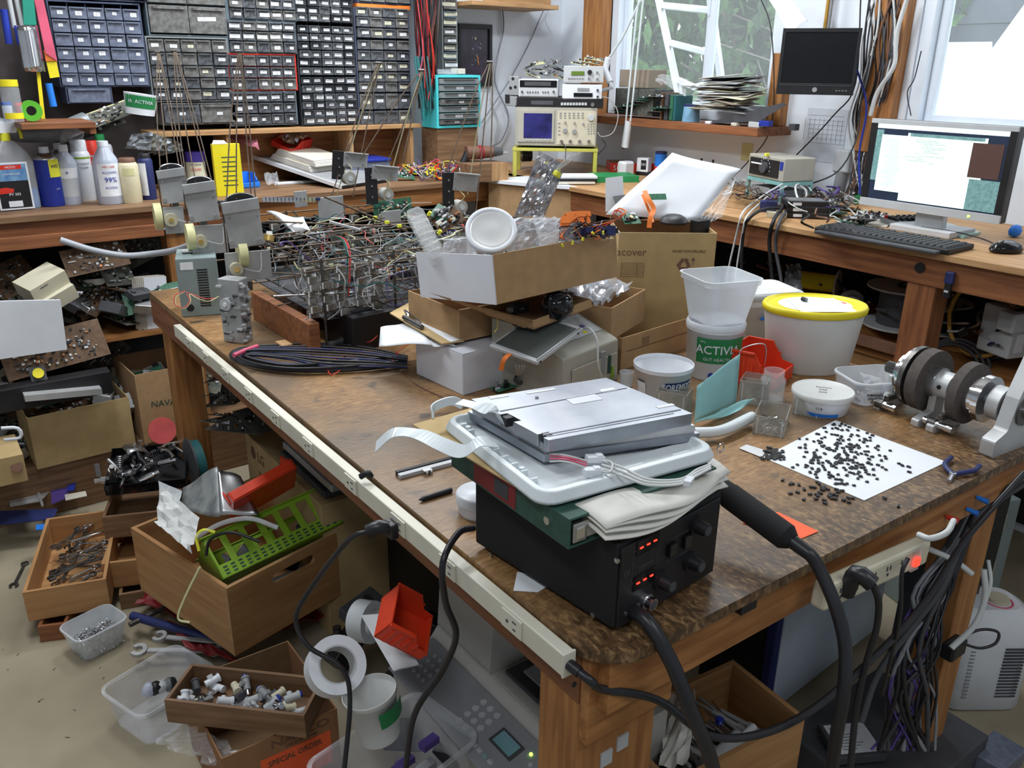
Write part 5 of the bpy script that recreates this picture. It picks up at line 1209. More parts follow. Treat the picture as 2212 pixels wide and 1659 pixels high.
shz=zat(690,272)
t=thing('shade_backing','added dark sheet standing for shadow and clutter behind the left cabinets and hanging tools','board',(0,0,0))  # added dark sheet; shadow and clutter on this wall put into its colour
MB().bx(-.9,1.25,WY-.02,WY-.004,BZ+.005,CH-.3,'shade_backing').build('board',t)
SH=thing('cabinet_shelf','long wooden shelf carrying the drawer cabinets above the bench','shelf',(0,0,0))
MB().bx(xat(318,250)-.0,xat(890,272)+.02,3.68,WY-.005,shz-.020,shz-.001,'pine_x').build('shelf_board',SH,bevel=.002)
for u in(490,755,885):x=xat(u,300,3.72);MB().bx(x-.009,x+.009,3.70,WY-.005,BZ,shz-.020,'pine_z').build('upright',SH,bevel=.001)
MB().bx(xat(318,250),xat(890,270),WY-.02,WY-.006,BZ,shz-.02,'fir_x').build('back_board',SH)
def cabinet(name,label,u0,u1,vt,vb,rows,cols,fm,dm,depth=.15,tagp=.85,tagm=('tag_white',),uc=None,tagw=.5,skip=(),frame_t=.006,y=YC):
 uc=uc or(u0+u1)/2;vm=(vt+vb)/2
 X0_,X1_=xat(u0,vm,y),xat(u1,vm,y);z0,z1=zat(uc,vb,y),zat(uc,max(vt,-60),y)
 t=thing(name,label,'drawer cabinet',(X0_,y,z0));W_=X1_-X0_;H_=z1-z0;ft=frame_t
 m=MB().bx(0,ft,0,depth,0,H_,fm).bx(W_-ft,W_,0,depth,0,H_,fm).bx(ft,W_-ft,0,depth,0,ft,fm).bx(ft,W_-ft,0,depth,H_-ft,H_,fm).bx(ft,W_-ft,depth-.004,depth,ft,H_-ft,fm)
 for r_ in rows[:-1]:
  zz_=zat(uc,r_[1]+1.2,y)-z0;m.bx(ft,W_-ft,.004,depth,zz_-.0015,zz_+.0015,fm)
 for c_ in range(1,cols):m.bx(ft+(W_-2*ft)*c_/cols-.001,ft+(W_-2*ft)*c_/cols+.001,.006,depth,ft,H_-ft,fm)
 m.build('frame',t,bevel=.001)
 cw_=(W_-2*ft)/cols;cache={}
 for ri,(a,b)in enumerate(rows):
  za_,zb_=zat(uc,b,y)-z0,zat(uc,a,y)-z0;h=zb_-za_
  n=cols
  for c_ in range(n):
   if(ri,c_)in skip:continue
   key=round(h,3)
   mat_=dm[Rb.randrange(len(dm))]
   if(key,mat_)not in cache:
    w_=cw_-.004
    q=MB().bx(-w_/2,w_/2,-.004,.0,0,h,mat_).bx(-w_/2,w_/2,0,.05,0,.002,mat_).bx(-w_/2,-w_/2+.0015,0,.05,0,h*.9,mat_).bx(w_/2-.0015,w_/2,0,.05,0,h*.9,mat_)
    q.bx(-w_*.40,w_*.40,-.012,-.004,h*.86,h*.95,mat_).bx(-w_*.46,w_*.46,-.007,-.004,0,h*.10,mat_)
    o=q.build('drawer');cache[(key,mat_)]=o.data;bpy.data.objects.remove(o)
   d=share('drawer',cache[(key,mat_)],t,(ft+cw_*(c_+.5)+Rb.uniform(-.0008,.0008),-Rb.choice([0,0,0,.003,.008])-.0005,za_))
   if Rb.random()<tagp:
    tm=Rb.choice(tagm);lk=(name,round(h,3),tm,Rb.randrange(3))
    if lk not in KD:
     k3=lk[3];lw=cw_*tagw*(.8+.2*k3);lh=min(h*.42,.013)*(.85+.15*k3)
     q=MB().box((0,-.0046,0),(lw,.0008,lh),tm)
     for j in range(2):q.box((Rb.uniform(-.1,.1)*lw,-.0052,lh*(.18-.36*j)),(lw*Rb.uniform(.45,.75),.0004,lh*.09),'grey')
     o=q.build('label_card');KD[lk]=o.data;bpy.data.objects.remove(o)
    share('label_card',KD[lk],d,(Rb.uniform(-.12,.12)*cw_,0,h*Rb.uniform(.42,.56)),(0,Rb.uniform(-.05,.05),0))
 return t
cabinet('drawer_cabinet','dark navy cabinet of slate blue drawers at the left end of the wall',115,313,4,188,[(17,42),(45,71),(74,100),(103,129),(131,157),(159,184)],5,'cab_navy',['drawer_blue'],tagw=.30,uc=214)
cabinet('drawer_cabinet','dark cabinet at the top edge above the slate blue drawers',150,318,-60,2,[(-28,-4)],5,'cab_navy',['drawer_smoke'],tagw=.4)
c_=cabinet('large_drawer_cabinet','single wide navy drawer box below the slate blue drawers',143,243,188,224,[(191,221)],1,'cab_navy',['drawer_blue'],tagp=0)
cabinet('drawer_cabinet','grey framed cabinet of smoky drawers behind the left string towers',322,497,80,220,[(86,112),(115,140),(143,166),(169,190),(193,215)],5,'cab_grey',['drawer_smoke','drawer_dark','drawer_smoke'],tagw=.45,tagm=('tag_white','tag_white','tag_cream'),tagp=.75)
cabinet('large_drawer_cabinet','slate cabinet with two big clear drawers holding parts, above the grey framed cabinet',314,490,-50,79,[(-30,8),(13,72)],2,'cab_slate',['drawer_smoke'],tagp=.4,tagw=.4)
cabinet('large_drawer_cabinet','low cabinet of two big smoky drawers under the grey framed cabinet',350,512,222,269,[(226,265)],2,'drawer_smoke',['drawer_smoke','drawer_dark'],tagp=.9,tagw=.2)
cabinet('drawer_cabinet','dark slate cabinet at the top edge directly above the red framed cabinet',488,638,-60,44,[(-24,-6),(-3,18),(21,41)],5,'cab_slate',['drawer_dark','drawer_smoke','drawer_dark'],tagw=.62,tagp=.95)
cabinet('drawer_cabinet','dark slate cabinet of three rows resting on the red framed cabinet',490,640,45,115,[(48,66),(69,88),(91,112)],5,'cab_slate',['drawer_dark','drawer_smoke','drawer_dark'],tagw=.62,tagp=.95)
cabinet('drawer_cabinet','bright red framed cabinet of three rows of small dark drawers',494,641,116,196,[(120,142),(145,167),(170,193)],5,'red',['drawer_dark','drawer_smoke'],tagw=.5,tagp=.85)
cabinet('drawer_cabinet','dark slate cabinet of three rows below the red framed cabinet',496,642,197,271,[(200,219),(222,243),(246,267)],5,'cab_slate',['drawer_dark'],tagw=.5,tagp=.95)
rows4=[(v-8,v+7.5)for v in(-10,7,24,40,64,82,100,118,135,154,174,192,210,227,244,260)]
cabinet('drawer_cabinet','tall black cabinet with sixteen rows of small labelled drawers',642,768,-20,271,rows4,5,'cab_black',['drawer_dark','cab_black','drawer_dark'],tagw=.52,tagp=.97)
rows5=[(v-10,v+10)for v in(27,49,72,97,120,143,166,188)]
cabinet('drawer_cabinet','tall navy cabinet with an orange strip on top, beside the hanging test leads',770,886,19,271,rows5+[(202,235),(239,267)],4,'cab_navy',['drawer_dark','drawer_smoke','drawer_dark'],tagw=.5,tagp=.85,tagm=('tag_white','tag_white','tag_cream'))
o=MB().bx(xat(771,14),xat(886,18),YC+.0,YC+.12,zat(828,19),zat(828,10),'orange').build('orange_strip',None,bevel=.001);tag(o,'thin orange tray lying on the tall navy drawer cabinet','tray')
cabinet('drawer_cabinet','dark cabinet at the top edge above the orange strip',771,887,-60,9,[(-20,5)],4,'cab_navy',['drawer_smoke'],tagw=.5)
cabinet('narrow_cabinet','narrow grey green drawer column right of the hanging test leads',955,988,-40,156,[(-2,20),(24,38),(40,56),(60,76),(79,94),(97,110),(113,128),(131,150)],1,'cab_grey',['drawer_smoke','cab_slate','drawer_smoke'],tagw=.8,tagm=('tag_white','tag_cream'))
YT=3.62
t=cabinet('turquoise_cabinet','turquoise framed cabinet with seven wide grey drawers on the back bench',943,1038,162,276,[(170,181),(184,196),(199,211),(214,226),(229,241),(244,256),(258,268)],1,'turquoise',['drawer_smoke','cab_grey'],tagp=.5,tagw=.15,y=YT,frame_t=.012,depth=.14)
z0=zat(990,276,YT);MB().bx(xat(943,276,YT)+.01,xat(1038,276,YT)-.01,YT+.01,YT+.16,BZ,z0-.001,'oldwood_x').build('wood_riser').name='wood_riser'
tag(bpy.data.objects['wood_riser'],'wooden block carrying the turquoise drawer cabinet','block')
for i,(u0,u1,v0,v1,m_,lb)in enumerate(((948,990,150,161,'bag','small clear lidded box with blue clip on the turquoise cabinet'),(993,1008,148,161,'oldpaper','tiny cream box on the turquoise cabinet'))):
 tag(MB().bx(xat(u0,155,YT),xat(u1,155,YT),YT+.01,YT+.08,zat(990,v1,YT)+.002,zat(990,v0,YT),m_).build('small_box',None,bevel=.002),lb,'box')
YP=WY-.012
x0_,x1_=xat(990,120,YP),xat(1061,120,YP);z0,z1=zat(1025,186,YP),zat(1025,52,YP)
t=thing('framed_poster','black framed dark poster of orange sparks on the back wall beside the turquoise cabinet','poster',(x0_,YP,z0));w_,h_=x1_-x0_,z1-z0
for a in((0,.012,0,h_),(w_-.018,w_,0,h_),(.012,w_-.018,0,.02),(.012,w_-.018,h_-.022,h_)):MB().bx(a[0],a[1],-.012,.008,a[2],a[3],'black').build('frame_side',t,bevel=.001)
MB().bx(.01,w_-.015,0,.004,.01,h_-.02,'poster_dark').build('print',t)
m=MB();
for k in range(26):x,z=Rb.gauss(w_*.55,.018),Rb.gauss(h_*.62,.03);m.box((min(max(x,.02),w_-.03),-.0006,z),(Rb.uniform(.002,.010),.0006,Rb.uniform(.002,.012)),Rb.choice(['wire_violet','grey','wire_grey','pale_yellow','dark_grey']),None)
for k in range(7):m.box((w_*.6+Rb.uniform(-.005,.005),-.0007,h_*.36+.006*k),(.004,.0006,.007),Rb.choice(['orange','yellow']))
o=m.build('picture_shapes',t);o['kind']='stuff'
text('lettering','EXA',.014,'tag_white',t,FR(w_*.5,-.0012,h_*.16))
t=thing('wall_shelf','light wooden shelf fixed high on the back wall near the corner','shelf',(0,0,0))
a=PY(1000,12,3.70);b=PY(1186,20,3.70)
MB().bx(a.x,b.x,3.62,WY-.003,a.z-.0,a.z+.020,'pine_x').build('board',t,bevel=.002);MB().bx(a.x+.1,b.x-.02,3.66,3.68,a.z+.02,a.z+.11,'pine_x').build('front_lip',t,bevel=.002)
t0=xat(925,60,3.66)
rack=thing('lead_rack','dark rack above the picture from which the test leads hang','rack',(t0,3.70,2.05));MB().bx(-.10,.10,-.03,.18,0,.02,'dark_grey').build('bar',rack)
cols_=[('black','black'),('black','black'),('wire_brown','brown'),('dark_red','dark red'),('maroon','maroon'),('black','black'),('dark_grey','grey')]
for k in range(84):
 m_,nm_=cols_[k%7];u=890+68*Rb.random();vb=Rb.uniform(170,225)if k%3 else Rb.uniform(110,180);u2=905+40*Rb.random();y=3.63+.07*Rb.random()
 p=PY(u,-10,y);q=PY((u+u2)/2+Rb.uniform(-6,6),vb*.5,y-.01);e=PY(u2,vb,y);p.z=2.05
 tag(MB().tube([p,q,q.lerp(e,.6)+Vector((Rb.uniform(-.01,.01),0,0)),e],Rb.choice([.003,.0045]),5,m_,sub=4).cyl(e,e+Vector((0,0,-.03)),.004,n=6,mat=m_).build('test_lead'),nm_+' test lead hanging in the bundle between the cabinets','lead',nm_+' hanging test leads')
for k in range(11):
 u=898+34*Rb.random();y=3.60+.05*Rb.random();p=PY(u,172,y);e=PY(u+Rb.uniform(-2,12),Rb.uniform(225,262),y)
 tag(MB().tube([p+Vector((0,.02,.10)),p,p.lerp(e,.5)+Vector((Rb.uniform(-.01,.01),0,0)),e],.0045,5,'teal').build('test_lead'),'dark teal lead hanging lowest under the bundle of test leads','lead','teal hanging leads')
for k,(u,v,u2,v2,c_)in enumerate(((905,30,918,190,'red'),(935,120,925,215,'red'),(912,85,905,165,'pink'),(928,60,938,170,'red'))):
 p,e=PY(u,v,3.6),PY(u2,v2,3.6);tag(MB().tube([p+Vector((0,.03,.15)),p,p.lerp(e,.5)+Vector((.01,0,0)),e],.0018,5,c_).build('test_lead'),['bright red test lead in the front left of the bundle','bright red test lead ending lowest in the bundle','pink test lead on the left of the bundle','bright red test lead at the right of the bundle'][k],'lead')
for k,(pts,c_,r_)in enumerate(((((1082,-10),(1088,60),(1075,120),(1070,180),(1098,250),(1085,300),(1060,318)),'wire_grey',.004),(((1078,-10),(1084,70),(1070,140),(1060,215),(1075,260),(1068,300)),'light_grey',.0035),(((1175,20),(1140,100),(1105,165),(1080,205),(1040,265)),'wire_grey',.0035),(((1186,20),(1178,45),(1190,70)),'wire_grey',.001))):
 tag(MB().tube([PY(u,v,WY-.02)for u,v in pts],r_,6,c_).build('wall_cable'),['grey cable running down the back wall and curling beside the scope','pale grey cable running down the back wall to the left of the scope','thin grey cable slanting down the back wall from the upper shelf','short loose wire end under the upper wall shelf'][k],'cable')
tag(MB().tube([PX(1070+230,0,WX-.02)]*1+[PX(1300,20,WX-.02),PX(1308,120,WX-.02)],.002,5,'wire_white').build('wall_cable'),'thin white cable on the wooden post beside the first window','cable')
ds=4.02;fs_=Fr(PD(1112,317,ds),-.70)
def box_at(u0,v0,u1,v1,dep,name,label,m_,cat='instrument',y=0.,bev=.003,bm=None):
 a=fs_.at(u0,v1,y=y);b=fs_.at(u1,v0,y=y);w_=b.x-a.x;h_=b.z-a.z
 f=Fr(fs_.X@Vector((a.x,y,a.z)),fs_.rz);t=f.thing(name,label,cat);MB().bx(0,w_,0,dep,0,h_,m_).build('case',t,bevel=bev);t_=(f,t,w_,h_);return t_
a=fs_.at(1110,316,y=0);b=fs_.at(1287,325,y=0);zt_=(fs_.X@Vector((0,0,a.z))).z-.006
f=Fr((fs_.loc.x,fs_.loc.y,BZ),fs_.rz);t=f.thing('yellow_stand','yellow green painted bench stand carrying the oscilloscope stack','stand');hh=zt_-BZ;W_=b.x+.01
MB().bx(-.01,W_,-.01,.30,hh-.014,hh,'yellow_stand').build('top',t,bevel=.002)
for x in(-.008,W_-.020):
 for y in(-.008,.28):MB().bx(x,x+.018,y,y+.018,0,hh-.014,'yellow_stand').build('leg',t,bevel=.001)
f,t,w_,h_=box_at(1113,232,1291,314,.30,'oscilloscope','grey oscilloscope with dark blue screen on the yellow stand','grey_putty')
def at(u,v):p=f.at(u,v,y=0);return p.x,p.z
def rect(nm,u0,v0,u1,v1,m_,th=.003,par=None,y=0.):(x0,z0),(x1,z1)=at(u0,v1),at(u1,v0);return MB().bx(x0,x1,y-th,y,z0,z1,m_).build(nm,par or t,bevel=.0006)
rect('bezel',1118,238,1198,306,'grey_putty',.006);rect('screen',1131,245,1193,298,'scope_blue',.0072);rect('control_panel',1202,240,1288,312,'beige',.002)
def knob(u,v,r,m_='grey',d=.012,nm='knob'):x,z=at(u,v);MB().cyl((x,0,z),(x,-d,z),r,r*.88,n=14,mat=m_).build(nm,t,bevel=.0006)
knob(1277,254,.016,'light_grey')
for u,v in((1221,282),(1241,284)):knob(u,v,.011)
for u,v in((1221,264),(1241,265),(1260,267)):knob(u,v,.005)
for u in(1213,1232,1252,1272):knob(u,305,.008,'steel',.016,'bnc_connector')
m=MB()
for r_ in range(3):
 for c_ in range(6):x,z=at(1211+9.5*c_,244+5*r_);m.box((x,-.003,z),(.009,.003,.004),'grey')
for r_ in range(5):
 for c_ in range(3):x,z=at(1271+6*c_,268+5*r_);m.box((x,-.003,z),(.007,.003,.004),'grey')
for r_ in range(4):x,z=at(1208,266+8*r_);m.box((x,-.003,z),(.009,.003,.004),'grey')
for c_ in range(7):x,z=at(1138+8*c_,302);m.box((x,-.008,z),(.010,.003,.005),'light_grey')
o=m.build('buttons',t);o['kind']='stuff'
f,t,w_,h_=box_at(1113,212,1304,232,.28,'black_rack_unit','flat black instrument with a row of white keys on the oscilloscope','black')
m=MB()
for k in range(9):x,z=at(1214+6.4*k,224.5);MB().box((x,-.003,z),(.011,.004,.012),'light_grey').build('key',t)
knob(1280,226,.010,'steel');rect('slot',1147,218,1195,226,'dark_grey',.002)
f2,t,w_,h_=box_at(1092,208,1118,229,.22,'grey_side_box','small grey box with black corner left of the black instrument','grey');f=f2;rect('black_corner',1091,204,1101,222,'black',.004)
f,t,w_,h_=box_at(1120,172,1206,209,.26,'frequency_counter','white framed counter with black display and small buttons','white_plastic');
rect('panel',1122,174,1204,207,'light_grey',.003);rect('display',1123,174,1203,188,'black_gloss',.005);rect('display_window',1133,177,1190,185,'dark_grey',.006)
for u in(1140,1145,1151,1157,1162,1173,1178,1184):knob(u,199,.0035,'dark_grey',.008,'button')
for u in(1128,1196):knob(u,198,.005,'dark_grey',.010)
f,t,w_,h_=box_at(1099,165,1121,206,.2,'grey_connector_box','grey metal box with round holes left of the white framed counter','grey')
for u,v in((1108,170),(1113,188),(1103,190)):knob(u,v,.007,'black',.002,'round_hole')
f,t,w_,h_=box_at(1214,183,1301,216,.26,'silver_instrument','silver white instrument with black display window, second unit in the right column','white_plastic');rect('display',1239,201,1280,209,'black_gloss',.004);rect('small_display',1247,190,1273,196,'grey',.004);knob(1291,195,.006,'dark_grey',.012);knob(1291,209,.006,'dark_grey',.012)
f,t,w_,h_=box_at(1217,143,1305,178,.24,'signal_generator','grey blue generator with green lcd and big dark knob, topmost of the right column','light_grey');rect('lcd_window',1234,154,1262,162,'lcd_green',.004);knob(1274,156,.011,'black',.012)
for u,v in((1272,169),(1290,170),(1290,156)):knob(u,v,.005,'steel',.012,'bnc_connector')
m=MB();
for c_ in range(6):x,z=at(1229+6*c_,169);m.box((x,-.003,z),(.008,.003,.004),'grey')
o=m.build('buttons',t);o['kind']='stuff'
for k in range(11):
 u,v=1128+Rb.uniform(0,70),166-Rb.uniform(0,24);p=PD(u,v,ds+.12+Rb.uniform(-.05,.08))
 pcb('dusty_board',Rb.uniform(.05,.09),.035,300+k,'dusty circuit board in the heap on the white framed counter',base=['pcb_dust','pale_yellow','pcb_dust','tag_cream'][k%4],X=Matrix.Translation(p)@T((0,0,0),Rb.uniform(-.3,.3),Rb.uniform(-.4,.4),Rb.uniform(-1.2,.2)),group='dusty boards on the counter')
for k in range(3):
 p=PD(1232+15*k,136-5*k,ds+.08);pcb('yellowed_board',.11,.04,320+k,['lowest','middle','topmost'][k]+' yellowed circuit board lying on the grey blue generator',base='pale_yellow',X=Matrix.Translation(p)@T((0,0,0),.1,.16,-.7))
m=MB()
for k in range(60):
 p=PD(1185+Rb.uniform(-12,28),145+Rb.uniform(-14,20),ds+.15);m.cyl(p,p+Vector((Rb.uniform(-.03,.03),Rb.uniform(-.02,.02),Rb.uniform(-.02,.03))),.0012,n=4,mat=Rb.choice(['dark_grey','grey','wire_grey']))
o=m.build('resistor_fluff');tag(o,'fluffy heap of loose resistors and wire ends behind the dusty boards','wire',kind='stuff')
tag(MB().tube([PD(1293,218,ds),PD(1300,210,ds-.03),PD(1318,215,ds-.03),PD(1335,245,ds-.02),PD(1325,285,ds),PD(1300,295,ds),PD(1290,285,ds)],.0022,5,'wire_white').build('probe_lead'),'white probe lead looping in the air right of the oscilloscope','cable')
tag(MB().tube([PD(1213,308,ds-.02),PD(1222,320,ds-.04),PD(1221,345,ds-.04)],.002,5,'black').build('probe_lead'),'black probe lead dropping from the first input of the oscilloscope','cable')
for k in range(1):tag(MB().tube([PD(1300,300,ds),PD(1308,315,ds),PD(1290,335,ds-.02)],.002,5,'black').build('power_lead'),'black lead curling at the lower right of the oscilloscope','cable')
def vessel(u,v,wpx,vt,label,kind,body,cap,capfrac=.12,shoulder=.72,name='bottle',patches=(),texts=(),bz=BZ,dist=None):
 p=PZ(u,v,bz);r_=rad(wpx,p);H_=HZ(p,u,vt)-bz;p=p+Vector((0,r_,0))
 t=thing(name,label,'bottle' if kind!='can' else 'can',p,face_ang(p))
 hc=H_*(1-capfrac)
 if kind=='can':
  MB().lathe([(.001,0),(r_*.96,0),(r_,.003),(r_,hc*.93),(r_*.9,hc*.97),(r_*.8,hc),(.001,hc)],24,body).build('body',t)
  MB().lathe([(.001,hc),(r_*.8,hc),(r_*.78,H_-.003),(r_*.7,H_),(.001,H_)],20,cap).build('cap',t)
 elif kind=='spray':
  MB().lathe([(.001,0),(r_*.96,0),(r_,.003),(r_,hc*.88),(.001,hc*.88)],24,body).build('body',t);MB().lathe([(r_,hc*.88),(r_*.98,hc*.91),(r_*.6,hc),(.001,hc)],24,'steel').build('dome',t)
  MB().lathe([(.001,hc),(r_*.4,hc),(r_*.38,H_),(.001,H_)],14,cap).build('nozzle',t)
 else:
  hs_=H_*shoulder
  MB().lathe([(.001,0),(r_*.95,0),(r_,.004),(r_,hs_*.97),(r_*.92,hs_*1.04),(r_*.45,hc*.97),(r_*.40,hc),(.001,hc)],24,body).build('body',t)
  MB().lathe([(.001,hc-.001),(r_*.44,hc-.001),(r_*.44,H_),(.001,H_)],16,cap).build('cap',t)
 for(a0,a1,z0,z1,m_)in patches:wrappatch('label_patch',m_,t,r_,H_*z0,H_*z1,a0,a1)
 for(s,sz,m_,a,z)in texts:wraptext('lettering',s,sz,m_,t,r_+.001,H_*z,a)
 return t
vessel(120,447,50,318,'dark blue spray can with a yellow shield label','spray','can_blue','white_plastic',.10,patches=((.15,1.2,.50,.80,'lemon'),),texts=(('WD',.017,'navy',.65,.68),('USE',.008,'light_grey',.6,.30)),name='spray_can')
vessel(148,438,40,310,'grey silver spray can half hidden behind the dark blue can','spray','light_grey','white_plastic',.10,name='spray_can')
vessel(160,443,43,313,'clear bottle with white cap and small blue cross label','bottle','alcohol','white_plastic',.11,.70,patches=((-1.0,1.1,.45,.62,'tag_white'),(-.8,1.0,.14,.45,'light_grey')),texts=(('+',.022,'can_blue',0,.54),))
vessel(192,435,40,303,'white spray can with black lettering behind the small cross bottle','can','white_plastic','white_plastic',.18,patches=((-.6,1.2,.70,.73,'lime'),),texts=(('CONTACT',.009,'dark_grey',.25,.62),('CLEANER',.008,'dark_grey',.25,.56)),name='spray_can')
vessel(216,431,42,305,'grey can with a large bright red cap','can','grey','red',.24,patches=((-.3,.6,.60,.74,'red'),),name='spray_can')
vessel(240,428,44,291,'white bottle with green cap behind the alcohol bottle','bottle','white_plastic','green',.10,.80,texts=(('POWER',.011,'red',.5,.7),))
vessel(247,443,52,306,'clear bottle with a white label reading 99 percent alcohol','bottle','alcohol','white_plastic',.08,.70,patches=((-.75,1.1,.14,.66,'tag_white'),),texts=(('MED-CARE',.009,'red',.2,.61),('ALCOHOL',.011,'can_blue',.22,.52),('99%',.026,'can_blue',.22,.40),('ALCOOL',.011,'can_blue',.22,.28)))
vessel(292,440,42,342,'cream powder bottle with a brown lid and faded yellow label','can','bottle_cream','wire_brown',.10,patches=((-.6,.6,.62,.78,'pale_yellow'),),name='powder_bottle')
vessel(328,432,30,332,'dark bottle with white side label behind the farthest left string tower','can','navy','black',.10,patches=((-1.2,0,.1,.8,'tag_white'),),name='dark_can')
f=FT(BZ,(8,458),(-5,452),(82,452));f=Fr(PZ(2,458,BZ),.05)
t=f.thing('fluid_jug','flat clear jug of blue fluid with black and red label at left edge','bottle')
e=f.at(77,455,y=0).x;ht=f.at(40,350,y=0).z
L=[[(x,y,z)for x,y in rrect((e+.03)*s,.075*s,.015,4,e/2+.01,.045)]for s,z in((.96,0),(1,.006),(1,ht*.98),(.8,ht*1.2),(.34,ht*1.42))]
MB().loft(L,'bag').build('body',t);L=[[(x,y,z)for x,y in rrect((e+.025)*s,.07*s,.013,4,e/2+.01,.045)]for s,z in((.96,.004),(1,.01),(1,ht*.42))];MB().loft(L,'water_blue').build('fluid',t)
MB().bx(0,e,.0,.002,.004,ht,'tag_white').build('label',t);MB().bx(.006,e-.006,-.0006,.0,.010,ht*.62,'black').build('label_bottom',t);MB().bx(.006,e-.006,-.0006,.0,ht*.62,ht-.006,'label_blue').build('label_top',t)
MB().bx(.012,e-.02,-.001,.0,ht*.86,ht*.95,'red').build('label_band',t);MB().prism([(.008,0),(.05,.003),(.055,.016),(.03,.022),(.01,.02)],0,.0008,'red',FR(0,-.0007,ht*.36)).build('label_car',t)
text('lettering','PV 303',.013,'tag_white',t,FR(e/2,-.0012,ht*.34));MB().bx(.03,e-.035,-.0014,0,.014,.034,'tag_white').build('barcode',t)
text('lettering','WASHER FLUID',.008,'tag_white',t,FR(e/2,-.0012,ht*.76));text('lettering','MOTO',.011,'tag_white',t,FR(e/2,-.0014,ht*.9))
MB().cyl((e/2+.01,.045,ht*1.42),(e/2+.01,.045,ht*1.58),.016,n=16,mat='lemon').build('collar',t)
MB().loft([[(e/2-.035,y,ht*1.58),(e/2+.045,y,ht*1.58),(e/2+.055,y,ht*1.78),(e/2-.02,y,ht*1.80)]for y in(.03,.06)],'white_plastic',sm=False).build('spray_head',t,bevel=.003)
MB().tube([(e/2+.04,.045,ht*1.75),(e/2+.058,.045,ht*1.6),(e/2+.06,.045,ht*1.45)],.006,6,'lemon').build('trigger',t)
tag(MB().tube([PY(-40,262,3.58),PY(40,286,3.58),PY(130,282,3.58),PY(185,262,3.62)],.034,16,'duct').build('grey_duct'),'fat grey flexible duct crossing above the bottles at the left edge','duct')
for k,(u,v,w_,h_,b_)in enumerate(((145,305,.28,.05,'pcb_dust'),(160,292,.26,.05,'pcb_dust'),(175,278,.24,.04,'pale_yellow'),(150,318,.25,.04,'pcb_dark'))):
 pcb('long_board',w_,h_,330+k,['lowest but one','second','topmost yellowish','lowest dark'][k]+' long slanting circuit board above the bottles',base=b_,X=Matrix.Translation(PY(u-14,v,3.64+.02*k))@T((0,0,0),.9,-.34,-.1),dense=.8)
crumple('clear_bag',[PY(130,300,3.52),PY(175,320,3.52),PY(185,275,3.54),PY(140,262,3.54)],'bag','shiny clear bag between the duct and the slanting boards',41,.008,8,8)
p=PY(303,247,3.55);t=thing('yogurt_tub','tilted green Activia tub full of scraps in front of the grey framed cabinet','tub',p,face_ang(p),None,0,.15);r1=rad(68,p);h=.075;r0=r1*.85;sl=(r1-r0)/h
MB().tub([(2*r0,2*r0,0),(2*r0,2*r0,.003),(2*r1,2*r1,h)],.0012,'white_plastic').build('body',t);wrappatch('label_patch','label_green',t,r0+sl*h*.3,h*.32,h*.92,-1.2,1.2,sl);wraptext('lettering','IA  ACTIVIA',.018,'tag_white',t,r0+sl*h*.6+.0008,h*.62,.0,sl)
for k in range(7):crumple('grey_scrap',[PY(u_,v_,3.60+.02*k)for u_,v_ in((270+12*k,320+3*k),(325+12*k,325),(330+10*k,285+4*k),(285+12*k,290))],'pcb_dust' if k%2 else 'duct',None,60+k,.010,6,5,.0008)and tag(bpy.context.view_layer and bpy.data.objects[-1]if False else COL.objects[-1],'crumpled grey plastic scrap in the heap behind the powder bottle','scrap','grey scraps heaped behind the bottles')
t=thing('small_shelf','small brown wooden shelf with jars at the left edge under the hanging tools','shelf',(0,0,0));a=PD(-20,240,3.45);b=PD(112,236,3.6)
MB().bx(a.x,b.x,3.34,3.60,a.z-.022,a.z-.002,'redfir_x').build('board',t,bevel=.002);MB().bx(b.x-.02,b.x,3.35,3.60,BZ+.26,a.z-.022,'redfir_z').build('bracket',t)
sz_=a.z
for k,(u,wp,vt_,m_,c_,lb)in enumerate(((28,38,172,'glass','yellow','dark jar with a yellow lid on the small shelf'),(16,20,220,'alcohol','blue','small clear vial with blue cap at the left end of the small shelf'),(42,16,222,'dark_red','red','small red pot on the small shelf'))):
 p=PY(u,236,3.42);p.z=sz_;r_=rad(wp,p);H_=HZ(p,u,vt_)-sz_;q=thing('jar',lb,'jar',p);MB().lathe([(.001,0),(r_,0),(r_,H_*.8),(r_*.9,H_*.84),(.001,H_*.84)],18,m_).build('body',q);MB().lathe([(.001,H_*.84),(r_*.98,H_*.84),(r_*.98,H_),(.001,H_)],18,c_).build('lid',q)
 if k==0:MB().lathe([(r_*1.01,H_*.08),(r_*1.01,H_*.22)],18,'yellow').build('yellow_band',q)
p=PY(66,234,3.42);p.z=sz_+.035;o=MB().lathe([(.016,-.012),(.034,-.012),(.034,.012),(.016,.012),(.016,-.012)],24,'tape_green',T((0,0,0),PI/2)).build('green_tape_roll');o.location=p;tag(o,'green tape roll standing on the small shelf behind the yellow ruler','tape')
dt=0
def PL(u,v,d=0):return PY(u,v,3.62+d)
def strip(name,q,m_,label,cat,th=.003):return tag(MB().loft([q,[p+Vector((.0,.006,0))for p in q]],m_,sm=False).build(name),label,cat)
strip('yellow_ruler',[PL(76,130,dt),PL(84,130,dt),PL(98,258,dt),PL(90,262,dt)],'yellow','narrow yellow ruler hanging vertically at the left','ruler')
strip('pink_strip',[PL(72,-10,dt+.04),PL(92,-10,dt+.04),PL(124,132,dt+.04),PL(98,115,dt+.04)],'pink','long pink plastic strip hanging left of the navy cabinet','strip')
strip('yellow_label_strip',[PL(95,112,dt+.05),PL(119,118,dt+.05),PL(129,166,dt+.05),PL(108,169,dt+.05)],'yellow','yellow strip with red top hanging under the pink strip','strip')
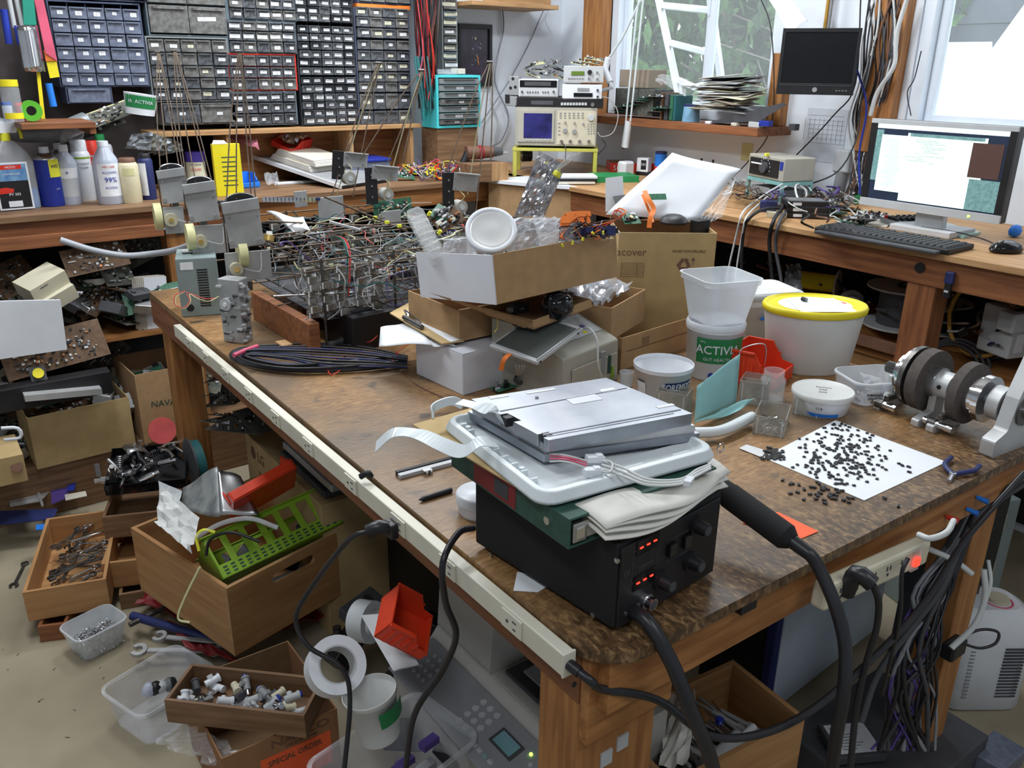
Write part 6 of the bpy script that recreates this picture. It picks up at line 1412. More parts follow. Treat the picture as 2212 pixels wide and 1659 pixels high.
strip('red_end',[PL(94,108,dt+.045),PL(117,112,dt+.045),PL(121,132,dt+.045),PL(99,132,dt+.045)],'orange','orange red patch between the pink and the yellow strip','strip')
tw=thing('metal_trowel','shiny steel scoop with green handle hanging at the left edge','tool');MB().grid(lambda a,b:PL(30+50*a+18*b,55+100*b,dt-.03*math.sin(PI*a)),8,8,'chrome').build('blade',tw,solid=.002)
q=[PL(48,-10,dt),PL(72,-10,dt),PL(79,54,dt),PL(52,54,dt)];MB().loft([q,[p+Vector((0,.02,0))for p in q]],'handle_green',sm=False).build('handle',tw,bevel=.004)
for k,(u,v,u2,v2,m_,lb)in enumerate(((18,-10,32,60,'light_grey','left of two pale grey bars hanging at the left edge'),(34,-10,48,55,'light_grey','right of two pale grey bars hanging at the left edge'),(8,20,20,95,'can_blue','dark blue gripped pliers hanging at the left edge'),(105,180,116,230,'bright_blue','blue and white sleeve hanging beside the small shelf'))):
 tag(MB().tube([PL(u,v,dt+.02),PL(u2,v2,dt+.02)],.012 if k>1 else .008,8,m_,sub=0).build('hanging_tool'),lb,'tool')
def bbox_(u,v,w_,d_,h,rz,label,m_,name='small_box',cat='box',bev=.002,z=BZ,tilt=0.,ry=0.):
 o=MB().bx(0,w_,0,d_,0,h,m_).build(name,None,bevel=bev);o.location=PZ(u,v,z);o.rotation_euler=(tilt,ry,rz);return tag(o,label,cat)
f=Fr(PZ(470,425,BZ),-.10);t=f.thing('yellow_box','tall yellow cardboard packet standing open on the back bench','box');hx=HZ(f.loc,470,312)-BZ
MB().bx(0,.105,0,.03,0,hx,'yellow').build('body',t,bevel=.001);MB().prism([(0,0),(.06,0),(.05,.018),(.01,.02)],0,.001,'oldpaper',T((0,0,hx),.8)).build('flap',t)
for k in range(7):MB().bx(.03,.085,-.0006,0,hx*.2+.018*k,hx*.2+.018*k+.004,'dark_green').build('print_line',t)
p=PZ(434,405,BZ);t=thing('cream_jar','white jar with dark violet lid standing beside the yellow packet','jar',p+Vector((0,.04,0)),face_ang(p));r_=.040
MB().lathe([(.001,0),(.05,0),(.05,.035),(.001,.035)],24,'white_plastic').build('base_tub',t);MB().lathe([(.001,.035),(r_,.035),(r_,.105),(.001,.105)],24,'tag_cream').build('body',t);MB().lathe([(.001,.105),(r_*1.03,.105),(r_*1.0,.145),(.001,.145)],24,'purple').build('lid',t)
wraptext('lettering','LIQUID',.014,'red',t,r_+.001,.075,.0);wraptext('lettering','ELECTRICAL',.009,'navy',t,r_+.001,.095,.0)
_n=PZ(502,322,BZ+.125);_r=PZ(738,402,BZ+.014);_x=(_r-_n).normalized();_y=Vector((-_x.y,_x.x,0)).normalized();_m=Matrix((_x,_y,_x.cross(_y))).transposed().to_4x4();_m.translation=_n;f=FM(_m);f.w=(_r-_n).length
tp=f.thing('tilted_panel','big black and white panel lying tilted on the back bench under the catalogues','panel')
MB().bx(0,f.w,0,.30,-.010,0,'black').build('core',tp);MB().bx(0,f.w,-.004,.004,-.012,.004,'white_plastic').build('white_edge',tp);MB().bx(0,f.w,.004,.30,.0,.002,'grey').build('top_skin',tp)
for k in range(2):
 t_=thing('catalogue',['lower thick paper catalogue on the tilted panel','upper thick paper catalogue with curled pages on the tilted panel'][k],'catalogue');t_.matrix_basis=f.X@Matrix.Translation((.22+.02*k,.03+.01*k,.004+.026*k))
 for j in range(5):MB().bx(.004*j,.26-.004*j,.002*(j%2),.20,.005*j,.005*j+.0045,['oldpaper','tag_white'][j%2]).build('page_block',t_)
bl=FM(f.X@Matrix.Translation((.20,.05,.058))@T((0,0,0),0,.2,.2));red_bin(bl,.11,.15,.06,'red plastic parts bin on top of the catalogues on the back bench','red')
crumple('clear_bag',[bl.X@Vector(q)for q in((.01,.02,.04),(.10,.02,.05),(.10,.12,.08),(.01,.12,.07))],'esd_bag','shiny bag sticking out of the red bin on the catalogues',44,.01,8,8)
crumple('pink_bag',[PD(478,290,3.72),PD(560,322,3.6),PD(555,300,3.65),PD(485,280,3.75)],'pink_bag','pink tinted zip bag lying at the upper end of the tilted panel',45,.006,10,5,.001)
red_bin(Fr(PZ(512,408,BZ),.0),.10,.13,.055,'bright blue parts bin on the back bench right of the yellow packet','bright_blue')
crumple('clear_bag',[PZ(575,400,BZ+.02),PZ(605,398,BZ+.02),PZ(598,370,BZ+.05),PZ(570,375,BZ+.05)],'bag','clear bag with violet tip beside the blue parts bin',46,.008,6,6)
bbox_(600,400,.26,.03,.010,-.02,'long white plastic strip lying on the bench below the tilted panel','white_plastic','white_strip','strip')
f=Fr(PY(758,345,3.62),0);f=Fr((f.loc.x,3.62,BZ),0);t=f.thing('tote','grey plastic tote with a blue lid under the cabinet shelf','box');MB().bx(0,.20,0,.2,0,.075,'drawer_blue').build('body',t,bevel=.004);MB().bx(-.005,.205,-.005,.205,.075,.090,'can_blue').build('lid',t,bevel=.004);text('lettering','Tote',.02,'yellow',t,FR(.06,-.001,.035,.05))
Rw=random.Random(31);wc2=[('red','red'),('wire_brown','brown'),('black','black'),('yellow','yellow'),('wire_white','white'),('wire_violet','violet'),('grey','grey'),('pink','pink')]
for k in range(64):
 c_,nm_=wc2[Rw.randrange(8)];x=Rw.uniform(1.98,2.42);y=Rw.uniform(3.37,3.62);z=BZ+Rw.uniform(.004,.06);pts=[Vector((x,y,z))]
 for j in range(4):x+=Rw.uniform(-.06,.06);y+=Rw.uniform(-.05,.05);z=BZ+Rw.uniform(.004,.07);pts.append(Vector((x,max(y,3.36),z)))
 tag(MB().tube(pts,Rw.choice([.0018,.0025,.003]),4,c_,sub=4).build('loose_wire'),nm_+' wire in the tangle on the back bench left of the wooden box','wire',nm_+' wires tangled on the back bench')
for k in range(20):
 p=PZ(Rw.uniform(600,1000),Rw.uniform(350,385),BZ+Rw.uniform(.004,.03));p.y=min(p.y,3.55);pcb('bench_board',Rw.uniform(.06,.14),Rw.uniform(.04,.07),350+k,'circuit board in the clutter along the back bench',base=Rw.choice(['pcb_dust','pcb_dark','pale_yellow','pcb_green']),X=Matrix.Translation(p+Vector((0,.08,0)))@T((0,0,0),Rw.uniform(-.2,.5),Rw.uniform(-.3,.3),Rw.uniform(-.6,.6)),group='circuit boards in the back bench clutter')
for k,(u,v,m_,lb,l_,r_,rz)in enumerate(((845,352,'bright_blue','bright blue clamp on the back bench',.06,.012,1.0),(975,335,'green','green handled screwdriver on the back bench',.09,.013,.4),(985,342,'dark_red','dark red handled tool next to the green screwdriver',.11,.010,.4),(1000,360,'red','red tool handle lying beside the wooden box',.10,.012,.1),(935,335,'pale_yellow','pale box shaped probe on the bench left of the green screwdriver',.08,.015,.6),(895,350,'yellow','yellow tipped tool standing in the clutter',.03,.006,1.3))):
 p=PZ(u,v,BZ+.018)+Vector((0,.02,0));o=MB().cyl((0,0,0),(l_,0,0),r_,r_*.85,n=10,mat=m_).cyl((l_,0,0),(l_*1.5,0,0),r_*.3,n=6,mat='steel').build('hand_tool',None,bevel=.002);o.location=p;o.rotation_euler=(0,-.2,rz);tag(o,lb,'tool')
tag(MB().grid(lambda a,b:tuple(PZ(780+75*a,366,BZ)+Vector((0,.02+.12*b,.06*math.sin(PI*a)+.001))),12,3,'duct').build('grey_hood',None,solid=.003),'arched grey plastic hood on the back bench below the tote','cover')
f=Fr(PZ(1062,392,BZ),-.05);t=f.thing('wooden_box','small unpainted wooden box at the right of the back bench','box');MB().bx(-.11,.09,0,.15,0,.080,'oldwood_x').build('body',t,bevel=.001);MB().bx(.0,.09,-.003,0,.0,.082,'pine_z').build('front_panel',t,bevel=.001)
bbox_(1073,387,.045,.02,.018,0,'yellow block in front of the wooden box','yellow','yellow_block','block')
bbox_(1012,355,.045,.04,.10,.1,'cream upright plastic adapter on the back bench under the turquoise cabinet','tag_cream','cream_adapter','adapter',z=BZ+.02)
p=f.X@Vector((.0,.07,.112));dr=thing('power_drill','dark red and black cordless drill lying on the wooden box','drill',p+Vector((0,.03,.01)),-.2)
MB().cyl((-.07,0,0),(.06,0,0),.030,.027,n=16,mat='wire_brown').build('motor_body',dr,bevel=.004);MB().cyl((.06,0,0),(.11,0,0),.024,.017,n=16,mat='dark_grey').cyl((.11,0,0),(.135,0,0),.010,n=10,mat='steel').build('chuck',dr);MB().cyl((-.012,0,0),(.012,0,0),.031,n=16,mat='dark_red').build('red_band',dr);MB().cyl((-.06,0,0),(-.09,0,-.06),.018,n=10,mat='black').build('grip',dr)
p=PZ(1130,345,BZ+.05)+Vector((.02,.04,.02));cam_=thing('lens_unit','black cylindrical lens unit right of the drill','lens',p,-.4);MB().cyl((0,0,0),(.05,0,0),.034,n=20,mat='black').build('barrel',cam_,bevel=.003);MB().cyl((-.03,0,0),(0,0,0),.024,n=16,mat='steel').build('ring',cam_)
bbox_(955,330,.20,.12,.035,-.1,'grey blue plastic box with white label under the turquoise cabinet','drawer_blue','grey_box',z=BZ+.07,tilt=.05)
q=[PZ(1118,393,BZ),PZ(1178,398,BZ),PZ(1262,410,BZ),PZ(1352,408,BZ)]
cz=BZ+.0
a,b,c_=PZ(1175,402,BZ),PZ(1268,412,BZ),PZ(1345,402,BZ)
t=thing('corner_cupboard','brown wooden cupboard closing the corner between the two benches','cupboard',(0,0,0));P5=[Vector((2.335,3.325,0)),Vector((2.43,3.12,0)),Vector((2.44,3.32,0))]
def wall_(p,q,z0,z1,m_,th=.018):
 d=(q-p).normalized();n=Vector((d.y,-d.x,0));return MB().loft([[(p.x,p.y,z0),(q.x,q.y,z0),(q.x-n.x*th,q.y-n.y*th,z0),(p.x-n.x*th,p.y-n.y*th,z0)],[(p.x,p.y,z1),(q.x,q.y,z1),(q.x-n.x*th,q.y-n.y*th,z1),(p.x-n.x*th,p.y-n.y*th,z1)]],m_,sm=False)
w0,w1,w2=PZ(1120,398,BZ-.0),PZ(1180,400,BZ),PZ(1300,418,BZ-.0)
w0=Vector((2.27,3.32,0));w1=Vector((2.36,3.10,0));w2=Vector((2.47,2.93,0))
wall_(w0,w1,BZ-.16,BZ-.012,'card').build('left_panel',t);wall_(w1,w2,BZ-.16,BZ-.012,'card').build('right_panel',t)
MB().loft([[(x,y,z)for x,y in((2.25,3.33),(2.345,3.09),(2.46,2.90),(2.50,3.33))]for z in(BZ-.012,BZ+.002)],'white_plastic',sm=False).build('worktop',t,bevel=.002)
for k,(m_,lb,u,v,w_,d_)in enumerate((('oldpaper','pad of papers, lowest of the pile on the corner cupboard',1190,398,.20,.13),('black','thin black folder on the corner cupboard pile',1196,392,.19,.12),('tag_white','white notebook topmost on the corner cupboard pile',1205,386,.18,.12))):
 bbox_(u,v,w_,d_,.010,-.55,lb,m_,'paper_pad','notebook',z=BZ+.004+.011*k,bev=.001)
f=Fr(PZ(1290,395,BZ),-.45);t=f.thing('green_folder','dark green binder edge lying behind the white sheet on the corner cupboard','binder');MB().bx(0,.20,0,.16,0,.028,'green').build('cover',t,bevel=.001);MB().cyl((-.004,.03,.016),(.01,.03,.016),.010,n=12,mat='gold').build('ring_hole',t)
f=Fr(PX(1312,378,2.75),0);f=Fr(Vector((2.72,f.loc.y,BZ)),-.55);f=Fr(PZ(1318,372,BZ),-.60)
t=f.thing('red_carton','low open red carton with white letters lying upside down on the desk corner','box');W_=.26;h=.045
MB().bx(0,W_,0,.002,0,h,'red').build('front_panel',t);MB().bx(0,W_,.16,.162,0,h,'card_in').build('back_panel',t);MB().bx(0,.002,.002,.16,0,h,'red').build('side_panel',t);MB().bx(W_-.002,W_,.002,.16,0,h,'red').build('side_panel',t);MB().bx(0,W_,.002,.16,0,.002,'card').build('bottom',t)
text('lettering','SO7d',.036,'tag_white',t,FR(.055,-.0006,h*.45));text('lettering','X',.030,'yellow',t,FR(.17,-.0006,h*.5),sx=1.4)
f=Fr(PX(1857,441,2.70),-PI/2-.0)
br=f.at(2150,492,y=0);tl=f.at(1890,249,y=0);tr_=f.at(2208,291,y=0);W_=(br.x+tr_.x)/2;h=(tl.z+tr_.z-br.z)/2;print('monitor',W_,h)
t=f.thing('computer_monitor','silver framed computer monitor switched on, standing on the desk before the second window','monitor')
MB().bx(0,W_,.004,.04,0,h,'dark_grey').build('housing',t,bevel=.004)
for a in((0,W_,h-.014,h),(0,W_,0,.026)):MB().bx(a[0],a[1],-.004,.004,a[2],a[3],'light_grey').build('bezel',t,bevel=.001)
for a in((0,.024),(W_-.022,W_)):MB().bx(a[0],a[1],-.003,.004,.026,h-.014,'black').build('bezel',t)
MB().bx(.024,W_-.022,-.001,.004,.026,h-.014,'scr_dark').build('screen',t)
sw,sh=W_-.046,h-.040
def win(x0,x1,y0,y1,m_,nm='window_image',k=0):return MB().bx(.024+sw*x0,.024+sw*x1,-.0015-.0004*k,-.001,.026+sh*y0,.026+sh*y1,m_).build(nm,t)
win(0,1,.94,1,'scr_white');win(.0,.06,.25,.92,'scr_teal');win(.05,.34,.12,.86,'scr_white',k=1);win(.26,.86,.02,.90,'scr_pale',k=2);win(.76,.98,.42,.84,'scr_brown',k=3);win(.78,1.,.02,.40,'scr_teal',k=3);win(.28,.84,.86,.90,'scr_teal',k=4)
m=MB();r_=random.Random(3)
for k in range(24):m.box((.024+sw*(.13+.05*r_.random()),-.0032,.026+sh*(.80-.026*k)),(sw*.14*r_.uniform(.4,1),.0003,.0012),'scr_blue')
for k in range(14):x=.024+sw*(.30+.2*r_.random());m.box((x,-.0034,.026+sh*(.82-.022*k)),(sw*.2*r_.uniform(.2,1),.0003,.001),'scr_teal')
m.build('screen_text',t);MB().cyl((W_*.80,-.004,.012),(W_*.80,-.006,.012),.004,n=8,mat='led_lime').build('power_light',t)
MB().bx(W_*.4,W_*.6,.03,.06,-.08,.15,'light_grey').bx(W_*.28,W_*.72,-.02,.14,f.I.translation.z*0-(f.loc.z-BZ),-(f.loc.z-BZ)+.02,'light_grey').build('stand',t,bevel=.003)
f=FT(BZ+.004,(2048,549),(1812,498),(2103,524));print('kb',f.w,f.d);f.loc.z=BZ+.001;f=Fr(f.loc,f.rz)
kw,kd=.155,.445;t=f.thing('keyboard','black computer keyboard at the front edge of the desk','keyboard');MB().bx(0,kw,0,kd,0,.016,'black').build('base',t,bevel=.004);MB().bx(-.03,0,.02,kd-.02,0,.010,'dark_grey').build('wrist_rest',t,bevel=.003)
o=MB().loft([[(x,y,0)for x,y in rrect(.0155,.0165,.002,1)],[(x,y,.006)for x,y in rrect(.012,.013,.002,1)]],'dark_grey').build('key');KM=o.data;bpy.data.objects.remove(o)
for i in range(6):
 for j in range(21):
  if j in(15,16)and i in(0,)or i==5 and j%7==3:continue
  share('key',KM,t,(.018+.020*i+(.005 if i==5 else 0),.018+.0204*j,.016))
p=PZ(2172,545,BZ);t=thing('computer_mouse','black and silver computer mouse right of the keyboard','mouse',p,-.4);MB().lathe([(.001,0),(.030,0),(.034,.010),(.028,.024),(.012,.034),(.001,.035)],20,'black_gloss',Matrix.Diagonal((1.6,1,1,1))).build('body',t);MB().box((-.02,0,.030),(.02,.004,.008),'light_grey').build('wheel',t,bevel=.001)
tag(MB().tube([p+Vector((.03,.04,.01)),p+Vector((.1,.12,.01)),PZ(2060,500,BZ+.02),PZ(1990,490,BZ+.02)],.0022,5,'black').build('mouse_cable'),'thin black mouse cable running behind the keyboard','cable')
def flat(q,th,m_,name,label,cat,z=BZ+.001):P=[PZ(u,v,z)for u,v in q];return tag(MB().prism([(a.x,a.y)for a in P],z,z+th,m_).build(name,None,bevel=.001),label,cat)
flat([(1998,492),(2080,516),(2118,506),(2030,482)],.008,'glass_green','glass_pad','pale green glass pad between the monitor and the keyboard','pad');flat([(1870,488),(1915,492),(1930,478),(1885,475)],.004,'oldpaper','cream_note','cream note card behind the keyboard','card');flat([(1990,462),(2020,470),(2032,466),(2000,458)],.02,'lime','green_cover','green object lying under the bottom edge of the monitor','cover')
f=FT(BZ,(1932,492),(1926,476),(1990,478));t=f.thing('keypad','grey button box with black keys and two coloured caps behind the keyboard','keypad');MB().bx(0,.15,0,.09,0,.02,'grey').build('case',t,bevel=.003)
for i in range(6):
 for j in range(4):MB().cyl((.015+.022*i,.014+.02*j,.02),(.015+.022*i,.014+.02*j,.030),.007,n=8,mat='red' if(i,j)==(0,3)else 'pale_yellow' if(i,j)==(1,3)else 'black').build('button',t)
r6=random.Random(66)
for k in range(16):
 u,v=r6.uniform(1660,1850),r6.uniform(440,470);z=BZ+.004+.003*(k%7);p=PZ(u,v+(u-1750)*.12,z)
 pcb('desk_board',r6.uniform(.07,.15),r6.uniform(.05,.10),400+k,'circuit board in the flat pile between the tan generator and the keyboard',base=['pcb_dark','pcb_green','pcb_dark','black','pcb_dust'][k%5],X=Matrix.Translation(p)@T((0,0,0),r6.uniform(-.12,.12),r6.uniform(-.1,.1),r6.uniform(-1.6,0)),group='boards piled on the desk')
for k in range(3):
 f=FT(BZ+.002+.02*k,(1700,470-12*k),(1680,462-12*k),(1790,478-14*k));t=f.thing('disk_drive',['lowest','middle','topmost'][k]+' black disk drive in the pile at the desk edge','disk drive');MB().bx(0,.145,0,.10,0,.018,'black').build('body',t,bevel=.002);MB().bx(.01,.135,.01,.09,.018,.020,'steel').build('cover',t);MB().bx(.02,.05,-.001,0,.004,.014,'tag_white').build('label',t)
wm=[('wire_white','white'),('black','black'),('dark_grey','grey'),('wire_brown','brown'),('wire_violet','violet')]
for k in range(42):
 c_,nm_=wm[k%5];u,v=r6.uniform(1560,1850),r6.uniform(395,445);pts=[]
 for j in range(5):pts.append(PZ(u,v+(u-1700)*.12,BZ+r6.uniform(.01,.07)));u+=r6.uniform(-30,30);v+=r6.uniform(-12,14)
 tag(MB().tube(pts,.0022 if k%3 else .0035,4,c_,sub=4).build('desk_wire'),nm_+' wire in the tangle on the desk around the tan generator','wire',nm_+' wires tangled on the desk')
for k,(pts,r_,m_,lb)in enumerate((([(1690,398,.08),(1660,415,.06),(1625,440,.02),(1603,462,0),(1590,510,-.1),(1572,590,-.2),(1566,650,-.3)],.0036,'wire_white','left white cable hanging over the desk edge behind the Discover carton'),([(1700,402,.07),(1665,420,.05),(1635,445,.02),(1612,470,0),(1602,515,-.1),(1590,590,-.2),(1585,650,-.3)],.0036,'wire_white','right white cable hanging over the desk edge behind the Discover carton'),([(1690,450,.03),(1650,452,.03),(1620,470,.01),(1606,500,-.06),(1602,580,-.2),(1606,650,-.3)],.006,'black','black cable hanging over the desk edge beside the white cables'),([(1715,425,.05),(1690,450,.03),(1672,475,.0),(1662,520,-.1),(1668,600,-.2),(1675,680,-.3)],.007,'black','thick left black cable hanging over the desk edge before the disk drives'),([(1725,425,.05),(1700,455,.02),(1684,480,.0),(1675,530,-.1),(1688,610,-.2),(1690,680,-.3)],.006,'dark_grey','thick right grey black cable hanging over the desk edge before the disk drives'),([(1745,398,.05),(1720,400,.08),(1722,425,.06),(1735,440,.03),(1742,415,.05),(1728,402,.07)],.004,'wire_white','white cable loop standing up in front of the tan generator'))):
 P=[PZ(u,v,BZ+z)if z>0 else PX(u,v,xd-.03)for u,v,z in pts];tag(MB().tube(P,r_,7,m_).build('hanging_cable'),lb,'cable')
bbox_(1640,458,.06,.045,.04,-.9,'dark blue black transformer block at the desk edge','navy','transformer','transformer')
bbox_(1655,470,.07,.03,.02,-.9,'cream connector housing under the transformer block','cream','connector_housing','connector')
f=FT(BZ+.085,(1690,396),(1614,381),(1757,392));f=Fr(f.loc,-.38+.15);print('gen',f.w if hasattr(f,'w')else '')
f=Fr(PZ(1690,394,BZ+.085),-.28);gx=f.at(1757,390,y=0).x;gy=f.at(1614,380,x=0).y;gh=f.at(1690,345,x=0,y=None).z if False else HZ(f.loc,1692,343)-f.loc.z;gx=min(gx,.22);gy=min(max(gy,.1),.30);print(gx,gy,gh)
t=f.thing('tan_generator','tan function generator with black dial panel on the teal rack','instrument');MB().bx(0,gx,0,gy,0,gh,'grey_putty').build('case',t,bevel=.004);MB().bx(-.004,0,.03,gy-.015,.012,gh-.012,'black').build('dial_panel',t)
MB().cyl((-.004,gy*.5,gh*.5),(-.016,gy*.5,gh*.5),.022,n=18,mat='dark_grey').build('dial',t);MB().bx(-.018,-.014,gy*.52,gy*.82,gh*.62,gh*.68,'tag_white').build('pointer',t);MB().bx(-.003,0,.006,.024,gh*.5,gh*.85,'can_blue').build('blue_mark',t)
for k in range(9):a=-1.9+k*.45;MB().box((-.0045,gy*.5+.034*math.sin(a),gh*.5+.034*math.cos(a)),(.001,.002,.006),'tag_white').build('dial_tick',t)
f2=Fr(Vector((f.loc.x,f.loc.y,BZ)),-.28);t=f2.thing('teal_rack','pale teal metal rack under the tan generator','rack');MB().bx(0,gx,0,gy,.070,.084,'teal_pale').build('top',t)
for x in(0,gx-.012):
 for y in(0,gy-.012):MB().bx(x,x+.012,y,y+.012,0,.07,'teal_pale').build('leg',t)
MB().bx(.01,gx-.02,.02,gy-.02,.01,.05,'grey').build('inner_box',t,bevel=.003);bbox_(1655,338,.02,.01,.012,0,'small yellow block on top of the tan generator','lemon',z=BZ+.085+gh)
f=Fr(PX(1488,355,2.98),-PI/2);q=PX(1482,356,3.07);f=Fr((q.x,q.y,BZ),-PI/2);t=f.thing('yellow_gauge','yellow brown hinged wooden case with two black pins leaning at the wall below the sill','case');MB().loft([[(x,y,z)for x,z in((0,0),(.24,-.02),(.24,.03),(.03,.055),(0,.05))]for y in(0,.03)],'ochre',sm=False).build('body',t,bevel=.002)
for x in(.08,.15):MB().cyl((x,.015,.045),(x,.015,.095),.002,n=6,mat='dark_steel').cyl((x,.015,.085),(x,.015,.105),.005,n=8,mat='black').build('pin',t)
def pot(u,v,wp,vt_,parts_,label,name='tub',z=BZ):
 p=PX(u,v,3.06);p.z=z;r_=rad(wp,p);H_=HZ(p,u,vt_)-z;t=thing(name,label,'container',p)
 for i,(z0,z1,m_)in enumerate(parts_):MB().cyl((0,0,H_*z0),(0,0,H_*z1),r_*(1 if i==0 else .98),n=18,mat=m_).build(['body','band','lid'][i],t)
pot(1427,352,26,327,((0,.42,'red'),(.42,.9,'bright_blue'),(.9,1,'navy')),'small tub half red and half blue on the desk under the sill')
q=PX(1376,350,3.0);f=Fr((q.x,q.y,BZ+.018),-1.2);t=f.thing('white_carton','little white carton with black print left of the red and blue tub','box');MB().bx(0,.06,0,.04,0,.065,'tag_white').build('body',t);MB().bx(.022,.05,-.0008,0,.01,.055,'black').build('print',t);text('lettering','101',.018,'tag_white',t,FR(.036,-.001,.034));q=MB().bx(-.005,.07,0,.05,0,.017,'black').build('black_case',None,bevel=.002);q.location=(f.loc.x,f.loc.y,BZ);q.rotation_euler=(0,0,-1.2);tag(q,'black flat case under the little white carton','case')
b=PX(1352,352,2.93);b.z=BZ;t=thing('arm_lamp','white articulated arm lamp clamped on the desk corner, arms crossing the first window','lamp',(0,0,0))
MB().box(b+Vector((0,0,.035)),(.07,.06,.07),'white_plastic',None,.01).build('base',t);
def L2(q,r_,m_='lcd_white',nm='arm_rod',n=8):return MB().tube([PX(u,v,2.93)for u,v in q],r_,n,m_,sub=0).build(nm,t)
L2([(1350,318),(1354,288),(1358,262)],.018,'white_plastic','lower_joint');L2([(1345,322),(1350,265)],.006,'dark_grey','spring');L2([(1352,262),(1375,30),(1384,-20)],.0045);L2([(1362,262),(1386,30),(1392,-20)],.0045)
L2([(1384,0),(1345,80),(1314,128)],.006,'lcd_white','upper_arm');L2([(1314,125),(1307,150),(1318,178)],.016,'white_plastic','elbow_joint');L2([(1318,178),(1325,188),(1300,196)],.008,'lcd_white','bracket')
SX=2.96;SZ=1.3705
def sill(u,v0,v1,w_,d_,m_,label,name='sill_box',cat='box',rz=-PI/2,ry=0.,x=SX):a=PX(u,v1,x);h=HZ((x,a.y),u,v0)-HZ((x,a.y),u,v1);o=MB().bx(0,w_,0,d_,0,h,m_).build(name,None,bevel=.002);o.location=(x,a.y,max(SZ,a.z));o.rotation_euler=(0,ry,rz);return tag(o,label,cat)
sill(1327,190,246,.26,.13,'pcb_dark','dark stack of circuit boards at the left end of the sill','board_stack','circuit board')
for k in range(13):p=PX(1325+8*k+r6.uniform(-6,6),240-3.5*(k%10),2.95+.01*(k%3));pcb('sill_board',.10,.10,430+k,'circuit board stacked at the left end of the window sill',base=['pcb_green','pcb_dark','pcb_dust','pcb_green'][k%4],X=Matrix.Translation((2.93+.01*(k%3),p.y+.02,max(p.z,SZ+.008)))@T((0,0,0),.05*(k%3),0,-PI/2),group='boards stacked on the sill',dense=.6)
sill(1337,150,188,.20,.12,'card_dull','brown cardboard box lying on the circuit boards on the sill',x=2.99)
crumple('clear_bag',[PX(1415,175,2.96),PX(1480,205,2.96),PX(1485,170,3.0),PX(1425,158,3.0)],'bag','crinkled clear bag beside the cardboard box on the sill',71,.010,10,8)
for k,(u,w_,m_,v0,lb)in enumerate(((1424,.012,'pcb_brown',200,'upright brown circuit card in the row on the sill'),(1433,.022,'dark_grey',203,'upright dark grey module in the row on the sill'),(1444,.020,'pcb_green',205,'upright green module in the row on the sill'),(1452,.014,'teal',206,'upright teal circuit card in the row on the sill'))):sill(u,v0,258+k,w_,.11,m_,lb,'circuit_module','module')
p=PX(1485,266,2.98);t=thing('blue_tub','light blue and white tub on the sill under the paper pile','tub',(3.0,p.y,SZ));MB().lathe([(.001,0),(.040,0),(.036,.065),(.001,.066)],20,'light_blue').build('body',t);MB().cyl((0,0,.066),(0,0,.075),.036,n=18,mat='navy').build('lid',t)
for k in range(26):
 y=PX(1560,260,3.0).y+r6.uniform(-.05,.05);z=SZ+.055+.0055*k;w_,d_=r6.uniform(.20,.32),r6.uniform(.11,.16)
 m_=r6.choice(['oldpaper','paper','card_dull','oldpaper','grey','tag_white','tag_cream']);X=T((3.02,y,z),r6.uniform(-.10,.16),r6.uniform(-.12,.12),-PI/2+r6.uniform(-.3,.3))
 o=MB().grid(lambda a,b:((a-.5)*w_,(b-.5)*d_,.012*math.sin(a*3+k)*b),6,3,m_).build('paper_sheet',None,solid=.0025);o.matrix_basis=X;tag(o,'loose sheet or envelope in the untidy paper pile on the window sill','paper','papers piled on the window sill')
tag(MB().loft([[PX(u,v,x)for u,v in((1515,268),(1690,222),(1700,226),(1640,262))]for x in(2.95,3.04)],'dark_grey',sm=False).build('slanting_board'),'dark grey panel slanting across the front of the paper pile','panel')
for k,(u,v0,v1,w_,m_,lb)in enumerate(((1522,266,272,.03,'tag_white','small white block at the front of the sill under the papers'),(1578,268,275,.03,'oldpaper','small cream box on the sill, middle of the three at its front'),(1615,268,280,.055,'light_grey','grey white box on the sill right of the cream box'),(1638,260,272,.05,'can_blue','blue lidded pot behind the grey white box on the sill'),(1702,272,286,.03,'dark_grey','dark block at the right end of the sill'))):sill(u,v0,v1,w_,.03,m_,lb,x=2.94)
f=Fr(PD(1676,203,3.22),-.98);a=f.at(1842,211,y=0);z1=f.at(1656,61,y=0).z;W_=a.x;h=z1;t=f.thing('wall_monitor','switched off black monitor hanging on a pole between the two windows','monitor');print('bm',W_,h)
MB().bx(0,W_,.004,.045,0,h,'black').build('housing',t,bevel=.004);MB().bx(.012,W_-.012,0,.004,.040,h-.014,'screen_black').build('screen',t)
for b_ in((0,W_,0,.040),(0,W_,h-.014,h),(0,.012,.04,h-.014),(W_-.012,W_,.04,h-.014)):MB().bx(b_[0],b_[1],-.003,.004,b_[2],b_[3],'black').build('bezel',t,bevel=.001)
MB().cyl((W_*.5,-.003,.018),(W_*.5,-.005,.018),.009,n=16,mat='grey').build('emblem',t)
for k in range(4):MB().box((W_*(.78+.04*k),-.004,.016),(.006,.002,.003),'grey').build('button',t)
MB().bx(.01,W_-.01,-.0045,-.003,.032,.034,'dark_grey').build('trim_line',t)
P=PD(1788,60,3.30);t=thing('monitor_pole','yellow grey pole holding the black monitor from above','pole',(P.x,P.y,0));MB().cyl((0,0,P.z-.08),(0,0,CH),.014,n=12,mat='steel').build('pole',t);MB().cyl((-.02,0,P.z-.05),(-.02,0,2.2),.006,n=8,mat='ochre').build('yellow_wire',t);MB().bx(-.04,.04,-.03,.0,P.z-.12,P.z-.02,'dark_grey').build('bracket',t)
sheet4('hanging_paper',[PD(1648,-12,3.3),PD(1702,-20,3.3),PD(1745,50,3.15),PD(1705,64,3.15)],'paper','white sheet of paper curling down over the top of the black monitor',wav=.012)
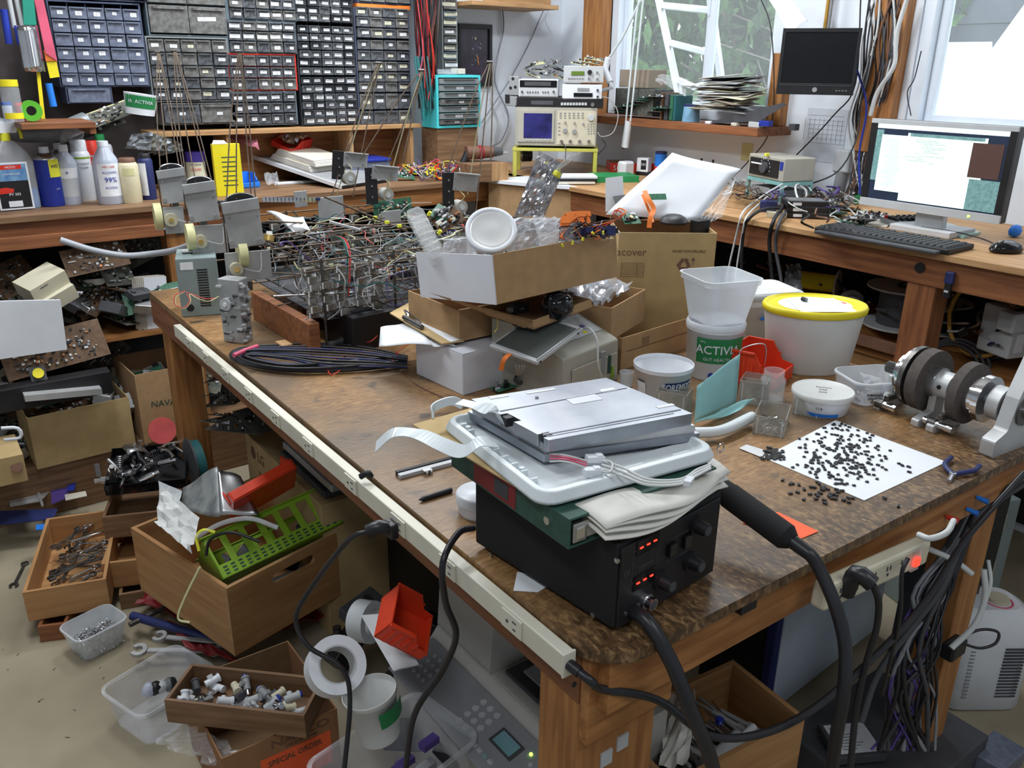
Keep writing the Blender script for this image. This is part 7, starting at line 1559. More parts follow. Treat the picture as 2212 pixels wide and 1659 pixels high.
def onwall(u0,v0,u1,v1,m_,name,label,cat='paper',th=.002,x=WX-.0):a=PX(u0,v1,x);b=PX(u1,v0,x);return tag(MB().bx(x-th,x-.0005,b.y,a.y,PX(u0,v1,x).z,PX(u0,v0,x).z,m_).build(name),label,cat)
onwall(1732,232,1835,345,'paper_dim','wall_chart','large faint printed chart on the wall under the black monitor');onwall(1600,308,1628,346,'pale_yellow','yellow_note','yellow handwritten note on the wall under the sill')
m=MB()
for k in range(9):a=PX(1742+10*k,250+1*k,WX);m.box((WX-.0026,a.y,a.z-.05),(.0006,.0012,.09),'grey')
for k in range(7):a=PX(1785,250+10*k,WX);m.box((WX-.0026,a.y,a.z),(.0006,.17,.0008),'grey')
tag(m.build('chart_lines'),'thin grey ruled lines printed on the wall chart','print')
f=Fr(PX(1820,400,WX-.02),0);t=thing('outlet_conduit','grey metal outlet box with conduit on the wall above the desk','outlet',(0,0,0));a=PX(1822,348,WX-.02);b=PX(1808,420,WX-.02);MB().box(a,(.04,.07,.09),'light_grey',None,.006).build('box',t);MB().cyl(a+Vector((0,0,-.04)),b,.022,n=12,mat='grey').build('conduit',t)
for k in range(20):
 u=1885+r6.uniform(-18,62);m_,nm_=[('dark_grey','dark grey'),('black','black'),('wire_white','white'),('wire_brown','brown'),('dark_grey','dark grey')][k%5];P=[PX(u+r6.uniform(-6,22),-20,WX-.03-.05*r6.random()),PX(u+r6.uniform(-12,12),80,WX-.06),PX(u-10+r6.uniform(-10,10),170,WX-.06),PX(u-32+r6.uniform(-12,6),260,WX-.04),PX(1868+r6.uniform(-24,10),350,WX-.04),PX(1845+r6.uniform(-20,20),420,WX-.03)]
 tag(MB().tube(P,.0045 if k%2 else .003,6,m_,sub=5).build('wall_cable'),nm_+' cable in the bundle hanging left of the second window','cable',nm_+' cables beside the second window')
for k,(q,r_,m_,lb)in enumerate((([(1860,-20),(1848,180),(1800,250),(1715,340),(1650,395)],.0028,'black','black cable slanting across the wall chart down to the tan generator'),([(1640,-10),(1665,60),(1672,200),(1660,290),(1620,345),(1580,385)],.0024,'black','thin black cable hanging left of the black monitor down past the sill'),([(1880,120),(1860,220),(1850,300),(1810,370),(1745,400)],.003,'dark_grey','grey cable curling down beside the outlet conduit'),([(1990,110),(1975,170),(1960,200),(1968,250)],.002,'black','thin black wire hanging in front of the second window frame'),([(1848,140),(1872,230),(1856,330),(1858,420)],.004,'can_blue','blue cable running down between the black monitor and the computer monitor'))):tag(MB().tube([PX(u,v,WX-.09)for u,v in q],r_,6,m_).build('wall_cable'),lb,'cable')
p=PX(1948,110,WX-.08);tag(MB().tube([PX(1965,-20,WX-.09),PX(1940,60,WX-.09),PX(1935,100,WX-.09),PX(1930,145,WX-.09),PX(1895,200,WX-.09),PX(1880,250,WX-.09)],.008,8,'wire_white').build('white_hose'),'thick white hose like cable at the wooden post by the second window','cable')
flat([(1838,395),(1850,395),(1860,440),(1846,442)],.03,'green','green_tube','small green and white tube standing left of the computer monitor','tube')
for k,(u,v,s,m_,lb)in enumerate(((2195,470,.07,'black','black headset shape right of the computer monitor'),(2205,400,.06,'drawer_blue','blue grey plastic bag right of the computer monitor'),(2190,512,.04,'bright_blue','blue clip beside the mouse'))):p=PZ(u,v,BZ+.0);o=MB().lathe([(.001,-s*.5),(s*.6,-s*.35),(s*.75,0),(s*.5,s*.4),(.001,s*.5)],14,m_,ell=.6).build('desk_item');o.location=(p.x,p.y,BZ+s*.5);tag(o,lb,'item')
UZ=.72
def spool(u,v,wp,hp,m_f,m_c,label,tilt=0.,rz=0.,z=UZ,x=2.75,name='wire_spool'):
 p=PX(u,v,x);s=DIST(p)/FPX;r_=wp*s/2;H_=hp*s;t=thing(name,label,'spool',p,rz,None,0,tilt)
 for zz_ in(0,H_):MB().cyl((0,0,zz_-.002),(0,0,zz_+.004),r_,n=32,mat=m_f).build('flange',t,bevel=.001)
 MB().cyl((0,0,.004),(0,0,H_-.002),r_*.62,n=24,mat=m_c).build('wire_winding',t)
spool(1940,700,150,82,'light_grey','dark_grey','large white flanged reel of dark wire under the desk left of the leg');spool(2030,712,110,60,'light_grey','black','second white reel of dark wire under the desk, right behind the leg',x=2.85)
t_=spool(1705,600,60,100,'oldpaper','yellow','reel of bright yellow wire lying on its side under the desk',tilt=PI/2,rz=-1.2);
spool(1838,662,50,24,'light_grey','grey','small white reel standing on edge under the desk',tilt=1.2,rz=.6)
for k in range(44):
 c_,nm_=[('black','black'),('dark_grey','grey'),('wire_brown','brown'),('steel','silvery'),('navy','dark blue')][k%5];u=r6.uniform(1590,2212);v=560+(u-1590)*.14+r6.uniform(0,100);pts=[]
 for j in range(4):pts.append(PX(u,v,r6.uniform(2.62,2.95)));u+=r6.uniform(-40,40);v+=r6.uniform(-22,22)
 tag(MB().tube(pts,.005,5,c_,sub=4).build('stored_cable'),nm_+' cable in the dark heap on the shelf under the desk','cable',nm_+' cables on the shelf under the desk')
t=thing('cable_coil','brown and black coiled cable hanging under the right part of the desk','cable coil',(0,0,0))
for k in range(5):c_=PX(2118,690,2.7);MB().tube([c_+Vector((.02*k,(.10+.008*k)*math.cos(a),(.12+.006*k)*math.sin(a)))for a in[i*PI/6 for i in range(13)]],.007,6,['ochre','black','dark_grey','black','dark_grey'][k],sub=3).build('cable_turn',t)
for k in range(3):c_=PX(2060,790,2.68);tag(MB().tube([c_+Vector((.015*k,(.08+.01*k)*math.cos(a),(.07+.006*k)*math.sin(a)))for a in[i*PI/6 for i in range(13)]],.005,6,'dark_grey',sub=3).build('loose_loop'),'dark cable loop lying low behind the shaft assembly','cable','dark loops behind the shaft assembly')
t=thing('white_motor_cover','dirty white plastic cover standing under the right end of the desk','cover',PX(2190,770,2.7),-.3);MB().bx(-.05,.12,-.02,.1,0,.15,'light_grey').bx(-.08,.1,-.04,.02,.09,.15,'light_grey').build('body',t,bevel=.006);MB().bx(-.03,.0,-.022,-.02,.02,.08,'tag_white').build('label',t)
t=thing('hanging_pliers','dark handled tool clipped on the desk apron right of the leg','tool',PX(2052,600,xd-.012));MB().box((0,0,0),(.014,.026,.035),'navy').box((0,0,-.035),(.012,.020,.05),'black').build('head',t,bevel=.003);MB().box((-.007,0,-.04),(.002,.012,.006),'light_grey').build('rivet',t)
crumple('grey_cloth',[PX(1688,625,2.6),PX(1735,628,2.6),PX(1728,570,2.66),PX(1700,575,2.66)],'duct','crumpled grey cloth beside the yellow reel under the desk',81,.012,7,8,cat='cloth')
tag(MB().bx(2.52,2.545,1.36,2.4,.74,.77,'wire_brown').build('wood_strip'),'dark wooden strip lying on the shelf under the desk','wood')
SXp=.596
a=PX(375,705,SXp);b=PX(1215,1398,SXp);ya,yb_=a.y,b.y;print('strip',a,b)
ps=thing('power_raceway','long white multi outlet power strip along the left table edge','power strip',(SXp,yb_,TZ-.043));Lp=ya-yb_
MB().bx(0,.020,0,Lp,0,.036,'raceway').build('housing',ps,bevel=.002);MB().bx(-.001,.021,-.004,0,-.001,.037,'raceway').build('end_cap',ps,bevel=.001)
for u,v in((1107,1345),(968,1235),(862,1150),(760,1062),(668,985),(598,922),(540,870),(490,825),(448,788),(412,757)):
 y=PX(u,v,SXp).y-yb_;o=MB().bx(-.003,0,y-.024,y+.024,.003,.033,'raceway').build('outlet',ps,bevel=.0008)
 m=MB().box((-.0032,y-.008,.024),(.0008,.009,.0022),'dark_grey').box((-.0032,y-.008,.012),(.0008,.007,.0022),'dark_grey').cyl((-.0028,y+.009,.018),(-.0037,y+.009,.018),.0028,n=8,mat='dark_grey');m.build('slots',o)
def P3(l,x=None):return[PD(*q)for q in l]
def cable(pts,r_,m_,label,name='mains_cable',cat='cable',n=8):return tag(MB().tube(pts,r_,n,m_,sub=7).build(name),label,cat)
e=Vector((SXp+.01,yb_-.006,TZ-.025));de=DIST(e)
cable([e,e+Vector((.012,-.03,-.012)),PD(1300,1488,de+.01),PD(1420,1512,de+.06),PD(1545,1592,de+.10),PD(1700,1565,de+.15),PD(1850,1455,de+.25),PD(1990,1310,de+.35),PD(2090,1160,de+.45),PD(2212,1022,de+.5)],.0062,'rubber','thick black cord from the end of the white power strip sweeping right below the table')
o=MB().cyl(e+Vector((0,.004,0)),e+Vector((.004,-.014,-.004)),.008,n=10,mat='rubber').build('cord_grip');tag(o,'black cord grip in the near end of the white power strip','cord grip')
q=PZ(1024,1140,TZ+.03);dq=DIST(q)
cable([q,PD(990,1152,dq-.02),PD(957,1215,dq-.06),PD(962,1300,dq-.03),PD(985,1372,dq),PD(955,1450,dq+.04),PD(895,1545,dq+.08),PD(874,1680,dq+.12)],.0055,'rubber','black power cord from the station hanging over the white power strip')
y=PX(845,1143,SXp-.01);dp=DIST(y);t=thing('power_plug','black angled power plug in the white power strip left of the station','plug',(0,0,0));MB().tube([y,PD(820,1138,dp-.01),PD(795,1148,dp-.01)],.013,8,'rubber',sub=3).build('body',t);MB().box(y,(.016,.03,.03),'rubber').build('head',t,bevel=.004)
cable([PD(795,1148,dp-.01),PD(755,1165,dp),PD(690,1245,dp+.06),PD(640,1330,dp+.1),PD(665,1395,dp+.1),PD(735,1440,dp+.1),PD(756,1510,dp+.1),PD(742,1680,dp+.1)],.0048,'rubber','black cord from the angled plug snaking down past the wooden crate')
tag(MB().tube([PZ(778,1030,TZ+.004),PZ(795,1022,TZ+.012),PZ(802,1030,TZ+.004)],.006,6,'black').build('black_clip'),'small black clip at the table edge above the power strip','clip')
f=Fr((0,Y0-.002,0),0);A=PY(1757,1258,Y0-.004);B=PY(1982,1160,Y0-.004);f=Fr((A.x,Y0-.03,A.z-.030),0,0,-math.atan2(B.z-A.z,B.x-A.x));Lb=(B-A).length;print('bar',A,B)
t=f.thing('beige_power_bar','beige power bar with a lit red switch hanging on the near table edge','power strip');MB().bx(0,Lb,0,.028,-.012,.034,'cream').build('housing',t,bevel=.006)
for k in range(5):
 x=.03+Lb*.145*k+.01;m=MB().box((x-.005,-.0006,.018),(.0022,.0014,.008),'dark_grey').box((x+.005,-.0006,.018),(.0022,.0014,.008),'dark_grey').cyl((x,.001,.006),(x,-.001,.006),.003,n=8,mat='dark_grey');m.build('outlet_slots',t)
MB().bx(Lb*.80,Lb*.88,-.004,0,-.010,.032,'clear').bx(Lb*.815,Lb*.865,-.007,-.001,.0,.016,'led_switch').build('lit_switch',t,bevel=.001)
p=f.X@Vector((.055,-.01,.008));d_=DIST(p);t=thing('power_plug','black plug in the beige power bar','plug',(0,0,0));MB().tube([p+Vector((0,.01,0)),PD(1850,1238,d_-.02),PD(1885,1262,d_-.03)],.014,8,'rubber',sub=3).build('body',t)
cable([PD(1885,1262,d_-.03),PD(1898,1300,d_-.02),PD(1893,1360,d_),PD(1872,1430,d_+.02),PD(1850,1530,d_+.04),PD(1835,1680,d_+.06)],.0055,'rubber','black cord dropping from the plug in the beige power bar')
cable([PD(1962,1205,d_),PD(1948,1240,d_),PD(1945,1320,d_+.02),PD(1930,1400,d_+.1),PD(1905,1500,d_+.2)],.0035,'rubber','thin black cord dropping from the right end of the beige power bar')
cable([PD(1984,1155,d_+.02),PD(2010,1163,d_+.0),PD(2045,1150,d_+.02),PD(2060,1125,d_+.1)],.0052,'wire_white','white cord from the right end of the beige power bar')
rr=random.Random(17);dc_=DIST(Vector((1.72,.64,.6)))
for k in range(30):
 m_,nm_=[('rubber','black'),('dark_grey','dark grey'),('wire_grey','grey'),('wire_violet','violet'),('rubber','black')][k%5]
 u,v=2105+rr.uniform(-18,12),1095+rr.uniform(-10,20);P=[PD(u,v,dc_+rr.uniform(-.02,.03)),PD(u-35+rr.uniform(-12,12),1180,dc_),PD(2010+rr.uniform(-40,40),1290,dc_+rr.uniform(-.03,.03)),PD(1985+rr.uniform(-60,50),1400,dc_+rr.uniform(-.03,.05)),PD(1975+rr.uniform(-60,50),1500,dc_+rr.uniform(0,.1)),PD(1960+rr.uniform(-80,60),1620,dc_+.08)]
 if nm_=='violet':P=P[2:]
 tag(MB().tube(P,rr.choice([.0032,.0045,.0055])if nm_!='violet' else .003,6,m_,sub=5).build('hanging_cable'),nm_+' cable in the tangle hanging before the right table leg','cable',nm_+' cables before the right table leg')
for k,(q,r_,m_,lb)in enumerate((([(2125,1230),(2128,1290),(2105,1350),(2055,1400)],.0065,'wire_white','thick white cable curving round the right table leg'),([(2135,1210),(2140,1260),(2125,1310)],.004,'wire_white','white cord beside the black slotted box'),([(2005,1185),(2060,1210),(2100,1240)],.006,'wire_white','white cable end behind the right table leg'),([(2055,1395),(2110,1362),(2155,1365),(2150,1390),(2115,1400),(2075,1388)],.003,'rubber','black loop of cable sticking out right of the table leg'),([(2212,1045),(2150,1085),(2100,1130),(2040,1260),(1990,1330),(1900,1450),(1860,1560)],.007,'dark_grey','thick dark cable slanting from the right edge down past the leg'),([(2212,1035),(2160,1070),(2115,1095),(2090,1160),(2060,1240)],.0085,'rubber','thickest black cable at the table edge, upper right'))):cable([PD(u,v,dc_-.04)for u,v in q],r_,m_,lb)
for k,(u,v,m_,lb)in enumerate(((2110,1074,'bright_blue','upper blue push pin on the table apron'),(2088,1099,'bright_blue','lower blue push pin on the table apron'),(2044,1115,'red','red push pin on the table apron'))):p=PY(u,v,Y0+.018);tag(MB().cyl(p,p+Vector((.004,-.022,-.003)),.0045,.006,n=8,mat=m_).build('push_pin'),lb,'pin')
p=PY(2060,1400,.66);tag(MB().box(p,(.06,.03,.04),'black',T((0,0,0))).build('cable_clump',None,bevel=.006),'black adapter hanging in the cable tangle at the right leg','adapter')
tag(MB().box(PY(1612,1305,Y0+.012),(.035,.012,.02),'black',None).build('black_tape'),'piece of black tape under the table edge right of the station','tape')
def otub(w_,d_,h,cx,cy,m_,t):
 L=[[(x,y,z)for x,y in rrect(w_*s,d_*s,.03*s,4,cx,cy)]for z,s in((0,.86),(h-.008,1),(h-.007,1.05),(h,1.05),(h,.985),(.003,.85))]
 return MB().loft(L,m_,cap=True).build('body',t)
f=Fr(PD(1705,1250,0),0);q0=Vector((1.43,.78,.02));f=Fr((PY(1672,1500,1.02).x,1.02,.0),.08)
t=f.thing('computer_tower','pale blue grey computer tower under the right half of the table','computer');tw_=.56;MB().bx(0,tw_,0,.22,.02,.70,'tower_blue').build('case',t,bevel=.006);MB().bx(-.03,-.002,.0,.03,.02,.69,'navy').build('front_bezel',t,bevel=.006);MB().bx(-.02,-.002,.03,.22,.02,.69,'black').build('shade_side',t)  # black bezel side: the darkness left of the tower put into colour
for k in range(3):MB().box((-.034,.03,.62-.13*k),(.008,.02,.03),'light_grey').build('bezel_clip',t)
MB().bx(.29,.49,-.003,0,.28,.52,'dark_grey').build('side_grille',t,bevel=.002);
m=MB()
for k in range(11):m.bx(.30+.017*k,.307+.017*k,-.005,-.003,.31,.51,'black')
m.build('grille_ribs',t);text('lettering','EPSON',.03,'navy',t,FR(.30,-.001,.545))
f=Fr(PZ(1400,1659,.26),-.48);f=F3(.30,(1402,1642),(1385,1500),(1745,1560));
f=Fr((.90,.80,.16),.0)
n=PZ(1450,1700,.30);R_=PZ(1740,1548,.30);Bk=PZ(1560,1438,.30);ex_=(R_-n);ang=math.atan2(ex_.y,ex_.x);f=Fr((n.x,n.y,.14),ang);wd_,dd_=ex_.length,(Bk-R_).length;print('drawer',n,wd_,dd_,math.degrees(ang))
def wbox(f,w_,d_,h,m_,label,th=.012,name='wooden_box',inner=None,mx=None,cat='box'):
 t=f.thing(name,label,cat);a_,b_=(m_+'_x',m_+'_y')
 MB().bx(0,w_,0,th,0,h,a_).build('front_board',t,bevel=.001);MB().bx(0,w_,d_-th,d_,0,h,a_).build('back_board',t,bevel=.001);MB().bx(0,th,th,d_-th,0,h,b_).build('side_board',t,bevel=.001);MB().bx(w_-th,w_,th,d_-th,0,h,b_).build('side_board',t,bevel=.001);MB().bx(th,w_-th,th,d_-th,0,.008,a_).build('bottom',t);return t
wbox(f,wd_,min(dd_,.45),.16,'ply','open wooden box full of metal tools under the table right of the near leg',cat='box',name='tool_box');TB=f;tw_,td_=wd_,min(dd_,.45)
wt=[('steel','steel'),('dark_steel','dark'),('zinc_plate','grey'),('chrome','bright')]
for k in range(44):
 m_,nm_=wt[k%4];x=rr.uniform(.06,tw_-.05);y=rr.uniform(.05,td_-.19);z=.06+.07*rr.random();L_=rr.uniform(.07,.16);r_=rr.uniform(.004,.009)
 o=MB().cyl((0,0,0),(L_*.65,0,0),r_,n=8,mat=m_).cyl((L_*.65,0,0),(L_,0,0),r_*.55,n=8,mat=m_).box((L_*.2,0,0),(L_*.1,r_*2.6,r_*1.6),m_).build('metal_tool');o.matrix_basis=f.X@T((x,y,z),0,rr.uniform(-.15,.1),rr.uniform(1.4,2.0));tag(o,nm_+' metal tool lying in the open wooden tool box','tool',nm_+' tools in the tool box')
for k in range(8):o=MB().lathe([(.001,0),(.022,0),(.026,.008),(.026,.022),(.012,.024),(.012,.004),(.001,.004)],14,'dark_grey').build('round_part');o.matrix_basis=f.X@T((rr.uniform(.05,tw_-.05),rr.uniform(.04,.2),rr.uniform(.03,.08)),rr.uniform(-1,1),rr.uniform(-.6,.6),0);tag(o,'dark round rubber wheel in the front of the open tool box','wheel','rubber wheels in the tool box')
tag(MB().cyl(f.X@Vector((tw_*.35,.03,.11)),f.X@Vector((tw_*.62,.045,.13)),.022,n=14,mat='light_grey').cyl(f.X@Vector((tw_*.62,.045,.13)),f.X@Vector((tw_*.74,.05,.138)),.009,n=10,mat='white_plastic').build('valve'),'grey pipe fitting with white nozzle at the front rim of the tool box','fitting')
o=MB().box((0,0,0),(.014,.012,.012),'can_blue').build('blue_block');o.location=f.X@Vector((tw_*.62,td_*.5,.13));tag(o,'small dark blue block among the tools of the open tool box','block')
crumple('cream_cloth',[f.X@Vector(q)for q in((.02,td_-.16,.15),(.16,td_-.02,.16),(.20,td_-.06,.19),(.05,td_-.2,.18))],'fabric_white','cream cloth hanging over the far rim of the open tool box',91,.008,8,6,.001,cat='cloth')
f=Fr(PZ(1810,1655,.10),-.42);f=Fr((f.loc.x,f.loc.y,.10),-.5);t=f.thing('hard_disk','hard disk with white label lying low under the right half of the table','disk drive');MB().bx(0,.12,0,.11,0,.024,'dark_grey').build('body',t,bevel=.003);MB().bx(.01,.11,.01,.10,.024,.025,'tag_white').build('label',t);text('lettering','IBM',.014,'black',t,TOP(.03,.085,.0252));m=MB()
for k in range(6):m.bx(.02,.02+.012*(3+k%3),.02+.009*k,.023+.009*k,.025,.0255,'grey')
m.build('print_lines',t);tag(MB().bx(1.5,1.9,.62,.92,.0,.09,'dark_grey').build('dark_case',None,bevel=.005),'dark low case on the floor carrying the hard disk','case')
p=PZ(2185,1600,0);hp=Vector((2.08,.72,0));t=thing('heater','white rounded heater with slotted side and round dial on the floor at the right edge','heater',(2.13,.78,0),-.6)
hh=.30;MB().loft([[(x,y,z)for x,y in rrect(.24*s,.17*s,.06*s,5)]for z,s in((0,.9),(.008,1),(hh*.8,.96),(hh*.93,.86),(hh,.60))],'white_plastic').build('body',t)
m=MB()
for k in range(14):m.box((-.062+.0,-.087+.0004*k,.05+.011*k),(.012,.002,.004),'grey')
m.build('side_slots',t);m=MB()
for k in range(16):m.bx(.02,.075,-.0865,-.083,.05+.01*k,.054+.01*k,'dark_grey')
m.build('printed_warning',t);MB().cyl((.02,-.01,hh-.004),(.02,-.01,hh+.010),.026,n=20,mat='cream').build('dial',t);MB().lathe([(.028,hh-.002),(.034,hh+.002),(.04,hh-.002)],24,'pink',T((.02,-.01,0))).build('dial_ring',t)
t=thing('slotted_box','black slotted electronics box with red badge hanging at the right edge behind the leg','electronics',(2.02,.84,.34),-.5);MB().bx(0,.12,0,.2,0,.34,'black').build('case',t,bevel=.003);m=MB()
for k in range(6):m.bx(.01,.05,-.003,0,.08+.03*k,.10+.03*k,'dark_steel')
m.build('slots',t);MB().bx(.02,.08,-.004,0,.27,.30,'red').build('badge',t);MB().cyl((.06,.06,.34),(.06,.06,.343),.015,n=14,mat='tag_white').build('round_sticker',t);MB().bx(0,.11,.02,.18,-.34,0,'dark_grey').build('stand',t)
t=thing('grey_computer','grey steel computer case on the floor at the right edge behind the black slotted box','computer',(2.32,1.02,0),-.3);MB().bx(0,.3,0,.3,0,.38,'psu').build('case',t,bevel=.004);MB().bx(.05,.25,-.006,0,.28,.34,'beige').build('front_bay',t,bevel=.002);MB().bx(.05,.25,-.006,0,.12,.17,'beige').build('front_bay',t,bevel=.002)
tag(MB().bx(1.86,1.98,.56,.64,0,.05,'drawer_blue').build('blue_grey_box',None,bevel=.004),'small blue grey box on the floor beside the foot of the right leg','box')
n=PZ(1140,1740,.34);l_=PZ(848,1420,.34);ey_=l_-n;an=math.atan2(ey_.y,ey_.x)-PI/2;Lf=ey_.length;f=Fr((n.x,n.y,.0),an);print('fax',n,Lf,math.degrees(an))
t=f.thing('fax_printer','grey fax printer with button panel and lcd under the table left of the near leg','printer')
Dp=.36
pr=[(0,.10),(0,.325),(.10,.350),(.12,.375),(Dp,.375),(Dp,.10)]
MB().loft([[(x,y,z)for x,z in pr]for y in(0,Lf)],'printer_grey',sm=False).build('body',t,bevel=.008)
MB().bx(.0,Dp,0,Lf,0.0,.10,'printer_grey').build('lower_case',t,bevel=.006)
XP=Matrix.Translation((.0,0,.327))@Matrix.Rotation(-math.atan2(.025,.10),4,'Y')
MB().bx(-.018,.105,.01,Lf-.01,0,.006,'panel_grey',XP).build('button_panel',t,bevel=.004)
def btn(y,x,r_,m_='light_grey',sq=False):p=XP@Vector((x,y,.006));(MB().cyl(p,p+Vector((0,0,.003)),r_,n=12,mat=m_)if not sq else MB().box(p,(r_*1.6,r_*2.2,.006),m_,None,.001)).build('button',t,bevel=.0006)
for i in range(4):
 for j in range(3):btn(Lf*.50-.024*j-.0*i,.028+.021*(3-i)-.01,.0075)
for i in range(4):
 for j in range(3):btn(Lf*.87-.020*j,.024+.019*i-.004,.0048)
MB().bx(.035,.075,Lf*.20,Lf*.34,.006,.009,'dark_grey',XP).build('lcd_frame',t,bevel=.001);MB().bx(.040,.070,Lf*.215,Lf*.325,.009,.0095,'lcd_blue',XP).build('lcd',t)
for k in range(4):btn(Lf*.36-.018*k,.008,.0055,'light_grey' if k!=2 else 'lcd_grey2',True)
btn(Lf*.18,.01,.0085,'salmon');p=XP@Vector((.075,Lf*.165,.006));MB().cyl(p,p+Vector((0,0,.003)),.0035,n=10,mat='led_lime').build('status_light',t)
for k in range(5):btn(Lf*.13-.02*(k%3),.03+.03*(k//3),.005)
MB().loft([[(x,y,z)for x,z in((.12,.375),(.13,.50),(.16,.52),(Dp,.52),(Dp,.375))]for y in(Lf*.58,Lf)],'printer_grey',sm=False).build('feeder_housing',t,bevel=.010)
MB().bx(.15,Dp-.02,.02,Lf*.55,.375,.385,'dark_grey').build('tray_well',t,bevel=.002);MB().loft([[(x,y,z)for x,z in((.15,.385),(.17,.43),(Dp,.43),(Dp,.385))]for y in(.02,.035)],'printer_grey',sm=False).build('tray_side',t,bevel=.003);MB().bx(.18,.30,.08,Lf*.45,.40,.404,'grey',T((0,0,0),0,-.05,0)).build('paper_guide',t,bevel=.003)
MB().bx(-.02,-.002,.03,Lf*.55,.02,.22,'printer_grey').build('paper_drawer',t,bevel=.004)
r1=FM(Matrix.Translation(PD(905,1425,1.62))@T((0,0,0),.7,-.3,.9));red_bin(r1,.09,.105,.058,'red plastic bin tipped on its side above the fax printer')
crumple('blue_sheet',[PD(780,1330,1.72),PD(840,1325,1.72),PD(905,1435,1.62),PD(850,1450,1.62)],'light_grey','pale blue grey plastic panel between the tape roll and the fax printer',92,.002,4,4,.004,cat='panel')
def tape(u,v,d,ro,ri,w_,rx,ry,m_,label,mi=None):
 c_=PD(u,v,d);X=Matrix.Translation(c_)@(CAM-c_).to_track_quat('Z','Y').to_matrix().to_4x4()@T((0,0,0),rx,ry,0);t=thing('tape_roll',label,'tape');t.matrix_basis=X
 MB().lathe([(ri*1.02,-w_/2),(ro,-w_/2),(ro,w_/2),(ri*1.02,w_/2),(ri*1.02,-w_/2)],36,m_).build('tape',t);MB().lathe([(ri*.93,-w_/2),(ri*1.02,-w_/2),(ri*1.02,w_/2),(ri*.93,w_/2),(ri*.93,-w_/2)],36,'light_grey').build('core',t)
tape(724,1440,1.66,.057,.037,.045,-.15,.25,'white_plastic','large white tape roll left of the fax printer');tape(790,1342,1.85,.046,.032,.04,.2,.95,'light_grey','second pale tape roll behind the large white one')
t_=thing('white_bucket','round translucent white tub standing open left of the fax printer','tub',PZ(822,1590,.16));q=PD(816,1498,1.62);r_=.051;t_.location=(q.x,q.y,q.z-.10);t_.rotation_euler=(-.12,-.12,0)
MB().tub([(2*r_*.78,2*r_*.78,0),(2*r_*.80,2*r_*.80,.004),(2*r_*.98,2*r_*.98,.092),(2*r_*1.04,2*r_*1.04,.094),(2*r_*1.04,2*r_*1.04,.104)],.0015,'frosted2',n=32).build('body',t_);wrappatch('green_print','label_green',t_,r_*.80+.012,.05,.085,-.2,1.2,.1)
t=Fr((q.x-.10,q.y-.10,.0),.2).thing('lower_tub','cloudy clear storage tub on the floor under the round white tub','tub');otub(.28,.19,q.z-.115,.12,.04,'bag',t);m=MB()
for k in range(40):m.box((rr.uniform(.0,.22),rr.uniform(-.01,.13),rr.uniform(.02,q.z-.15)),(.04,.02,.015),rr.choice(['dark_grey','wire_violet','navy','grey']),None)
o=m.build('cable_scraps',t);o['kind']='stuff'
cz=.13;n=PZ(508,1418,cz);rgt=PZ(770,1272,cz);lft=PZ(333,1248,cz);f=Fr(n,math.atan2((rgt-n).y,(rgt-n).x)+.03);cw_,cdp=(rgt-n).length*1.07,(lft-n).length*.94;ch_=HZ(n,490,1272)-cz;print('crate',cw_,cdp,ch_)
t=f.thing('wooden_crate','plywood crate with an oval hand slot, holding the green basket','crate');th=.012
hx0,hx1=f.at(588,1255,y=0),f.at(680,1205,y=0);zc_=(hx0.z+hx1.z)/2;a_,b_=hx0.x,hx1.x
m=MB();P=[(x,z)for x,z in rrect(b_-a_,.032,.015,5,(a_+b_)/2,zc_)];n_=len(P);O=[(cw_,ch_),(0,ch_),(0,0),(cw_,0)]
def ringface(y):
 vs=[(x,y,z)for x,z in P]+[(x,y,z)for x,z in O];fs=[]
 q_=n_//4
 for s in range(4):
  for k in range(q_-1):fs.append((s*q_+k,s*q_+k+1,n_+s))
  fs.append((s*q_+q_-1,((s+1)*q_)%n_,n_+(s+1)%4,n_+s))
 return vs,fs
v1,f1=ringface(0);m.add(v1,f1,'ply_x');v2,f2_=ringface(th);m.add(v2,[g[::-1]for g in f2_],'ply_x');m.loft([[(x,0,z)for x,z in P],[(x,th,z)for x,z in P]],'pine_x',cap=False);m.loft([[(x,0,z)for x,z in O],[(x,th,z)for x,z in O]],'pine_x',cap=False,sm=False);m.build('front_board',t)
MB().bx(0,th,th,cdp,0,ch_,'ply_y').build('side_board',t,bevel=.001);MB().bx(cw_-th,cw_,th,cdp,0,ch_,'ply_y').build('side_board',t,bevel=.001);MB().bx(th,cw_-th,cdp-th,cdp,0,ch_,'ply_x').build('back_board',t,bevel=.001);MB().bx(th,cw_-th,th,cdp-th,0,.01,'ply_x').build('bottom',t)
CR=f
gb=F3(CR.loc.z+ch_+.02,(488,1258),(430,1190),(735,1128),CR.loc.z+ch_+.05);print('basket',gb.w,gb.d);gw=gb.w;gh=.105;
Xg=gb.X@T((0,0,0),-.55,0,0);t=thing('green_basket','lime green slotted plastic basket leaning in the wooden crate','basket')
_a=PZ(482,1252,CR.loc.z+ch_-.005);_b=PZ(742,1128,CR.loc.z+ch_+.03);_x=(_b-_a).normalized();_h=Vector((-_x.y,_x.x,0)).normalized();_z=(_h*.80+Vector((0,0,.60)));_z=(_z-_x*_z.dot(_x)).normalized();_y=_z.cross(_x);Xg=Matrix((_x,_y,_z)).transposed().to_4x4();Xg.translation=_a;gw=(_b-_a).length;gh=.125;t.matrix_basis=Xg
def slotted(mb,L_,z0,z1,n,y,m_):
 mb.bx(0,L_,y,y+.003,z1-.012,z1,m_).bx(0,L_,y,y+.003,z0,z0+.040,m_)
 for k in range(n+1):x=L_*k/n;mb.bx(max(0,x-.009),min(L_,x+.009),y,y+.003,z0+.040,z1-.012,m_)
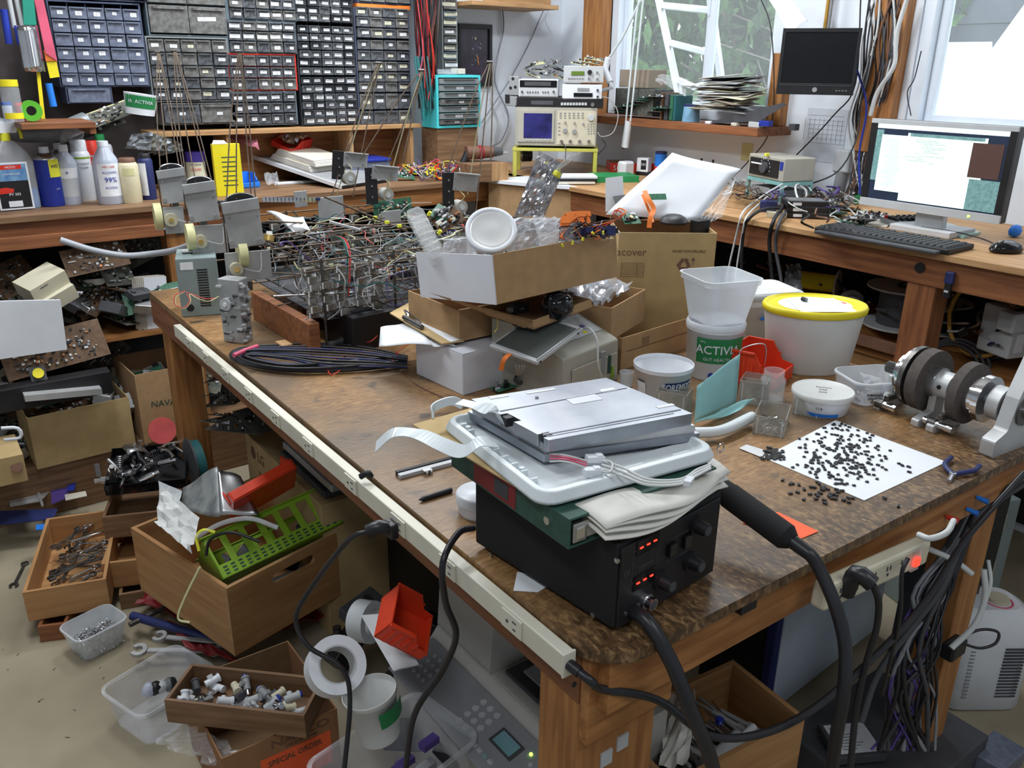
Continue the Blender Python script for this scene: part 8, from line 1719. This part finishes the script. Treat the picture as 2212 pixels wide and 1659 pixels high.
slotted(m:=MB(),gw,0,gh,7,0,'lime');m.build('front_wall',t);slotted(m:=MB(),gw,0,gh,7,.13,'lime');m.build('back_wall',t)
MB().bx(0,.003,0,.13,0,gh,'lime').build('end_wall',t);MB().bx(gw-.003,gw,0,.13,0,gh,'lime').build('end_wall',t);MB().bx(0,gw,0,.13,0,.003,'lime').build('bottom',t);MB().bx(-.006,gw+.006,-.008,.004,gh,gh+.004,'lime').bx(-.006,gw+.006,.126,.138,gh,gh+.004,'lime').build('rim',t,bevel=.001)
m=MB()
for k in range(16):
 for r_ in range(3):m.box((.02+gw*.94*k/16,-.0008,.010+.010*r_),(.011,.002,.004),'dark_green')
o=m.build('small_slots',t)
rb=FM(Matrix.Translation(PD(505,1085,2.20))@T((0,0,0),-.95,-.22,.10));red_bin(rb,.19,.12,.075,'long bright red parts bin lying on top of the green basket')
crumple('plastic_sheet',[PD(335,1130,2.15),PD(410,1190,2.05),PD(432,1120,2.15),PD(350,1050,2.25)],'frosted2','milky plastic bag hanging over the left side of the crate',95,.012,8,8,.001)
crumple('plastic_sheet',[PD(340,1110,2.25),PD(385,1120,2.22),PD(392,1060,2.28),PD(345,1040,2.3)],'light_grey','stiff pale plastic sheet standing in the left corner of the crate',96,.006,5,5,.001,cat='sheet')
sheet4('steel_sheet',[PD(392,1105,2.28),PD(475,1115,2.22),PD(470,1010,2.28),PD(395,1050,2.34)],'alu_brushed','bent steel sheet standing in the crate left of the red bin',cat='sheet',wav=.006);sheet4('steel_sheet',[PD(475,1115,2.22),PD(560,1110,2.25),PD(520,1030,2.3),PD(470,1010,2.28)],'steel','second darker steel sheet leaning right of the bent one in the crate',cat='sheet',wav=.004)
for k,(q,r_,m_,lb)in enumerate((([(430,1190),(425,1160),(440,1145),(465,1150)],.004,'lemon','lime yellow cord looping at the left end of the green basket'),([(445,1200),(455,1165),(500,1150),(560,1170)],.004,'black','black cord looping behind the green basket'),([(432,1225),(400,1290),(385,1335),(410,1345)],.003,'pale_yellow','thin pale tube hanging down the left side of the crate'),([(425,1160),(480,1130),(540,1120),(600,1140)],.006,'bag','clear tube arching over the crate'))):cable([PD(u,v,2.08 if k!=2 else 1.98)for u,v in q],r_,m_,lb)
for k in range(16):u,v=rr.uniform(410,600),rr.uniform(1110,1190);o=MB().cyl((0,0,0),(0,0,rr.uniform(.03,.10)),rr.uniform(.01,.03),n=12,mat=rr.choice(['dark_grey','black','grey','light_grey','wire_violet'])).build('crate_part');o.matrix_basis=CR.X@T((rr.uniform(.05,cw_-.08),rr.uniform(.05,cdp-.1),rr.uniform(.03,ch_-.05)),rr.uniform(0,1.5),rr.uniform(0,1.5),0);tag(o,'dark round part heaped in the bottom of the wooden crate','part','round parts in the wooden crate')
def pz0(u,v,z=0.):return PZ(u,v,z)
def loosebox(pn,pl,pr_,z,h,m_,label,name='wooden_box',th=.010,dmax=.6):
 n,r_,l_=PZ(*pn,z),PZ(*pr_,z),PZ(*pl,z);f=Fr(n,math.atan2((r_-n).y,(r_-n).x));w_=(r_-n).length;d_=min((l_-n).length,dmax);return wbox(f,w_,d_,h,m_,label,th,name),f,w_,d_
B1,f1,w1_,d1_=loosebox((62,1343),(30,1180),(240,1312),.06,.10,'ply','open wooden drawer full of wrenches on the floor at the left',dmax=.45)
B2,f2,w2_,d2_=loosebox((88,1388),(80,1340),(150,1380),.0,.055,'redfir','shallow brown wooden box under the wrench drawer',dmax=.40)
B3,f3,w3_,d3_=loosebox((228,1272),(215,1150),(405,1250),.06,.09,'ply','wooden drawer between the wrench drawer and the crate',dmax=.42)
B5,f5,w5_,d5_=loosebox((262,1318),(258,1275),(360,1300),.0,.055,'oldwood','dark wooden box end peeping out below the middle drawer',dmax=.3)
B4,f4,w4_,d4_=loosebox((228,1165),(222,1040),(405,1145),.155,.08,'oldwood','dark wooden drawer holding sockets, stacked on the middle drawer',dmax=.36)
f=Fr(f4.X@Vector((.0,.10,.085)),f4.rz);f=FM(f.X@T((0,0,.02),.25,0,0));t=f.thing('black_tray','black plastic tray heaped with shiny metal connectors on the dark drawer','tray');w_=w4_;MB().bx(0,w_,0,.20,0,.003,'black').build('bottom',t)
for a in((0,w_,0,.003),(0,w_,.197,.20),(0,.003,0,.2),(w_-.003,w_,0,.2)):MB().bx(*a,.003,.04,'black_gloss').build('wall',t)
def mtool(X,kind,m_,label,grp,sc=1.):
 m=MB()
 if kind==0:m.cyl((0,0,0),(.05*sc,0,0),.012*sc,n=12,mat=m_).cyl((.05*sc,0,0),(.07*sc,0,0),.008*sc,n=10,mat=m_).cyl((-.004,0,0),(0,0,0),.014*sc,n=12,mat='black')
 elif kind==1:m.tube([(0,0,0),(.02*sc,.004,.004),(.06*sc,0,0)],.006*sc,8,m_).lathe([(.008*sc,-.006),(.014*sc,-.004),(.014*sc,.004),(.008*sc,.006)],12,m_)
 else:
  for k in range(7):m.lathe([(.010*sc,-.002),(.012*sc,0),(.010*sc,.002)],10,m_,T((.007*k*sc,0,0),0,PI/2))
 o=m.build('metal_part');o.matrix_basis=X;return tag(o,label,'metal part',grp)
for k in range(24):mtool(f.X@T((rr.uniform(.02,w_-.05),rr.uniform(.02,.18),rr.uniform(.012,.055)),rr.uniform(-.8,.8),rr.uniform(-1.2,.6),rr.uniform(0,6)),k%3,['chrome','steel','dark_steel','chrome'][k%4],'shiny metal connector heaped in the black tray','connectors in the black tray')
t=thing('metal_cover','folded shiny metal cover lying on top of the connectors in the black tray','metal part');t.matrix_basis=f.X@T((w_*.42,.10,.075),-.3,.5,.3);MB().loft([[(.035*math.cos(a),y,.018*math.sin(a))for a in[PI*k/8 for k in range(9)]]for y in(0,.08)],'steel',cap=False,close=False).build('shell',t,solid=.002)
for k in range(16):mtool(f4.X@T((rr.uniform(.02,w4_-.04),rr.uniform(.02,.10),rr.uniform(.015,.03)),rr.uniform(-.8,.8),rr.uniform(-.5,.5),rr.uniform(0,6)),k%2,['dark_steel','steel','black'][k%3],'small socket lying in the front of the dark drawer','sockets in the dark drawer',.6)
o=MB().box((0,0,0),(.022,.016,.012),'orange_bright').build('orange_part');o.location=f4.X@Vector((w4_*.28,.05,.03));tag(o,'small orange part among the sockets of the dark drawer','part')
def wrench(X,L_,m_,label,grp=None,name='wrench'):
 r_=L_*.045;m=MB().box((L_/2,0,0),(L_*.8,r_*1.7,r_*.8),m_,None,r_*.2)
 m.lathe([(r_*1.1,-r_*.6),(r_*2.0,-r_*.5),(r_*2.0,r_*.5),(r_*1.1,r_*.6),(r_*1.1,-r_*.6)],16,m_,T((L_*.95,0,0)))
 pts=[(r_*2.3*math.cos(a),r_*2.3*math.sin(a))for a in[.7+i*(2*PI-1.4)/10+PI-.0-PI for i in range(11)]];J=[(-x+0.0,y)for x,y in pts]
 J=[(r_*2.3*math.cos(a),r_*2.3*math.sin(a))for a in[PI-.55-(2*PI-1.1)*i/10 for i in range(11)]];I_=[(x*.5,y*.5)for x,y in J[::-1]];m.prism(J+I_,-r_*.6,r_*.6,m_)
 o=m.build(name,None,bevel=.0008);o.matrix_basis=X;return tag(o,label,'wrench',grp)
for k in range(22):wrench(f1.X@T((rr.uniform(.04,w1_*.5),rr.uniform(.05,d1_-.08),.025+.0032*k),rr.uniform(-.2,.2),rr.uniform(-.12,.06),rr.uniform(-.5,1.5)),rr.uniform(.10,.16),['chrome','steel','dark_steel'][k%3],['bright chrome','dull steel','dark'][k%3]+' wrench in the wooden drawer at the left',['bright chrome','dull steel','dark'][k%3]+' wrenches in the left drawer')
wrench(T(PZ(300,1405,.05),.15,.05,-.55),.22,'zinc_plate','large open ended wrench lying on the floor right of the screw tub');wrench(T(PZ(345,1375,.06),.1,0,-.75),.20,'zinc_plate','second large wrench lying behind the open ended one');wrench(T(PZ(30,1265,.004),0,0,1.2),.14,'dark_steel','dark wrench lying on the floor at the left edge');
f=Fr(PZ(212,1396,0)+Vector((0,-.0,0)),.30);t=f.thing('screw_tub','clear square tub half full of bright screws on the floor at the left','tub');rt(.155,.125,.085,.028,'frosted',t,base=.72)
m=MB();
for k in range(950):m.cyl((0,0,0),(0,0,.018),.0019,n=4,mat=rr.choice(['chrome','steel','alu_matt','light_grey']),X=T((rr.uniform(-.050,.050),rr.uniform(-.038,.038),rr.uniform(.006,.050)),rr.uniform(0,3),rr.uniform(0,3),0),sm=False)
o=m.build('screws',t);o['kind']='stuff'
nz=.20;n=PZ(478,1640,nz);R_=PZ(728,1530,nz);L_=PZ(420,1600,nz);f=Fr((n.x,n.y,0),math.atan2((R_-n).y,(R_-n).x));w_=(R_-n).length
t=obox(f,w_,.30,nz,'card_brown','card_in',name='napco_carton',label='open brown carton printed NAPCO with an orange special order sticker at the bottom edge')
text('lettering','NAPCO',.030,'wire_brown',t,FR(w_*.66,-.0008,nz-.024),sx=1.35,bold=.0004);text('lettering','PIPE & FITTINGS',.009,'wire_brown',t,FR(w_*.66,-.0008,nz-.043),sx=1.2)
MB().bx(w_*.30,w_*.92,-.0012,0,nz-.145,nz-.052,'orange_bright').build('sticker',t);text('lettering','SPECIAL ORDER',.021,'wire_brown',t,FR(w_*.60,-.0018,nz-.072),sx=.85,bold=.0003)
bz_=nz+.012;n=PZ(362,1560,bz_);R_=PZ(662,1595,bz_);f=Fr(n,math.atan2((R_-n).y,(R_-n).x));w_=(R_-n).length;hb_=HZ(n,372,1500)-bz_;hb_=.062;print('fitbox',w_,hb_)
wbox(f,w_,.125,hb_,'oldwood','small wooden box full of pipe fittings on the NAPCO carton',.008);FB=f
fit=[('light_grey','pale grey'),('cream','cream'),('dark_grey','dark grey'),('grey','grey'),('white_plastic','white'),('chrome','shiny')]
for k in range(34):
 m_,nm_=fit[k%6];m=MB().cyl((-.016,0,0),(.016,0,0),.0085,n=10,mat=m_).cyl((.014,0,0),(.019,0,0),.0105,n=10,mat=m_).cyl((0,0,0),(0,.016,0),.007,n=10,mat=m_)
 if k%3==0:m.cyl((.019,0,0),(.024,0,0),.008,n=10,mat='can_blue')
 if k%4==1:m.cyl((-.03,0,0),(-.016,0,0),.006,n=8,mat='steel')
 o=m.build('pipe_fitting');o.matrix_basis=f.X@T((rr.uniform(.03,w_-.03),rr.uniform(.025,.10),rr.uniform(.015,.055)),rr.uniform(-1,1),rr.uniform(-.6,.6),rr.uniform(0,6));tag(o,nm_+' pipe fitting in the small wooden box on the NAPCO carton','fitting',nm_+' fittings in the small wooden box')
n=PZ(352,1590,.10);f=Fr((n.x-.02,n.y-.0,0),.35);t=Fr(PZ(372,1570,0),.35).thing('clear_bin','large clear plastic bin on the floor left of the NAPCO carton','bin');otub(.22,.18,.11,.02,.06,'bag',t)
for k in range(5):o=MB().lathe([(.001,0),(.016,.002),(.018,.012),(.012,.03),(.001,.032)],14,['alcohol','black','light_grey','glass','black'][k]).build('bin_item');o.location=PZ(318+12*k,1500-8*k,.06);o.rotation_euler=(.5*k,.4,0);tag(o,['cloudy bulb at the left','black knob','pale cap','clear bulb','second black knob'][k]+' in the clear plastic bin','part')
crumple('plastic_film',[PZ(330,1600,.12),PZ(470,1655,.14),PZ(520,1620,.18),PZ(400,1560,.2)],'bag','crumpled clear film between the clear bin and the NAPCO carton',97,.014,10,8)
for k,(q,lb)in enumerate(((((560,1370),(700,1330),(660,1300),(560,1330)),'dark red cloth on the floor under the right end of the crate'),(((360,1340),(470,1400),(540,1440),(400,1400)),'red cloth on the floor below the left corner of the crate'),(((290,1300),(380,1330),(410,1300),(330,1270)),'red plastic sheet left of the crate bottom'))):crumple('red_cloth',[PZ(u,v,.05)for u,v in q],'dark_red',lb,98+k,.012,8,6,.003,cat='cloth')
for k,(q,r_,m_,lb)in enumerate((([(285,1330),(360,1352),(440,1375),(500,1385)],.013,'navy','dark blue hose lying in front of the crate bottom'),([(280,1350),(320,1330),(380,1300)],.008,'dark_steel','dark bar lying left of the crate bottom'))):cable([PZ(u,v,.06)for u,v in q],r_,m_,lb,'hose','hose')
UB=.625
t=thing('white_sheet_board','white dusty panel leaning in front of the left shelf','panel');q=[PY(u,v,3.18)for u,v in((-40,782),(145,755),(131,648),(-40,652))];MB().loft([q,[p+Vector((0,.012,0))for p in q]],'white_plastic',sm=False).build('board',t,bevel=.002)
rl=random.Random(88)
def junk(n,ur,z,yr,tilt,seed0,grp,label,sizes=(.08,.24),bases=('pcb_dust','pcb_brown','pcb_dark','pcb_dust','pcb_green')):
 for k in range(n):
  x0=rl.uniform(*ur);y=rl.uniform(*yr);pcb('junk_board',rl.uniform(*sizes),rl.uniform(.06,.15),seed0+k,label,base=bases[k%len(bases)],X=T((x0,y,z+rl.uniform(0,.16)),rl.uniform(*tilt),rl.uniform(-.4,.4),rl.uniform(-.7,.7)),group=grp,dense=.45)
junk(46,(-.05,.74),UB+.02,(3.34,3.6),(-.1,1.1),500,'boards heaped on the shelf under the back bench','old circuit board in the heap on the shelf under the back bench')
junk(44,(-.1,.78),.24,(3.38,3.6),(-.1,1.1),540,'boards heaped below the shelf','old circuit board in the heap on the floor below the shelf under the back bench')
cs_=[('light_grey','pale grey'),('dark_grey','dark grey'),('alu_matt','metal'),('black','black'),('beige','beige'),('steel','shiny')]
for k in range(80):
 m_,nm_=cs_[k%6];lo_=k%2;w_,d_,h_=rl.uniform(.06,.16),rl.uniform(.05,.10),rl.uniform(.015,.05);o=MB().box((0,0,0),(w_,d_,h_),m_).box((w_*.3,0,h_*.5),(w_*.2,d_*.6,.004),'dark_grey').cyl((-w_*.3,0,h_*.5),(-w_*.3,0,h_*.5+.006),.010,n=8,mat=m_).build('junk_module',None,bevel=.002)
 o.matrix_basis=T((rl.uniform(-.1,.76),rl.uniform(3.33,3.6),(UB+.08+.12*rl.random())if lo_ else .18+.3*rl.random()),rl.uniform(-.5,.9),rl.uniform(-.7,.7),rl.uniform(-1,1));tag(o,nm_+' module in the junk '+('on the shelf' if lo_ else 'below the shelf')+' under the back bench','module',nm_+(' modules on the shelf' if lo_ else ' modules below the shelf'))
for k,(u,v,w_,h_,m_,lb)in enumerate(((148,600,.22,.10,'pcb_brown','large brown circuit board standing at the back of the left shelf'),(20,825,.34,.14,'pcb_brown','large brown circuit board with a yellow coil below the white panel'))):
 pcb('large_board',w_,h_,590+k,lb,base=m_,X=Matrix.Translation(PY(u,v,3.34-.1*k))@T((0,0,0),1.1,-.10,.05),dense=.5)
o=MB().cyl((0,0,0),(0,0,.02),.018,n=14,mat='yellow').box((0,0,0),(.05,.05,.012),'dark_grey').build('yellow_coil');o.matrix_basis=Matrix.Translation(PY(82,808,3.2))@T((0,0,0),1.1);tag(o,'yellow coil on the large brown board below the white panel','coil')
for k,(u,v,rz)in enumerate(((90,610,.35),(110,640,.3))):o=MB().box((0,0,0),(.14,.10,.055),'beige').box((-.02,-.0505,.015),(.03,.001,.003),'dark_grey').build('old_speaker_box',None,bevel=.005);o.matrix_basis=Matrix.Translation(PY(u,v,3.30))@T((0,0,0),.2,-.35,rz);tag(o,['upper','lower'][k]+' beige plastic box at the left of the shelf junk','box')
tag(MB().bx(-.5,PY(245,840,3.16).x,3.16,3.22,PY(120,872,3.16).z,PY(120,822,3.16).z,'black').build('black_bar',None,bevel=.004),'long black plastic bar lying across the boxes at the left','bar');A=PY(55,868,3.12);B=PY(222,852,3.12);tag(MB().loft([[A,B,B+Vector((0,.05,0)),A+Vector((0,.05,0))],[p+Vector((0,0,.022))for p in(A,B,B+Vector((0,.05,0)),A+Vector((0,.05,0)))]],'alu_matt',sm=False).build('grey_rail'),'grey metal rail lying in front of the long black bar','rail')
cable([PY(130,518,3.3),PY(200,540,3.28),PY(270,552,3.25),PY(330,548,3.2),PY(372,542,3.1),PY(410,530,3.0)],.011,'grey_hose','grey hose sagging below the back bench at the left','hose','hose')
a=PY(75,985,3.24);b=PY(300,985,3.24);zt_=PY(180,880,3.24).z;zb9=PY(180,992,3.24).z;f=Fr((a.x,3.24,zb9),.05);tag(MB().bx(-.35,1.1,3.27,3.50,0,zb9-.002,'oldwood_x').build('dark_crate',None,bevel=.004),'low dark wooden crate on the floor under the brown cartons at the left','crate');obox(f,b.x-a.x,.26,zt_-zb9,'card2','card_in',label='open brown carton of junk on the floor below the long black bar')
f=Fr((b.x+.03,3.25,zb9),.05);zt2=PY(350,800,3.25).z;t=obox(f,.26,.28,zt2-zb9,'card','card_in',label='taller open brown carton with a green print behind the far left table leg')
p=f.at(365,870,y=0);text('lettering','NAVAJAN',.035,'dark_green',t,FR(.12,-.001,p.z,-.1));MB().prism([(0,0),(.03,.0),(.045,.022),(.02,.014)],0,.001,'red',FR(.13,-.0008,p.z-.05)).build('red_print',t)
o=MB().cyl((0,0,0),(0,0,.006),.052,n=28,mat='salmon').build('red_disc');o.matrix_basis=Matrix.Translation(PY(350,930,3.22))@T((0,0,0),1.3);tag(o,'salmon red plastic disc leaning on the carton with green print','disc')
f=Fr(PY(0,1040,2.75),0);tag(MB().bx(-.3,PY(62,1040,3.0).x,3.0,3.2,PY(30,1045,3.0).z,PY(30,985,3.0).z,'card2').build('brown_carton',None,bevel=.001),'closed brown carton with a round hole at the left edge','box');tag(MB().cyl(PY(36,1008,2.999),PY(36,1008,2.996),.018,n=16,mat='wire_brown').build('hole_mark'),'dark round mark on the closed brown carton at the left edge','mark')
A,B=PZ(-20,985,.16),PZ(215,1005,.16);t=thing('metal_channel','long grey metal channel lying behind the wrench drawer','channel');MB().loft([[A,B,B+Vector((0,0,-.05)),A+Vector((0,0,-.05))],[p+Vector((0,.03,0))for p in(A,B,B+Vector((0,0,-.05)),A+Vector((0,0,-.05)))]],'zinc_plate',sm=False).build('web',t,bevel=.002);MB().loft([[A,B,B+Vector((0,.05,0)),A+Vector((0,.05,0))],[p+Vector((0,0,.004))for p in(A,B,B+Vector((0,.05,0)),A+Vector((0,.05,0)))]],'alu_matt',sm=False).build('flange',t)
o=MB().prism([(0,0),(.09,-.03),(.16,.03),(.10,.10),(.02,.08)],0,.003,'alu_matt').cyl((.075,.04,.003),(.075,.04,.006),.012,n=14,mat='dark_steel').build('metal_plate',None,bevel=.001);o.matrix_basis=T(PZ(22,1095,.09),.1,0,.2);tag(o,'pale five sided metal plate with a dark hole behind the wrench drawer','plate')
o=MB().tube([PZ(86,980,.15),PZ(82,1062,.10),PZ(92,1092,.09)],.006,4,'alu_matt',sub=0).build('bracket_arm');tag(o,'bent bright metal arm standing on the five sided plate','bracket');tag(MB().cyl(PZ(105,1050,.10),PZ(150,1032,.12),.009,n=12,mat='chrome').build('chrome_tube'),'short bright chrome tube behind the wrench drawer','tube')
for k,(q,m_,lb)in enumerate((([(0,1105),(125,1100),(115,1122),(0,1135)],'navy','dark blue flat sheet behind the wrench drawer at the left'),([(110,1060),(150,1040),(148,1075),(112,1090)],'wire_violet','violet flat scrap beside the pale metal plate'),([(140,1070),(185,1062),(188,1072),(142,1082)],'oldpaper','white and red striped strip on the floor'),([(146,1038),(166,1038),(160,1060),(146,1062)],'can_blue','small dark blue tag behind the striped strip'),([(78,1135),(130,1130),(125,1142),(78,1146)],'bright_blue','bright blue strip at the back of the wrench drawer'))):flat(q,.003,m_,'flat_scrap',lb,'scrap',z=.09+.004*k)
t=thing('blue_spool','grey reel with blue banded wire standing behind the sockets','spool',PY(415,1000,2.72));MB().cyl((0,0,0),(.03,0,0),.075,n=28,mat='teal').build('winding',t);MB().cyl((-.006,0,0),(0,0,0),.085,n=28,mat='dark_grey').build('flange',t)
f=Fr(PY(-20,930,2.9),0);tag(MB().tube([PY(2,925,2.9),PY(38,925,2.9),PY(44,945,2.9),PY(8,950,2.9)],.006,6,'white_plastic',sub=3).build('white_loop'),'white rounded frame with blue inside at the left edge','frame')
f=Fr((.735,1.90,.22),PI/2+.0);t=Fr((.80,2.62,.0),-PI/2).thing('lg_carton','long brown carton printed LG under the table behind the crate','box');MB().bx(0,.62,0,.25,0,.44,'card2').build('body',t,bevel=.002)
text('lettering','LG',.05,'wire_brown',t,FR(.14,-.001,.39));MB().cyl((.07,-.001,.39),(.07,.001,.39),.022,n=18,mat='wire_brown').build('printed_disc',t);text('lettering','Digital Video Disc Player',.026,'wire_brown',t,FR(.20,-.001,.33),sx=.7)
for k in range(9):pcb('stacked_board',.20,.13,620+k,'circuit board in the leaning stack under the left table edge',base=['pcb_dark','pcb_dust','pcb_dark'][k%3],X=T((.86+.01*k,2.68-.10*(k%4),.46+.024*k),.25-.1*(k%5),.3-.12*(k%4),1.6+.3*(k%3)),group='boards stacked under the table',dense=.25)
for k in range(4):tag(MB().bx(.82+.01*k,1.0,2.02-.03*k,2.35,.445+.03*k,.468+.03*k,['dark_grey','alu_matt','grey','zinc_plate'][k]).build('flat_unit',None,bevel=.004),['lowest','second','third','topmost'][k]+' flat grey unit stacked on the carton printed LG','unit')
t=thing('dark_cabinet','dark painted cabinet under the middle of the table','cabinet',(1.0,1.35,0));MB().bx(0,.38,0,.9,0,.62,'black').build('body',t,bevel=.004)
for k in range(18):q=(rr.uniform(.66,.95),rr.uniform(1.15,1.8),rr.uniform(.05,.3));o=MB().box((0,0,0),(rr.uniform(.05,.14),rr.uniform(.04,.1),rr.uniform(.02,.06)),'black' if k%2 else 'dark_grey').cyl((0,0,0),(0,0,.05),.012,n=8,mat='dark_steel').build('dark_scrap',None,bevel=.003);o.matrix_basis=T(q,rr.uniform(-.6,.6),rr.uniform(-.6,.6),rr.uniform(0,3));tag(o,('black' if k%2 else 'dark grey')+' part in the dark heap under the table behind the red bin','part',('black' if k%2 else 'dark grey')+' parts heaped under the table')
for k in range(9):p=PZ(rr.uniform(5,240),rr.uniform(1390,1650),.0);tag(MB().tube([p+Vector((0,0,.001)),p+Vector((rr.uniform(-.006,.006),.004,.0012)),p+Vector((rr.uniform(-.01,.01),.009,.001))],.0006,4,'black').build('floor_chip'),'tiny dark shaving lying on the concrete floor','shaving','shavings on the floor')
